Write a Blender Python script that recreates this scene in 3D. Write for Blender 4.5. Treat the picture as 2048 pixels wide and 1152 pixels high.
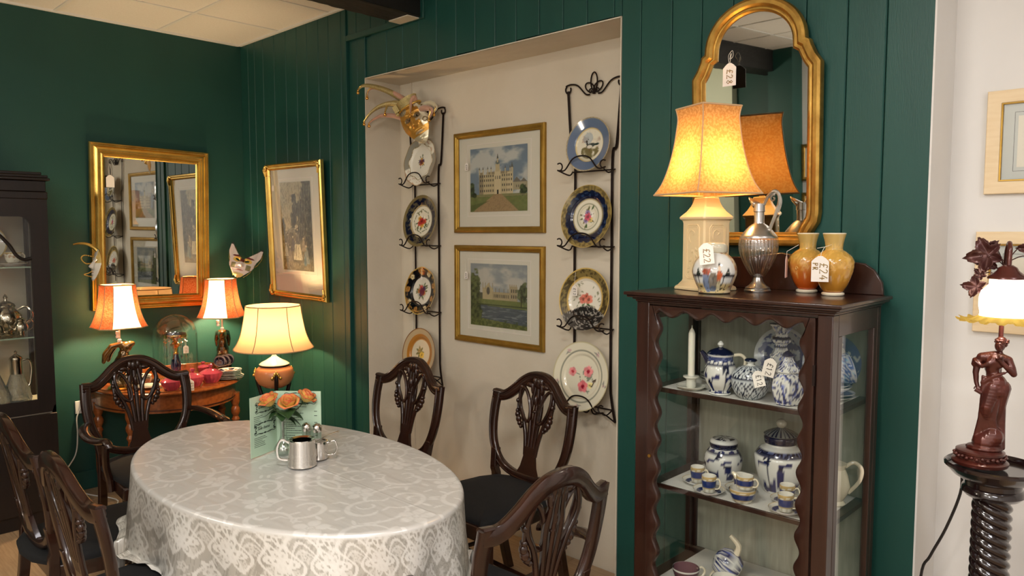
import bpy, math, random
import numpy as np
from mathutils import Matrix, Vector, Euler
random.seed(7); RNG = np.random.RandomState(5)
PI = math.pi
for o in list(bpy.data.objects): bpy.data.objects.remove(o)
S = bpy.context.scene
COL = S.collection
# ---------------------------------------------------------------- camera
cam = bpy.data.cameras.new('camera'); cam.sensor_width = 36; cam.lens = 36*1500/2048; cam.clip_start = .02
co = bpy.data.objects.new('camera', cam); COL.objects.link(co)
co.location = (5.16, -2.6, 1.62)
co.rotation_euler = (math.radians(90-4.233), 0, math.radians(90-46.3))
S.camera = co
# ---------------------------------------------------------------- world, exposure
w = bpy.data.worlds.new('world'); S.world = w; w.use_nodes = True
w.node_tree.nodes['Background'].inputs[0].default_value = (.55, .6, .7, 1)
w.node_tree.nodes['Background'].inputs[1].default_value = .02
S.view_settings.view_transform = 'Standard'; S.view_settings.look = 'None'
S.view_settings.exposure = -0.1; S.view_settings.gamma = 1; S.view_settings.use_curve_mapping = False
S.cycles.sample_clamp_indirect = 4; S.cycles.max_bounces = 10; S.cycles.caustics_refractive = False; S.cycles.caustics_reflective = False
S.cycles.transparent_max_bounces = 16
def area(name, loc, rot, sx, sy, power, color):
    l = bpy.data.lights.new(name, 'AREA'); l.shape = 'RECTANGLE'; l.size = sx; l.size_y = sy
    l.energy = power; l.color = color
    o = bpy.data.objects.new(name, l); COL.objects.link(o); o.location = loc; o.rotation_euler = rot
    return o
# flush ceiling lights of the shop, all out of the frame above and behind the photographer
area('ceiling_light', (4.2, -2.1, 2.9), (0, 0, 0), .5, .5, 34, (1, .95, .89))
area('ceiling_light', (5.9, -3.6, 2.9), (0, 0, 0), 1.1, .5, 46, (.95, .96, 1))
area('ceiling_light', (3.7, -4.1, 2.9), (0, 0, 0), .6, .5, 24, (1, .94, .86))
area('ceiling_light', (6.0, -1.2, 2.9), (0, 0, 0), .6, .5, 20, (.97, .96, 1))
for loc_, e_, c_ in (((4.7, -3.6, 2.3), 46, (1, .95, .9)), ((1.3, -3.3, 2.35), 34, (1, .88, .72))):   # added point lights out of frame, there to brighten the ceiling
    l_ = bpy.data.lights.new('ceiling_fill', 'POINT'); l_.energy = e_; l_.color = c_; l_.shadow_soft_size = .1
    o_ = bpy.data.objects.new('ceiling_fill', l_); COL.objects.link(o_); o_.location = loc_
# ---------------------------------------------------------------- materials
def lin(c):
    c = [x/255 for x in c]
    return [x/12.92 if x <= .04045 else ((x+.055)/1.055)**2.4 for x in c]
MATS = {}
def nt(name):
    m = bpy.data.materials.new(name); m.use_nodes = True
    return m, m.node_tree, m.node_tree.nodes, m.node_tree.links
def mat(name, c, rough=.5, metal=0, c2=None, scale=8, stretch=(1, 1, 1), bump=0, bscale=40, coat=0, trans=0, ior=1.45, spec=.5, emis=None, estr=0, detail=4, attr=False, sheen=0, sub=0, contrast=.25, bdist=.002):
    if name in MATS: return MATS[name]
    m, t, N, L = nt(name); b = N['Principled BSDF']
    b.inputs['Roughness'].default_value = rough; b.inputs['Metallic'].default_value = metal
    b.inputs['Base Color'].default_value = (*lin(c), 1); b.inputs['Coat Weight'].default_value = coat; b.inputs['Coat Roughness'].default_value = .08
    b.inputs['Transmission Weight'].default_value = trans; b.inputs['IOR'].default_value = ior; b.inputs['Specular IOR Level'].default_value = spec
    if sheen: b.inputs['Sheen Weight'].default_value = sheen
    if sub: b.inputs['Subsurface Weight'].default_value = sub; b.inputs['Subsurface Radius'].default_value = (.02, .01, .005)
    if emis: b.inputs['Emission Color'].default_value = (*lin(emis), 1); b.inputs['Emission Strength'].default_value = estr
    if c2 or bump:
        tc = N.new('ShaderNodeTexCoord'); mp = N.new('ShaderNodeMapping'); L.new(tc.outputs['Object'], mp.inputs[0]); mp.inputs['Scale'].default_value = stretch
    if c2:
        nz = N.new('ShaderNodeTexNoise'); nz.inputs['Scale'].default_value = scale; nz.inputs['Detail'].default_value = detail; L.new(mp.outputs[0], nz.inputs[0])
        r = N.new('ShaderNodeValToRGB'); r.color_ramp.elements[0].position = .5-contrast; r.color_ramp.elements[1].position = .5+contrast
        r.color_ramp.elements[0].color = (*lin(c), 1); r.color_ramp.elements[1].color = (*lin(c2), 1)
        L.new(nz.outputs[0], r.inputs[0]); L.new(r.outputs[0], b.inputs['Base Color'])
    if attr:
        a = N.new('ShaderNodeAttribute'); a.attribute_name = 'Col'; L.new(a.outputs['Color'], b.inputs['Base Color'])
    if bump:
        nb = N.new('ShaderNodeTexNoise'); nb.inputs['Scale'].default_value = bscale; nb.inputs['Detail'].default_value = 3; L.new(mp.outputs[0], nb.inputs[0])
        bp = N.new('ShaderNodeBump'); bp.inputs['Strength'].default_value = bump; bp.inputs['Distance'].default_value = bdist; L.new(nb.outputs[0], bp.inputs['Height']); L.new(bp.outputs[0], b.inputs['Normal'])
    MATS[name] = m; return m
def pane_mat(name, tint=(1, 1, 1), refl=.12, rough=.01):
    m, t, N, L = nt(name); N.remove(N['Principled BSDF'])
    tr = N.new('ShaderNodeBsdfTransparent'); tr.inputs[0].default_value = (*tint, 1)
    g = N.new('ShaderNodeBsdfGlossy'); g.inputs['Roughness'].default_value = rough
    f = N.new('ShaderNodeLayerWeight'); f.inputs[0].default_value = .5
    pw = N.new('ShaderNodeMath'); pw.operation = 'POWER'; pw.inputs[1].default_value = 4; L.new(f.outputs['Facing'], pw.inputs[0])
    ma = N.new('ShaderNodeMath'); ma.operation = 'MULTIPLY_ADD'; ma.inputs[1].default_value = .8; ma.inputs[2].default_value = refl; L.new(pw.outputs[0], ma.inputs[0])
    mx = N.new('ShaderNodeMixShader'); L.new(ma.outputs[0], mx.inputs[0]); L.new(tr.outputs[0], mx.inputs[1]); L.new(g.outputs[0], mx.inputs[2])
    L.new(mx.outputs[0], N['Material Output'].inputs[0]); return m
def shade_mat(name, c, transl=.5, c2=None, scale=60, weave=False):
    m, t, N, L = nt(name); N.remove(N['Principled BSDF'])
    d = N.new('ShaderNodeBsdfDiffuse'); tr = N.new('ShaderNodeBsdfTranslucent'); mx = N.new('ShaderNodeMixShader'); mx.inputs[0].default_value = transl
    for s in (d, tr): s.inputs[0].default_value = (*lin(c), 1)
    if c2:
        tc = N.new('ShaderNodeTexCoord'); nz = N.new('ShaderNodeTexNoise'); nz.inputs['Scale'].default_value = scale; nz.inputs['Detail'].default_value = 3; L.new(tc.outputs['Object'], nz.inputs[0])
        r = N.new('ShaderNodeValToRGB'); r.color_ramp.elements[0].position = .42; r.color_ramp.elements[1].position = .56
        r.color_ramp.elements[0].color = (*lin(c), 1); r.color_ramp.elements[1].color = (*lin(c2), 1); L.new(nz.outputs[0], r.inputs[0])
        for s in (d, tr): L.new(r.outputs[0], s.inputs[0])
    L.new(d.outputs[0], mx.inputs[1]); L.new(tr.outputs[0], mx.inputs[2]); L.new(mx.outputs[0], N['Material Output'].inputs[0]); return m
M = {}
M['green'] = mat('green_wall_paint', (27, 66, 59), .5, c2=(31, 73, 65), scale=2.5, bump=.25, bscale=160, spec=.4)
M['board'] = mat('green_board_paint', (27, 70, 63), .42, c2=(31, 77, 69), scale=3, stretch=(3, 3, .4), bump=.2, bscale=90, spec=.4)
M['white'] = mat('white_plaster', (212, 201, 180), .75, c2=(222, 212, 193), scale=3, bump=.35, bscale=14, bdist=.006)
M['white2'] = mat('white_cool_plaster', (220, 218, 214), .7, c2=(228, 226, 222), scale=3, bump=.2, bscale=10, bdist=.005)
M['tile'] = mat('ceiling_tile_mineral', (228, 222, 212), .85, c2=(236, 231, 222), scale=120, bump=.3, bscale=220)
M['grid'] = mat('ceiling_grid_metal', (226, 224, 218), .45)
M['beam'] = mat('black_painted_beam', (10, 10, 10), .6, c2=(26, 25, 23), scale=14, stretch=(1, .3, 1), bump=.7, bscale=30, bdist=.006)
M['floor'] = mat('oak_plank', (150, 124, 96), .45, c2=(178, 152, 120), scale=7, stretch=(1, 14, 1), bump=.1, bscale=50)
M['mahog'] = mat('dark_mahogany', (46, 20, 14), .32, c2=(74, 34, 22), scale=9, stretch=(6, 6, .6), coat=.35, bump=.05, bscale=60)
M['chairwood'] = mat('polished_chair_mahogany', (27, 14, 10), .24, c2=(56, 29, 19), scale=7, stretch=(4, 4, .8), coat=.5, bump=.04, bscale=50)
M['cabwood'] = mat('cabinet_mahogany', (40, 20, 14), .3, c2=(57, 31, 22), scale=6, stretch=(8, 8, .5), coat=.4)
M['darkcab'] = mat('old_dark_oak', (17, 10, 8), .45, c2=(29, 18, 14), scale=7, stretch=(7, 7, .5), bump=.08, bscale=50)
M['walnut'] = mat('honey_walnut', (120, 62, 28), .25, c2=(158, 90, 44), scale=8, stretch=(1, 6, 6), coat=.6)
M['gilt'] = mat('antique_gilt', (200, 160, 82), .36, metal=.9, c2=(150, 112, 52), scale=25, bump=.25, bscale=120)
M['giltb'] = mat('bright_gilt', (238, 202, 112), .26, metal=.95, c2=(206, 164, 80), scale=12, bump=.15, bscale=160)
M['giltw'] = mat('matt_gold_frame', (176, 140, 62), .42, metal=.75, c2=(150, 114, 44), scale=18, stretch=(1, 1, 1), bump=.12, bscale=120)
M['brass'] = mat('polished_brass', (224, 172, 84), .16, metal=1)
M['chrome'] = mat('polished_steel', (220, 216, 210), .08, metal=1)
M['silver'] = mat('silver_plate', (196, 186, 170), .18, metal=1)
M['pewter'] = mat('dull_pewter', (178, 174, 168), .3, metal=1, c2=(198, 195, 190), scale=20, bump=.1, bscale=80)
M['iron'] = mat('wrought_iron', (36, 24, 20), .5, metal=.5, bump=.3, bscale=120)
M['mirror'] = mat('mirror_glass', (214, 216, 212), .015, metal=1)
M['pane'] = pane_mat('clear_pane', (.97, .98, .97), .035)
M['picglass'] = pane_mat('picture_glass', (.99, .99, .98), .035)
M['dome'] = pane_mat('dome_glass', (.97, .985, .98), .06)
M['crystal'] = mat('crystal', (238, 240, 236), .03, trans=1, ior=1.5)
M['vaseglass'] = pane_mat('vase_glass', (.93, .95, .94), .12, .02)
M['col'] = mat('glazed_paint', (255, 255, 255), .12, attr=True, coat=.5)
M['paper'] = mat('printed_paper', (255, 255, 255), .8, attr=True)
M['matt'] = mat('matt_paint', (255, 255, 255), .45, attr=True)
M['mount'] = mat('cream_mount_card', (228, 222, 206), .85)
M['card'] = mat('tag_card', (240, 232, 222), .8)
M['pinkcard'] = mat('pink_tag_card', (240, 206, 196), .8)
M['ink'] = mat('dark_ink', (40, 36, 34), .8)
M['goldink'] = mat('gold_ink', (150, 120, 60), .6)
M['string'] = mat('white_string', (236, 230, 216), .8)
M['seat'] = mat('black_seat_cloth', (13, 14, 16), .9, bump=.3, bscale=300, c2=(20, 21, 24), scale=90)
M['porcelain'] = mat('cream_porcelain', (236, 226, 200), .16, coat=.5)
M['cream'] = mat('cream_ceramic', (232, 208, 162), .3, coat=.2, sub=.1)
M['wax'] = mat('candle_wax', (236, 232, 216), .45, sub=.3)
M['bronze'] = mat('red_bronze_resin', (98, 44, 34), .3, c2=(56, 24, 20), scale=18, coat=.4, metal=.3)
M['bulb_urn'] = mat('glowing_bulb_soft', (255, 220, 170), .5, emis=(255, 214, 158), estr=520)
M['bulb'] = mat('glowing_bulb_warm', (255, 220, 160), .5, emis=(255, 222, 172), estr=1000)
M['plastic'] = mat('white_plastic', (226, 226, 220), .4)
M['blackflex'] = mat('black_cable', (24, 20, 18), .5)
M['shadew'] = shade_mat('cream_silk', (246, 226, 176), .42)
M['shadecool'] = shade_mat('peach_cream_silk', (222, 184, 140), .36)
M['shadeo'] = shade_mat('orange_woven_silk', (190, 88, 48), .07, c2=(212, 118, 74), scale=140)
M['shadey'] = shade_mat('mottled_parchment', (232, 184, 118), .38, c2=(214, 158, 92), scale=120)
M['trimc'] = mat('shade_trim_cord', (206, 170, 128), .6)
M['lawn'] = mat('white_cloth', (236, 234, 228), .7)
# ---------------------------------------------------------------- geometry helpers
class G:
    def __init__(s): s.V = []; s.F = []; s.C = []; s.n = 0; s.M = None; s.hc = False
    def add(s, vs, fs, cols=None):
        vs = np.asarray(vs, float)
        if s.M is not None:
            A = np.array(s.M); vs = vs @ A[:3, :3].T + A[:3, 3]
        s.V.append(vs); s.F += [tuple(i+s.n for i in f) for f in fs]
        if cols is not None: s.hc = True
        s.C.append(np.asarray(cols, float) if cols is not None else np.ones((len(vs), 3))*200)
        s.n += len(vs); return s
    def at(s, loc=(0, 0, 0), rot=(0, 0, 0), sc=(1, 1, 1)):
        s.M = Matrix.LocRotScale(Vector(loc), Euler(rot), Vector(sc) if not isinstance(sc, (int, float)) else Vector((sc,)*3)); return s
    def box(s, x0, x1, y0, y1, z0, z1):
        v = [(x, y, z) for z in (z0, z1) for y in (y0, y1) for x in (x0, x1)]
        return s.add(v, [(0, 2, 3, 1), (4, 5, 7, 6), (0, 1, 5, 4), (2, 6, 7, 3), (0, 4, 6, 2), (1, 3, 7, 5)])
    def loft(s, rings, closed=True, cap=(True, True), cols=None, tor=False):
        n = len(rings[0]); k = len(rings); v = np.concatenate([np.asarray(r, float) for r in rings]); f = []
        for i in range(k if tor else k-1):
            i2 = (i+1) % k
            for j in range(n if closed else n-1):
                a, b = i*n+j, i*n+(j+1) % n; c, d = i2*n+(j+1) % n, i2*n+j
                f.append((a, b, c, d))
        if closed and not tor:
            if cap[0]: f.append(tuple(range(n-1, -1, -1)))
            if cap[1]: f.append(tuple((k-1)*n+j for j in range(n)))
        return s.add(v, f, cols)
    def lathe(s, prof, n=32, paint=None, sx=1, sy=1, shape=None, cap=(False, False), wob=None):
        th = np.arange(n)*2*PI/n; rings = []; cols = []
        for i, (r, z) in enumerate(prof):
            rr = max(r, 1e-4)*np.ones(n)
            if shape is not None: rr = rr*shape(th, i/(len(prof)-1))
            zz = z*np.ones(n)
            if wob is not None: zz = zz+wob(th, i/(len(prof)-1))
            rings.append(np.stack([rr*np.cos(th)*sx, rr*np.sin(th)*sy, zz], 1))
            if paint is not None: cols.append(paint(th, np.full(n, i/(len(prof)-1)), rr, zz))
        return s.loft(rings, True, cap, np.concatenate(cols) if paint is not None else None)
    def tube(s, pts, r=.005, n=8, closed=False, flat=1.0, up=None, cap=True):
        P = [Vector(p) for p in pts]; k = len(P); rs = r if hasattr(r, '__len__') else [r]*k; rings = []; prev = None
        for i in range(k):
            a = P[i-1] if (i > 0 or closed) else P[i]; b = P[(i+1) % k] if (i < k-1 or closed) else P[i]
            t = (b-a); t = t.normalized() if t.length > 1e-9 else Vector((0, 0, 1))
            if prev is None:
                u = Vector(up) if up else (Vector((0, 0, 1)) if abs(t.z) < .9 else Vector((1, 0, 0)))
            else: u = Vector(up) if up else prev
            u = (u-t*u.dot(t)); u = u.normalized() if u.length > 1e-6 else t.orthogonal().normalized()
            prev = u; w_ = t.cross(u)
            rings.append([P[i]+u*(rs[i]*math.cos(2*PI*j/n)*flat)+w_*(rs[i]*math.sin(2*PI*j/n)) for j in range(n)])
        return s.loft([np.array([tuple(p) for p in q]) for q in rings], True, (cap, cap), tor=closed)
    def prism(s, poly, z0, z1):   # polygon in xy, extruded in z
        n = len(poly); v = [(x, y, z0) for x, y in poly]+[(x, y, z1) for x, y in poly]
        return s.add(v, [tuple(range(n-1, -1, -1)), tuple(range(n, 2*n))]+[(i, (i+1) % n, n+(i+1) % n, n+i) for i in range(n)])
    def prismxz(s, poly, y0, y1):
        n = len(poly); v = [(x, y0, z) for x, z in poly]+[(x, y1, z) for x, z in poly]
        return s.add(v, [tuple(range(n)), tuple(range(2*n-1, n-1, -1))]+[(i, n+i, n+(i+1) % n, (i+1) % n) for i in range(n)])
    def ball(s, c, r, n=12, m=8):
        r = r if hasattr(r, '__len__') else (r, r, r)
        rings = []
        for i in range(m+1):
            a = -PI/2+PI*i/m; q = max(math.cos(a), 1e-3)
            rings.append([(c[0]+r[0]*q*math.cos(2*PI*j/n), c[1]+r[1]*q*math.sin(2*PI*j/n), c[2]+r[2]*math.sin(a)) for j in range(n)])
        return s.loft(rings)
    def grid(s, nu, nv, fn, cols=None):   # fn(U,V) -> xyz arrays, U,V in 0..1
        U, V = np.meshgrid(np.linspace(0, 1, nu), np.linspace(0, 1, nv)); U = U.ravel(); V = V.ravel()
        X, Y, Z = fn(U, V); v = np.stack([X+0*U, Y+0*U, Z+0*U], 1)
        f = [(j*nu+i, j*nu+i+1, (j+1)*nu+i+1, (j+1)*nu+i) for j in range(nv-1) for i in range(nu-1)]
        return s.add(v, f, cols(U, V) if cols else None)
    def frame(s, outline, section):   # closed outline [(x,z)] counter-clockwise seen from -y; section [(inward, y)]
        n = len(outline); P = [Vector(p) for p in outline]; rings = []
        mit = []
        for i in range(n):
            a = (P[i]-P[i-1]).normalized(); b = (P[(i+1) % n]-P[i]).normalized()
            na = Vector((-a.y, a.x)); nb = Vector((-b.y, b.x)); m_ = (na+nb)
            m_ = m_.normalized() if m_.length > 1e-6 else na
            mit.append(m_/max(.35, m_.dot(na)))
        for off, y in section:
            rings.append([(P[i].x+mit[i].x*off, y, P[i].y+mit[i].y*off) for i in range(n)])
        return s.loft(rings, True, (False, False), tor=True)
def srgb2lin(c):
    c = np.clip(c/255., 0, 1); return np.where(c <= .04045, c/12.92, ((c+.055)/1.055)**2.4)
def build(g, name, m, parent=None, bevel=0, ang=40, mods=()):
    me = bpy.data.meshes.new(name); V = np.concatenate(g.V)
    me.from_pydata(V.tolist(), [], g.F)
    if g.hc:
        C = srgb2lin(np.concatenate(g.C)); a = me.color_attributes.new('Col', 'FLOAT_COLOR', 'POINT')
        a.data.foreach_set('color', np.concatenate([C, np.ones((len(C), 1))], 1).astype(np.float32).ravel())
    me.update(); me.shade_smooth(); me.set_sharp_from_angle(angle=math.radians(ang))
    me.materials.append(m)
    o = bpy.data.objects.new(name, me); COL.objects.link(o)
    if parent is not None: o.parent = parent
    if bevel:
        b = o.modifiers.new('bevel', 'BEVEL'); b.width = bevel; b.segments = 2; b.limit_method = 'ANGLE'; b.angle_limit = math.radians(40)
    return o
def thing(name, label, cat, loc=(0, 0, 0), rz=0, group=None, rot=None):
    o = bpy.data.objects.new(name, None); COL.objects.link(o); o.empty_display_size = .05
    o.location = loc; o.rotation_euler = rot or (0, 0, rz); o['label'] = label; o['category'] = cat
    if group: o['group'] = group
    return o
def tag(o, label, cat, group=None, loc=None, rot=None):
    o['label'] = label; o['category'] = cat
    if group: o['group'] = group
    if loc is not None: o.location = loc
    if rot is not None: o.rotation_euler = rot
    return o
def struct(o): o['kind'] = 'structure'; return o
def dup(root, loc, rot=None, label=None, group=None, sc=None):
    r = root.copy(); COL.objects.link(r); r.location = loc
    if rot is not None: r.rotation_euler = rot
    if sc: r.scale = (sc,)*3
    if label: r['label'] = label
    if group: r['group'] = group
    for ch in list(root.children):
        c = ch.copy(); COL.objects.link(c); c.parent = r
        for g_ in list(ch.children):
            d = g_.copy(); COL.objects.link(d); d.parent = c
    return r
def spline(pts, k=8, closed=False):   # Catmull-Rom
    P = [np.array(p, float) for p in pts]; n = len(P); out = []
    for i in range(n if closed else n-1):
        p0 = P[i-1] if (i > 0 or closed) else P[0]; p1 = P[i]; p2 = P[(i+1) % n]; p3 = P[(i+2) % n] if (i+2 < n or closed) else P[-1]
        for j in range(k):
            t = j/k; out.append(tuple(.5*((2*p1)+(-p0+p2)*t+(2*p0-5*p1+4*p2-p3)*t*t+(-p0+3*p1-3*p2+p3)*t**3)))
    if not closed: out.append(tuple(P[-1]))
    return out
def blob(items, name, m, parent, voxel=.006, smooth=4):
    g = G()
    for it in items:
        if len(it) == 6: g.ball(it[:3], it[3:], 14, 10)
        elif len(it) == 2:     # capsule chain: [points],[radii]
            P, R = it
            for i in range(len(P)-1):
                a, b = np.array(P[i], float), np.array(P[i+1], float); d = np.linalg.norm(b-a); k = max(2, int(d/(min(R[i], R[i+1])*.5)))
                for j in range(k+1):
                    t = j/k; g.ball(tuple(a*(1-t)+b*t), R[i]*(1-t)+R[i+1]*t, 10, 8)
    o = build(g, name, m, parent)
    r = o.modifiers.new('remesh', 'REMESH'); r.mode = 'VOXEL'; r.voxel_size = voxel; r.use_smooth_shade = True
    sm = o.modifiers.new('smooth', 'SMOOTH'); sm.iterations = smooth; sm.factor = .5
    return o
# ---------------------------------------------------------------- painting on vertices
def hashn(i, j, seed):
    x = np.sin(i*127.1+j*311.7+seed*74.7)*43758.5453; return x-np.floor(x)
def vn(u, v, sc=8, seed=0, octv=3):
    out = 0*u; amp = .5; tot = 0
    for o_ in range(octv):
        x, y = u*sc*2**o_, v*sc*2**o_; i, j = np.floor(x), np.floor(y); a, b = x-i, y-j; a = a*a*(3-2*a); b = b*b*(3-2*b)
        s_ = seed+o_*9
        out = out+amp*((hashn(i, j, s_)*(1-a)+hashn(i+1, j, s_)*a)*(1-b)+(hashn(i, j+1, s_)*(1-a)+hashn(i+1, j+1, s_)*a)*b); tot += amp; amp *= .5
    return out/tot
def sst(a, b, x): t = np.clip((x-a)/(b-a), 0, 1); return t*t*(3-2*t)
class Paint:
    def __init__(s, u, v, base=(255, 255, 255)): s.u, s.v = u, v; s.c = np.ones((len(u), 3))*np.array(base, float)
    def fill(s, m, col, a=1.):
        m = (np.asarray(m, float)*a)[:, None]; s.c = s.c*(1-m)+np.array(col, float)*m; return s
    def rect(s, x0, y0, x1, y1, col, a=1.): return s.fill((s.u >= x0) & (s.u <= x1) & (s.v >= y0) & (s.v <= y1), col, a)
    def ell(s, x, y, rx, ry, col, a=1., rot=0, soft=.15):
        c, q = math.cos(rot), math.sin(rot); dx, dy = s.u-x, s.v-y; d = np.hypot((dx*c+dy*q)/rx, (-dx*q+dy*c)/ry); return s.fill(1-sst(1-soft, 1+soft, d), col, a)
    def poly(s, P, col, a=1.):
        ins = np.zeros(len(s.u), bool); n = len(P)
        for i in range(n):
            (x1, y1), (x2, y2) = P[i], P[(i+1) % n]
            if y1 == y2: continue
            ins ^= ((y1 > s.v) != (y2 > s.v)) & (s.u < (x2-x1)*(s.v-y1)/(y2-y1)+x1)
        return s.fill(ins, col, a)
    def line(s, P, w_, col, a=1.):
        m = np.zeros(len(s.u))
        for (x1, y1), (x2, y2) in zip(P[:-1], P[1:]):
            dx, dy = x2-x1, y2-y1; t = np.clip(((s.u-x1)*dx+(s.v-y1)*dy)/(dx*dx+dy*dy+1e-12), 0, 1)
            m = np.maximum(m, 1-sst(w_*.6, w_*1.3, np.hypot(s.u-x1-t*dx, s.v-y1-t*dy)))
        return s.fill(m, col, a)
    def flower(s, x, y, r, col, col2=None, n=5):
        for k in range(n):
            a = 2*PI*k/n+x*7; s.ell(x+.55*r*math.cos(a), y+.55*r*math.sin(a), .55*r, .5*r, col if k % 2 else [min(255, q*1.12) for q in col])
        return s.ell(x, y, r*.35, r*.35, col2 or [q*.7 for q in col])
    def leaf(s, x, y, L, a, col): return s.ell(x+L*.5*math.cos(a), y+L*.5*math.sin(a), L*.5, L*.2, col, 1, a)
# hand-written stroke letters (x right, y up, unit height)
ST = {'£': [[(.7, .85), (.55, 1), (.35, .95), (.28, .7), (.3, .3), (.1, .02), (.35, .06), (.7, 0)], [(.1, .5), (.58, .5)]],
      '1': [[(.15, .8), (.35, 1), (.35, 0)]], '2': [[(.1, .8), (.3, 1), (.55, .9), (.55, .65), (.1, 0), (.65, .03)]],
      '4': [[(.45, 1), (.08, .35), (.68, .35)], [(.5, .65), (.48, 0)]], '8': [[(.55, .8), (.35, 1), (.15, .8), (.35, .55), (.6, .25), (.35, 0), (.1, .22), (.35, .55), (.55, .8)]],
      'P': [[(.15, 0), (.15, 1), (.5, .95), (.55, .7), (.45, .5), (.15, .48)]], 'R': [[(.15, 0), (.15, 1), (.5, .95), (.55, .7), (.4, .5), (.15, .48)], [(.3, .48), (.6, 0)]]}
def price_tag(text, loc, label, rot=(0, 0, 0), s=1., m='card', string=None, ink='ink', lines=None):
    """card in the local xz plane, hanging below its hole, front towards -y; writing runs downwards"""
    w_, h = .040*s, .058*s
    g = G(); g.prismxz([(-w_/2, -h), (w_/2, -h), (w_/2, -.008*s), (w_*.3, 0), (w_*.12, .005*s), (-w_*.12, .005*s), (-w_*.3, 0), (-w_/2, -.008*s)], 0, .0012)
    o = build(g, 'price_tag', M[m]); tag(o, label, 'price tag', loc=loc, rot=rot)
    g = G()
    for li, word in enumerate(lines or [text]):
        if not word: continue
        hgt = .018*s if not lines or li == 0 else .012*s; x0 = (-.008 if not lines else (-.001 if li == 0 else -.017))*s; z = -.011*s
        for ch in word:
            for st in ST.get(ch, []):
                g.tube([(x0+y*hgt, -.0004, z-x*hgt) for x, y in st], .00115*s, 5)
            z -= hgt*.82
    if g.n: build(g, 'lettering', M[ink], o)
    g = G(); g.tube([(x, y, z) for x, y, z in (string or [(0, 0, -.002), (-.003, 0, .02), (0, .004, .05), (.003, 0, .02), (0, 0, -.002)])], .0008, 5)
    build(g, 'string', M['string'], o)
    return o

# ================================================================ the room
# floor of planks
g = G(); g.box(-.2, 7.4, -4.75, .3, -.08, -.012)
floor = struct(build(g, 'floor', M['floor']))
pb = None; k = 0
for i in range(23):
    x = -.1
    off = (i*37 % 10)/10*1.2
    y0 = -4.55+i*.21
    segs = [x] + [q for q in np.arange(off, 7.2, 1.2) if q > x+.1] + [7.2]
    g0 = None
    for a, b in zip(segs[:-1], segs[1:]):
        g = G(); g.box(a+.001, b-.001, y0+.001, min(.24, y0+.209), -.012, 0)
        build(g, 'plank', M['floor'], floor)
# ceiling with lay-in tiles
g = G(); g.box(-.2, 7.4, -4.75, .4, 2.965, 3.02); ceil = struct(build(g, 'ceiling', M['white']))
xs = [.005]+[.565+.6*i for i in range(12)]; ys = [-.005]+[-.57-.6*i for i in range(7)]+[-4.55]
g = G(); g.box(-.297, .297, -.297, .297, -.006, .012); t0 = None
for i in range(len(xs)-1):
    for j in range(len(ys)-1):
        cx, cy = (xs[i]+xs[i+1])/2, (ys[j]+ys[j+1])/2
        if t0 is None: t0 = o = build(g, 'ceiling_tile', M['tile'], ceil)
        else: o = t0.copy(); COL.objects.link(o)
        o.location = (cx, cy, 2.95); o.scale = ((xs[i+1]-xs[i]-.012)/.594, (ys[j]-ys[j+1]-.012)/.594, 1)
g = G()
for x in xs: g.box(x-.009, x+.009, -4.55, 0, 2.939, 2.948)
for y in ys: g.box(0, 7.2, y-.009, y+.009, 2.9385, 2.9475)
build(g, 'ceiling_grid', M['grid'], ceil)
g = G(); g.box(.0, .022, -4.55, 0, 2.932, 2.945); g.box(0, 1.83, -.022, 0, 2.932, 2.945); struct(build(g, 'trim_1', M['grid'], None, .002))
# beam
g = G(); g.box(1.84, 2.02, -4.55, -.0, 2.752, 2.96)
def rough_beam(U, V): return 1.836+.188*U, -4.55*V, 2.75+.006*vn(U*2, V*60, 3, 4)
g.grid(12, 200, rough_beam)
struct(build(g, 'ceiling_beam', M['beam'], None, .006))
g = G(); g.box(1.85, 2.01, -.09, -.002, 2.744, 2.7495); struct(build(g, 'trim_2', M['white']))
# left wall
g = G(); g.box(-.15, 0, -4.70, .3, -.05, 3.0); struct(build(g, 'wall_left', M['green']))
# back wall core round the niche
g = G()
g.box(-.15, 1.5, .013, .32, -.05, 3.0); g.box(3.3, 4.47, .013, .32, -.05, 3.0); g.box(1.5, 3.3, .013, .32, 2.505, 3.0)
wb = struct(build(g, 'wall_back', M['board']))
jo = [0.0, .109, .203, .322, .471, .621, .759, .88, 1.013, 1.126, 1.261, 1.31]
def board(x0, x1, z0, z1, yf=0.0):
    g = G(); c = .0035
    g.add([(x0+.0012, .013, z0), (x1-.0012, .013, z0), (x1-.0012, yf+c, z0), (x1-.0012-c, yf, z0), (x0+.0012+c, yf, z0), (x0+.0012, yf+c, z0),
           (x0+.0012, .013, z1), (x1-.0012, .013, z1), (x1-.0012, yf+c, z1), (x1-.0012-c, yf, z1), (x0+.0012+c, yf, z1), (x0+.0012, yf+c, z1)],
          [(0, 1, 2, 3, 4, 5), (11, 10, 9, 8, 7, 6)]+[(i, 6+i, 6+(i+1) % 6, (i+1) % 6) for i in range(6)])
    return build(g, 'board', M['board'], wb, 0, 20)
for a, b in zip(jo[:-1], jo[1:]): board(a, b, 0, 2.94)
nb = [1.42]
board(1.335, 1.42, 0, 2.742, .006); board(1.42, 1.4995, 0, 2.742, .003)
tops = [1.42, 1.56, 1.705, 1.85, 1.99, 2.135, 2.285, 2.424, 2.563, 2.701, 2.845, 2.986, 3.12, 3.262]
board(1.335, 1.42, 2.775, 2.94)
for a, b in zip(tops[:-1], tops[1:]):
    zz = 2.512+.004*math.sin(a*31)
    if b < 2.03:
        board(a, b, zz if a > 1.45 else 2.742, 2.742, .003); board(a, b, 2.775, 2.94)
    else: board(a, b, zz, 2.94)
board(3.262, 3.3005, 2.512, 2.94); board(3.3005, 3.396, 0, 2.94)
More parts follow.
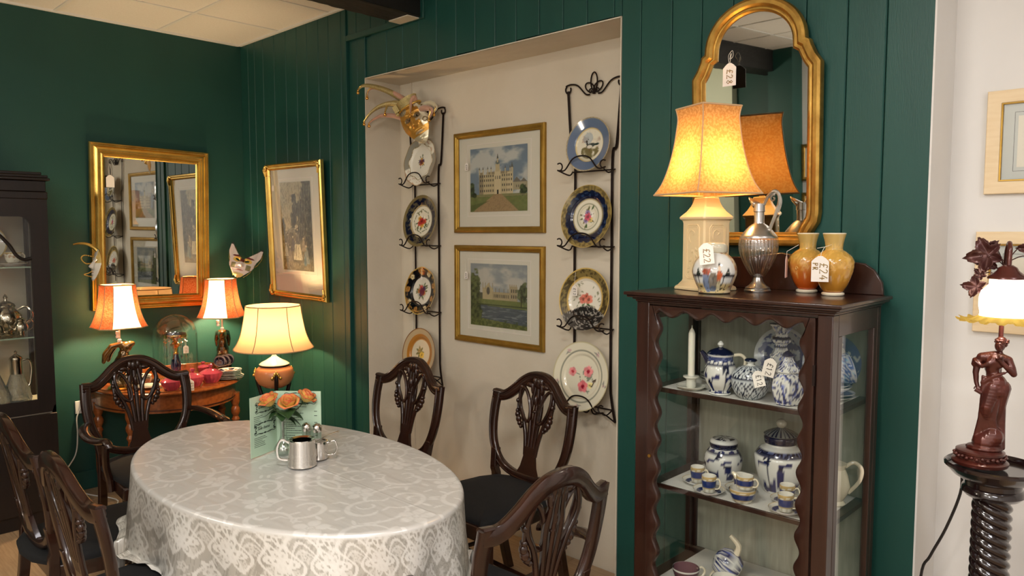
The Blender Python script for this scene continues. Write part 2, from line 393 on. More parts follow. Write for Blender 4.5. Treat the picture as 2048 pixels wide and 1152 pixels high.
for a, b in zip([3.396, 3.54, 3.67, 3.798, 3.93, 4.07, 4.209, 4.332], [3.54, 3.67, 3.798, 3.93, 4.07, 4.209, 4.332, 4.475]): board(a, b, 0, 2.94)
# raised green mouldings on the boarding
g = G(); g.box(1.31, 1.335, -.014, .013, 0, 2.775); g.box(1.335, 2.03, -.014, .013, 2.742, 2.775); g.box(2.02, 2.045, -.014, .013, 2.742, 2.94)
g.box(1.488, 1.4995, -.004, .013, 0, 2.51)
struct(build(g, 'trim_3', M['board'], None, .003))
# white niche
g = G(); g.box(1.49, 3.31, .25, .3, -.02, 2.52)
def nw(U, V): return 1.49+1.82*U, .2505-.004*vn(U*3, V*4, 2, 3)-.0008, -.02+2.54*V
g.grid(60, 80, nw); struct(build(g, 'niche_wall', M['white']))
g = G(); g.box(1.4995, 1.504, -.001, .25, 0, 2.507); g.box(3.2965, 3.3005, -.001, .25, 0, 2.507); g.box(1.5, 3.3, -.001, .25, 2.5045, 2.5095)
def sof(U, V): return 1.5+1.8*U, -.003+.255*V, 2.503+.0045*vn(U*9, V*2, 3, 8)*(1-.6*V)-.003
g.grid(120, 14, sof); struct(build(g, 'trim_6', M['white']))
g = G(); g.box(1.62, 1.627, .235, .251, 0, 2.5); struct(build(g, 'trim_4', M['white'], None, .002))
# white recess to the right
g = G(); g.box(4.3, 7.4, .225, .35, -.05, 3.0); struct(build(g, 'recess_wall', M['white2']))
g = G(); g.box(4.4705, 4.476, 0.0, .225, 0, 2.94); struct(build(g, 'trim_7', M['white2']))
# walls behind and beside the photographer
g = G(); g.box(7.2, 7.35, -4.70, .3, -.05, 3.0); struct(build(g, 'wall_right', M['white2']))
g = G(); g.box(-.15, 2.2, -4.70, -4.55, -.05, 3.0); g.box(1.97, 2.2, -4.55, -4.32, -.05, 3.0); wf = struct(build(g, 'wall_front', M['green']))
g = G(); g.box(2.2, 7.35, -4.70, -4.54, -.05, 3.0); struct(build(g, 'wall_front', M['white2']))
g = G(); g.box(1.18, 1.54, -4.55, -4.45, 0, 2.94); struct(build(g, 'trim_5', mat('pilaster_cream', (214, 220, 198), .6)))
# baseboards
g = G(); g.box(0, .015, -4.55, 0, 0, .12); struct(build(g, 'baseboard_left', M['green'], None, .004))
g = G(); g.box(0, 1.5, -.015, 0, 0, .12); g.box(3.3, 4.475, -.015, 0, 0, .12); struct(build(g, 'baseboard_back', M['board'], None, .004))

# ================================================================ framed pictures, mirrors
def rect(w_, h): return [(-w_/2, -h/2), (w_/2, -h/2), (w_/2, h/2), (-w_/2, h/2)]
def print_mesh(w_, h, nu, nv, fn, y=0, name='print', parent=None):
    g = G()
    def cols(U, V): return fn(U, V)
    g.grid(nu, nv, lambda U, V: ((U-.5)*w_, y, (V-.5)*h), cols)
    return build(g, name, M['paper'], parent)
def clouds(P, base, hi, seed):
    n = vn(P.u*1.3, P.v*2, 3, seed, 4); P.fill(np.ones(len(P.u)), base); P.fill(sst(.42, .68, n), hi, .9)
def tree(P, x, y, rx, ry, c, seed):
    n = vn(P.u, P.v, 22, seed, 3); d = np.hypot((P.u-x)/rx, (P.v-y)/ry)
    m = 1-sst(.8, 1.05, d+(.5-n)*.8); P.fill(m, c); P.fill(m*sst(.5, .7, n), [q*1.35 for q in c], .7); P.fill(m*sst(.5, .3, n), [q*.6 for q in c], .7)
def wins(P, x0, x1, y, n, w_, h, c=(70, 66, 60)):
    for i in range(n):
        x = x0+(x1-x0)*(i+.5)/n; P.rect(x-w_/2, y, x+w_/2, y+h, c, .85)
def castle_a(U, V):
    P = Paint(U, V); clouds(P, (120, 136, 152), (206, 206, 198), 3)
    tree(P, .02, .36, .06, .13, (70, 80, 50), 2)
    st = (196, 180, 142); sd = (150, 136, 108)
    P.rect(.76, .32, 1, .44, (170, 160, 130)); P.poly([(.76, .44), (.82, .52), (.9, .44)], (120, 112, 100)); P.poly([(.88, .44), (.94, .5), (1, .44)], (120, 112, 100)); wins(P, .8, .98, .36, 5, .012, .04)
    P.rect(.16, .27, .76, .58, st); P.rect(.16, .27, .24, .62, sd); P.rect(.3, .58, .7, .62, sd)
    for x in (.16, .225, .31, .37, .62, .7, .745): P.rect(x, .58, x+.018, .67, st); P.poly([(x-.004, .66), (x+.009, .71), (x+.022, .66)], (110, 104, 96))
    P.rect(.66, .27, .76, .6, (206, 190, 152)); P.rect(.44, .27, .55, .64, (212, 196, 158)); P.rect(.46, .62, .53, .74, st); P.ell(.495, .76, .034, .03, (110, 116, 110)); P.rect(.485, .76, .505, .84, st); P.poly([(.478, .82), (.495, .9), (.512, .82)], (90, 90, 84))
    P.rect(.73, .58, .755, .68, st); P.poly([(.725, .67), (.742, .76), (.76, .67)], (100, 98, 90))
    for y in (.31, .39, .47, .54): wins(P, .17, .43, y, 7, .018, .035); wins(P, .56, .75, y, 5, .018, .035)
    wins(P, .44, .55, .5, 3, .014, .05); P.rect(.48, .27, .51, .34, (50, 44, 40))
    P.fill((V < .27), (104, 116, 66)); n = vn(U, V, 26, 5, 2); P.fill((V < .27)*n, (138, 144, 84), .6)
    tree(P, .94, .31, .07, .1, (66, 76, 44), 6); P.rect(0, .235, 1, .262, (150, 142, 104), .7); tree(P, .06, .27, .07, .05, (60, 70, 40), 9)
    P.poly([(.44, .27), (.56, .27), (.86, 0), (.05, 0)], (164, 138, 100)); P.fill((V < .27)*(vn(U*3, V*3, 20, 8, 2) > .6), (120, 100, 70), .25)
    P.poly([(.0, 0), (.35, .17), (.0, .1)], (86, 96, 52), .7); return P.c
def castle_b(U, V):
    P = Paint(U, V); clouds(P, (150, 156, 158), (198, 194, 182), 11)
    P.rect(.12, .4, .3, .54, (96, 96, 78)); st = (186, 170, 132)
    P.rect(.22, .43, .42, .62, st); P.poly([(.27, .62), (.33, .7), (.39, .62)], st)
    for x in (.22, .27, .34, .4): P.rect(x, .6, x+.014, .7, (160, 148, 118))
    P.ell(.325, .57, .03, .06, (96, 92, 82)); P.rect(.4, .43, .72, .56, (176, 160, 124)); wins(P, .42, .7, .47, 9, .014, .05)
    P.rect(.7, .42, .84, .66, (170, 156, 124))
    for x in (.7, .735, .77, .805): P.rect(x, .66, x+.02, .69, (170, 156, 124))
    wins(P, .72, .83, .48, 3, .016, .05); wins(P, .72, .83, .57, 3, .016, .05)
    for x in (.45, .52, .6, .67): P.rect(x, .55, x+.012, .62, (140, 128, 104))
    P.fill(V < .43, (126, 132, 78)); P.fill((V < .43)*vn(U, V, 24, 3), (92, 104, 58), .6); P.rect(0, .335, 1, .36, (70, 76, 50), .8)
    P.poly([(.12, .34), (1, .31), (1, .06), (.6, .09), (.15, .12)], (84, 92, 98)); P.fill((V < .32)*(V > .1)*(U > .15)*sst(.5, .75, vn(U*1, V*8, 9, 7)), (150, 156, 156), .7)
    P.poly([(0, 0), (1, 0), (1, .06), (.6, .09), (.1, .13), (0, .2)], (112, 118, 66)); P.fill((V < .12)*(vn(U, V, 30, 2) > .55), (70, 80, 40), .6)
    tree(P, .93, .56, .1, .17, (92, 98, 68), 4); tree(P, .07, .56, .12, .32, (86, 92, 58), 5); tree(P, .1, .25, .13, .16, (78, 84, 50), 7); P.line([(.9, .35), (.91, .5)], .006, (60, 50, 36)); return P.c
def rococo(U, V):
    P = Paint(U, V, (186, 170, 128)); P.fill(vn(U, V, 4, 2), (214, 200, 156), .8); P.fill(sst(.35, .9, V), (168, 160, 124), .5)
    P.fill(V < .45, (112, 100, 72)); P.fill((V < .45)*vn(U, V, 9, 3), (160, 140, 100), .5)
    P.poly([(.1, .42), (.35, .5), (.55, .44)], (150, 140, 112))
    for (x, y, rx, ry, s_) in ((.86, .8, .2, .3, 1), (.72, .62, .18, .24, 2), (.98, .5, .16, .4, 3), (.5, .7, .12, .09, 4), (.45, .82, .09, .06, 5), (.42, .58, .1, .1, 6), (.06, .5, .07, .1, 7), (.62, .45, .14, .1, 8), (.9, .3, .14, .2, 9)): tree(P, x, y, rx, ry, (70, 66, 50), s_)
    for x in (.62, .7, .78): P.line([(x-.05, .4), (x, .6), (x+.02, .95)], .012, (120, 112, 88), .6)
    f = lambda x, y, s_, c: (P.poly([(x-.09*s_, y), (x+.1*s_, y), (x+.05*s_, y+.13*s_), (x+.01*s_, y+.17*s_), (x-.04*s_, y+.13*s_)], c), P.ell(x, y+.19*s_, .022*s_, .022*s_, (226, 206, 168)), P.ell(x, y+.205*s_, .028*s_, .016*s_, (90, 76, 56)))
    f(.25, .1, .9, (150, 134, 108)); f(.12, .16, .8, (176, 164, 136)); f(.36, .22, .9, (100, 90, 80)); f(.78, .08, 1.1, (132, 138, 130)); f(.7, .22, .8, (170, 150, 120)); f(.2, .3, .6, (120, 108, 84))
    f(.5, .12, 1.6, (226, 214, 178)); P.line([(.44, .14), (.48, .3)], .012, (180, 164, 128)); P.line([(.54, .14), (.53, .3)], .01, (188, 172, 132)); f(.52, .3, .9, (110, 100, 84)); P.ell(.5, .5, .05, .02, (200, 186, 150)); P.ell(.3, .05, .25, .05, (150, 132, 96)); P.poly([(.7, .06), (.78, .06), (.76, .16), (.72, .2)], (96, 118, 124))
    n = vn(U, V, 40, 12, 2); P.fill(n > .6, (84, 76, 56), .28); P.fill(n < .36, (214, 200, 160), .25); return P.c
def picture(label, loc, w_, h, sec, fm, pw, ph, fn, nu, nv, mount='mount', rot=(0, 0, 0), pz=0, group=None, extra=True):
    t = thing('framed_picture', label, 'picture', loc, rot=rot, group=group)
    g = G(); g.frame(rect(w_, h), sec); build(g, 'picture_frame', M[fm], t, 0, 30)
    wd = max(o for o, y in sec)
    g = G(); g.box(-w_/2+wd*.8, w_/2-wd*.8, -.004, .0, -h/2+wd*.8, h/2-wd*.8); build(g, 'mount', M[mount], t)
    if extra:
        g = G(); g.frame([(x, z+pz) for x, z in rect(pw+.05, ph+.05)], [(0, -.004), (.0, -.0052), (.004, -.0052), (.004, -.004)]); build(g, 'mount_bevel', M['card'], t)
    p = print_mesh(pw, ph, nu, nv, fn, -.0062, 'print', t); p.location.z = pz
    g = G(); g.box(-w_/2+wd*.7, w_/2-wd*.7, -.011, -.0095, -h/2+wd*.7, h/2-wd*.7); build(g, 'glass', M['picglass'], t)
    return t
secg = [(0, 0), (0, -.016), (.004, -.021), (.012, -.024), (.02, -.022), (.024, -.018), (.029, -.0175), (.033, -.013), (.033, 0)]
picture('gold-framed print of a turreted stone mansion with a gravel path, upper in the niche', (2.34, .249, 1.892), .672, .548, secg, 'giltw', .425, .34, castle_a, 170, 136, pz=.01)
picture('gold-framed print of a castle behind a dark lake, lower in the white niche', (2.339, .249, 1.281), .67, .538, secg, 'giltw', .425, .34, castle_b, 170, 136, pz=.0)
price_tag('£28', (2.116,0.225,1.997), 'small white price tag hanging inside the frame of the upper mansion picture', s=.66, string=[(0, 0, -.002), (.002, 0, .03), (-.002, 0, .075), (-.004, 0, .03), (0, 0, -.002)])
price_tag('£24', (2.108,0.225,1.402), 'small white price tag hanging inside the frame of the lower lake picture', s=.66, string=[(0, 0, -.002), (.002, 0, .03), (-.002, 0, .075), (-.004, 0, .03), (0, 0, -.002)])
# rococo print in the corner, leaning forward
secr = [(0, 0), (0, -.022), (.006, -.03), (.016, -.032), (.022, -.026), (.03, -.024), (.036, -.018), (.04, -.012), (.04, 0)]
t = picture('tall gilt-framed sepia print of a garden party on green boards near the corner', (.766, -.024, 1.629), .685, .885, secr, 'giltb', .375, .575, rococo, 150, 230, rot=(math.radians(2.2), math.radians(.6), 0), pz=.03)
for sx in (-1, 1):
    for sz in (-1, 1):
        g = G(); cx, cz = sx*.322, sz*.422
        for k in range(7):
            a = k*.9; g.ball((cx-sx*.022*math.cos(a*.6)*(k/7), -.034, cz-sz*.04*math.sin(a*.5)*(k/6)), (.011-.0008*k, .008, .012-.0008*k), 8, 6)
        g.tube(spline([(cx-sx*.05, -.033, cz), (cx-sx*.02, -.036, cz+sz*.008), (cx, -.036, cz), (cx+sx*.008, -.036, cz-sz*.02), (cx, -.033, cz-sz*.06)], 6), .006, 6)
        build(g, 'corner_ornament', M['giltb'], t)
for sz in (-1, 1):
    g = G()
    for k in range(60): g.ball((-.318+.0107*k, -.031, sz*.428), (.0056, .003, .004), 6, 4)
    build(g, 'beading', M['giltb'], t)['kind'] = 'stuff'
price_tag('', (.53, -.062, 1.93), 'thin pale price tag hanging inside the tall garden party print', m='card', s=.6, string=[(0, 0, -.002), (-.01, 0, .05), (-.04, 0, .075), (-.07, 0, .06)], lines=None)
# ---------------------------------------------------------------- gilt rectangular mirror on the left wall
t = thing('wall_mirror', 'large rectangular gilt-framed mirror on the green wall above the side table', 'mirror', (.012, -.652, 1.648), rot=(math.radians(0), math.radians(0), PI/2+math.radians(.3)))
t.rotation_euler = Euler((math.radians(.3), math.radians(1.1), math.radians(90.9)))
secm = [(0, .0), (0, -.02), (.004, -.026), (.010, -.026), (.014, -.019), (.022, -.017), (.030, -.026), (.042, -.034), (.052, -.032), (.056, -.024), (.064, -.021), (.072, -.026), (.079, -.026), (.083, -.017), (.088, -.014), (.088, 0)]
g = G(); g.frame(rect(.755, 1.055), secm); build(g, 'mirror_frame', M['giltb'], t, 0, 30)
for sz in (-1, 1):
    g = G()
    for k in range(56): g.ball((-.3+.0109*k, -.026, sz*.452), (.0058, .0042, .0042), 6, 4)
    build(g, 'beading', M['giltb'], t)['kind'] = 'stuff'
    g = G()
    for k in range(82): g.ball((sz*.302, -.026, -.45+.0111*k), (.0042, .0042, .006), 6, 4)
    build(g, 'beading', M['giltb'], t)['kind'] = 'stuff'
g = G(); g.box(-.296, .296, -.012, -.006, -.446, .446); build(g, 'mirror_glass', M['mirror'], t)
price_tag('', (0.06,-0.913,1.973), 'blank white price tag hanging at the left top of the rectangular gilt mirror', rot=(0, 0, PI/2), s=1.2, string=[(-.004, 0, -.002), (-.008, 0, .04), (.0, .002, .08), (.012, 0, .03), (.002, 0, -.004)])
# ---------------------------------------------------------------- arched mirror
def arch_outline():
    right = [(.196, -.437), (.203, -.415), (.218, -.385), (.238, -.352), (.243, -.32), (.243, .0), (.243, .185), (.222, .215), (.208, .245), (.203, .262), (.19, .27)]
    arc = [(.19*math.cos(a), .27+.168*math.sin(a)) for a in np.linspace(.12, PI-.12, 25)]
    return right + arc + [(-x, z) for x, z in right[::-1]]
t = thing('arched_mirror', 'tall gilt mirror with an arched shouldered top hanging on green boards above the china cabinet', 'mirror', (3.905, -.021, 2.008), rot=(math.radians(2.4), 0, 0))
seca = [(0, 0), (0, -.02), (.003, -.026), (.012, -.031), (.024, -.03), (.03, -.025), (.033, -.021), (.037, -.023), (.042, -.022), (.046, -.016), (.05, -.013), (.05, 0)]
ao = arch_outline()
g = G(); g.frame(ao, seca); build(g, 'mirror_frame', M['gilt'], t, 0, 32)
P_ = [Vector(p) for p in ao]
inn = []
n_ = len(P_)
for i in range(n_):
    a = (P_[i]-P_[i-1]).normalized(); b = (P_[(i+1) % n_]-P_[i]).normalized(); na = Vector((-a.y, a.x)); nb_ = Vector((-b.y, b.x)); m_ = (na+nb_).normalized()
    q = P_[i]+m_*(.047/max(.35, m_.dot(na))); inn.append((q.x, q.y))
g = G(); g.prismxz(inn, -.009, -.004); build(g, 'mirror_glass', M['mirror'], t)
price_tag('£28', (3.828,-0.075,2.22), 'pinkish price tag reading £28 hanging from the arched gilt mirror', s=1.28, m='card', ink='goldink', string=spline([(0, 0, -.003), (-.005, 0, .025), (-.008, .01, .04), (.004, .012, .052), (.01, .005, .03), (.0, 0, .02), (.006, 0, .04), (.0, 0, -.003)], 5))
# ---------------------------------------------------------------- pale wood framed pictures on the white wall
secp = [(0, 0), (0, -.014), (.002, -.016), (.038, -.014), (.04, -.012), (.04, 0)]
for i, (z, lb) in enumerate(((1.905, 'pale birch-framed picture with grey mount, upper one on the white wall'), (1.46, 'pale birch-framed picture behind the glowing flower lamp, lower one on the white wall'))):
    x0 = 4.577 if i == 0 else 4.562
    w_ = .48; t = thing('framed_picture', lb, 'picture', (x0+w_/2, .224, z), group=None)
    g = G(); g.frame(rect(w_, .325), secp); build(g, 'picture_frame', mat('birch_frame', (226, 200, 158), .5, c2=(236, 214, 176), scale=10, stretch=(1, 1, 8)), t, .0, 30)
    g = G(); g.frame(rect(w_-.08, .325-.08), [(0, 0), (0, -.015), (.004, -.014), (.006, 0)]); build(g, 'gold_slip', M['giltw'], t)
    g = G(); g.box(-w_/2+.04, w_/2-.04, -.005, 0, -.125, .125); build(g, 'mount', mat('grey_mount', (196, 200, 196), .85), t)
    g = G(); g.frame(rect(w_-.15, .325-.14), [(0, -.005), (0, -.0056), (.001, -.0056), (.001, -.005)]); build(g, 'mount_line', M['ink'], t)
    g = G(); g.box(-w_/2+.085, w_/2-.085, -.0056, -.005, -.08, .08); build(g, 'print', M['mount'], t)
    g = G(); g.box(-w_/2+.04, w_/2-.04, -.0105, -.0095, -.125, .125); build(g, 'glass', M['picglass'], t)
# two small pictures on the far white wall (seen only in the arched mirror)
for x, z in ((2.75, 1.9), (2.75, 1.45)):
    t = thing('framed_picture', 'small framed picture on the far white wall, %s of two seen in the arched mirror' % ('upper' if z > 1.6 else 'lower'), 'picture', (x-.35, -4.528, z), rz=PI)
    g = G(); g.frame(rect(.4, .34), secg); build(g, 'picture_frame', M['gilt'], t)
    g = G(); g.box(-.17, .17, -.006, 0, -.14, .14); build(g, 'mount', M['mount'], t)
# ---------------------------------------------------------------- plates
def plate(label, loc, R, fn, tilt=8, yaw=0, wavy=0, nn=96, cat='plate', deep=.018):
    g = G()
    prof = [(0.0001+R*.6*i/16, 0) for i in range(17)] + [(R*(.6+.06*i/3), .006*i/3+.002) for i in range(1, 4)] + [(R*(.66+.34*i/14), .008+(deep-.008)*i/14) for i in range(1, 15)]
    prof = prof[::-1]
    sh = (lambda th, t: 1+wavy*np.cos(8*th)*(1-t)) if wavy else None
    def pt(th, t, r, z): return fn(r/R*np.cos(th), r/R*np.sin(th), r/R, th)
    th = np.arange(nn)*2*PI/nn; rings = []; cols = []
    back = [(R*.5, -.006), (R*.62, -.007), (R*.98, deep-.004)]
    for i, (r, z) in enumerate(prof):
        rr = r*(1+(wavy*np.cos(8*th)*min(1, (r/R-.6)/.4) if r > .6*R else 0)); rings.append(np.stack([rr*np.cos(th), -z*np.ones(nn), rr*np.sin(th)], 1)); rn = r/R+0*th
        cols.append(fn(rn*np.cos(th), rn*np.sin(th), rn, th))
    g.loft(rings[::-1], True, (False, False), np.concatenate(cols[::-1]))
    rings = [np.stack([q*(1+wavy*np.cos(8*th))*np.cos(th), -zz*np.ones(nn), q*(1+wavy*np.cos(8*th))*np.sin(th)], 1) for q, zz in [(.001, -.006)]+back+[(R, deep)]]
    g.loft(rings[::-1], True, (False, False), np.ones((5*nn, 3))*235)
    o = build(g, 'plate', M['col'], None, 0, 60); return tag(o, label, cat, loc=loc, rot=(math.radians(-tilt), 0, math.radians(yaw)))
def ring(P, r, a, b, col, al=1., soft=.006): return P.fill(sst(a-soft, a+soft, r)*(1-sst(b-soft, b+soft, r)), col, al)
def bouquet(P, s, seed, reds=(190, 60, 70), others=((224, 170, 90), (120, 90, 150), (230, 224, 210))):
    rn = random.Random(seed)
    for k in range(14): a = rn.random()*6.28; d = s*(.5+rn.random()*.6); P.leaf(d*math.cos(a)*.8, d*math.sin(a), s*.5, a, (78+rn.randint(0, 40), 104, 64))
    for k in range(5): a = k*1.26+seed; P.flower(.5*s*math.cos(a), .5*s*math.sin(a), s*.36, others[k % len(others)])
    P.flower(0, 0, s*.45, reds)
def pl_bird(x, z, r, th):
    P = Paint(x, z, (232, 226, 204)); ring(P, r, .62, .96, (102, 118, 144)); ring(P, r, .955, 1.1, (196, 176, 132)); P.fill((r > .95)*(np.cos(th*40) > 0), (150, 140, 120), .7); ring(P, r, .6, .635, (210, 190, 130))
    n = vn(x+3, z+3, 5, 4); P.fill((r < .55)*sst(.4, .7, n)*(np.hypot(x-.05, z-.12) < .42), (176, 150, 130), .7); P.fill((r < .55)*(np.hypot(x+.1, z-.25) < .22), (150, 170, 186), .5)
    P.fill((z < -.08)*(np.hypot(x-.03, (z+.22)*1.4) < .4)*sst(.3, .5, n), (104, 96, 56), .9)
    P.ell(.05, -.02, .2, .08, (60, 70, 66), 1, .15); P.ell(.0, -.07, .12, .07, (226, 220, 204)); P.ell(-.13, .06, .035, .09, (50, 46, 44), 1, .3); P.ell(-.15, .14, .045, .035, (30, 30, 34)); P.line([(-.13, .16), (-.06, .24)], .008, (20, 20, 26)); P.line([(-.18, .14), (-.26, .12)], .01, (90, 40, 30)); P.leaf(.2, 0, .22, .1, (40, 60, 54)); P.line([(.0, -.13), (0, -.22)], .008, (120, 60, 40)); return P.c
def pl_navy(x, z, r, th, red=(206, 90, 110)):
    P = Paint(x, z, (236, 230, 208)); ring(P, r, .58, .84, (16, 22, 52)); w_ = .80+.05*np.abs(np.cos(th*9)); P.fill(sst(-.01, .01, r-w_), (150, 130, 76)); P.fill((r > w_)*(vn(x+4, z+4, 16, 3) > .52), (96, 82, 50), .8); ring(P, r, .98, 1.1, (206, 176, 104))
    P.fill((r > .6)*(r < w_)*(vn(x+2, z+2, 12, 9) > .64), (60, 84, 120), .6); ring(P, r, .40, .425, (150, 150, 120)); ring(P, r, .34, .352, (170, 160, 120)); ring(P, r, .56, .58, (176, 160, 110)); bouquet(P, .26, 3, red, ((230, 224, 214), (150, 130, 170), (220, 190, 120))); return P.c
def pl_navy_red(x, z, r, th):
    P = Paint(x, z, (236, 230, 208)); ring(P, r, .6, .9, (22, 24, 46)); P.fill((r > .6)*(r < .9)*(vn(x+5, z+2, 12, 5) > .52), (112, 100, 68), .8); ring(P, r, .88, 1.1, (128, 112, 74)); w_ = .42+.02*np.cos(8*th); P.fill(np.abs(r-w_) < .014, (110, 120, 80)); ring(P, r, .6, .63, (190, 170, 120)); bouquet(P, .3, 5, (176, 50, 46), ((214, 160, 70), (190, 80, 60), (230, 220, 200))); return P.c
def pl_gold(x, z, r, th):
    P = Paint(x, z, (238, 232, 216)); P.fill(r > .68, (132, 114, 66)); P.fill((r > .7)*(vn(x+6, z+1, 11, 5) > .5), (70, 58, 36), .85); ring(P, r, .66, .72, (206, 172, 96)); ring(P, r, .97, 1.1, (214, 182, 104))
    rn = random.Random(2)
    for k in range(30): a = rn.random()*6.28; d = .2+.42*rn.random(); P.leaf(d*math.cos(a), d*math.sin(a), .1, rn.random()*6, (150, 150, 120))
    P.flower(-.1, 0, .15, (206, 120, 104)); P.flower(.12, .0, .15, (214, 130, 110)); P.flower(.02, .1, .1, (196, 110, 90)); P.leaf(-.02, -.15, .14, 3.6, (80, 120, 80)); P.leaf(.05, -.15, .16, -.3, (70, 110, 70)); fan = (z < -.30-.25*np.abs(x-.1)**1.3+.12*np.cos((x-.1)*2)) ; P.fill(fan, (44, 38, 36)); P.fill(fan*(np.abs(vn(x+4, z+4, 7, 6)-.5) < .035), (176, 170, 160), .9); return P.c
def pl_rose(x, z, r, th):
    P = Paint(x, z, (234, 228, 204)); ring(P, r, .715, .735, (120, 124, 110)); ring(P, r, .755, .765, (150, 150, 130)); ring(P, r, .975, 1.1, (196, 184, 140))
    for a in (2.2, .9, -.2, 3.4, 4.7): 
        for k in range(3): P.leaf(.86*math.cos(a+.05*k), .86*math.sin(a+.05*k), .1, a+k*2, (150, 150, 140))
        P.flower(.86*math.cos(a), .86*math.sin(a), .05, (206, 176, 170))
    P.line([(-.35, .1), (-.1, .05), (0, -.25), (.2, -.1), (.3, .3)], .01, (130, 140, 120)); rn = random.Random(4)
    for k in range(18): P.leaf(.1+.35*(rn.random()-.5)+.1, -.05+.8*(rn.random()-.5), .12, rn.random()*6, (140, 150, 130))
    P.flower(-.36, .1, .13, (222, 140, 140), (190, 60, 70)); P.flower(.2, .16, .16, (226, 140, 140), (170, 40, 60)); P.flower(.06, -.28, .17, (220, 120, 124), (150, 30, 50)); P.flower(.32, -.22, .09, (232, 214, 150)); P.line([(.4, -.1), (.5, -.02), (.38, -.26)], .018, (60, 40, 30)); return P.c
def pl_scallop(x, z, r, th):
    P = Paint(x, z, (238, 234, 218)); w_ = .72+.035*np.cos(8*th); sec_ = np.cos(2*th+.9) > -.1; P.fill((r > w_)*sec_, (150, 146, 132)); P.fill((r > w_)*(~sec_)*(vn(x+5, z+5, 14, 3) > .62), (196, 160, 140), .8); P.fill(np.abs(r-w_) < .014, (150, 130, 80)); ring(P, r, .975, 1.1, (160, 130, 84)); bouquet(P, .2, 8, (110, 60, 50), ((206, 160, 90), (100, 80, 110), (180, 110, 80))); return P.c
def pl_black(x, z, r, th):
    P = Paint(x, z, (236, 230, 214)); P.fill(r > .6, (14, 14, 18))
    for k in range(9): a = k*.7+.3; P.flower(.82*math.cos(a), .82*math.sin(a), .11, (214, 196, 150) if k % 2 else (170, 120, 60))
    P.fill((r > .85)*(vn(x+4, z+4, 9, 3) > .5), (184, 136, 66), .8); ring(P, r, .96, 1.1, (206, 170, 90)); P.ell(0, -.02, .3, .3, (110, 120, 80), .35); bouquet(P, .3, 12, (110, 50, 70), ((176, 110, 60), (80, 60, 90), (190, 90, 80))); P.ell(.04, -.05, .14, .14, (110, 44, 60)); return P.c
def pl_orange(x, z, r, th):
    P = Paint(x, z, (226, 214, 184)); ring(P, r, .55, .78, (186, 124, 48)); ring(P, r, .78, .98, (200, 176, 136)); ring(P, r, .97, 1.1, (130, 86, 46))
    for k in range(7): P.leaf(-.05, .05, .24, k*.9, (100, 106, 60))
    P.flower(.08, -.06, .13, (216, 180, 70)); P.flower(-.1, .1, .08, (150, 130, 80)); return P.c
RK = 'plates in the wrought iron wall racks'
plate('blue-bordered plate painted with a crested bird, topmost in the leaf-crowned rack', (2.996, .185, 2.024), .127, pl_bird, 9)
plate('plate with navy toothed rim and pink bouquet, second in the leaf-crowned rack', (2.988, .185, 1.693), .148, pl_navy, 9)
plate('plate with dark gold rim and pink flowers, third in the leaf-crowned rack', (2.979, .185, 1.306), .148, pl_gold, 9)
plate('large cream plate with pink roses, lowest in the leaf-crowned rack', (2.966, .178, .938), .165, pl_rose, 10)
plate('scalloped white and grey plate just below the jester mask', (1.782, .185, 2.024), .14, pl_scallop, 9, wavy=.02)
plate('plate with navy and bronze rim and red bouquet, second in the rack under the mask', (1.778, .185, 1.685), .15, pl_navy_red, 9)
plate('black-rimmed plate with gilt leaves and dark fruit, third in the rack under the mask', (1.773, .185, 1.281), .138, pl_black, 9, wavy=.012)
plate('orange-banded plate with yellow flower, lowest in the rack under the mask, behind the chair', (1.756, .185, .912), .148, pl_orange, 9)
price_tag('£12', (2.935,0.155,1.368), 'white price tag reading £12 on the dark gold plate, third in the leaf-crowned rack', s=.8, string=[(0, 0, -.002), (.002, 0, .03), (.001, .006, .065)])
price_tag('', (1.803,0.158,1.367), 'plain strip price tag hanging over the black-rimmed plate in the rack under the mask', s=.35, string=[(0, 0, -.002), (.0, 0, .03), (.001, .006, .05)])
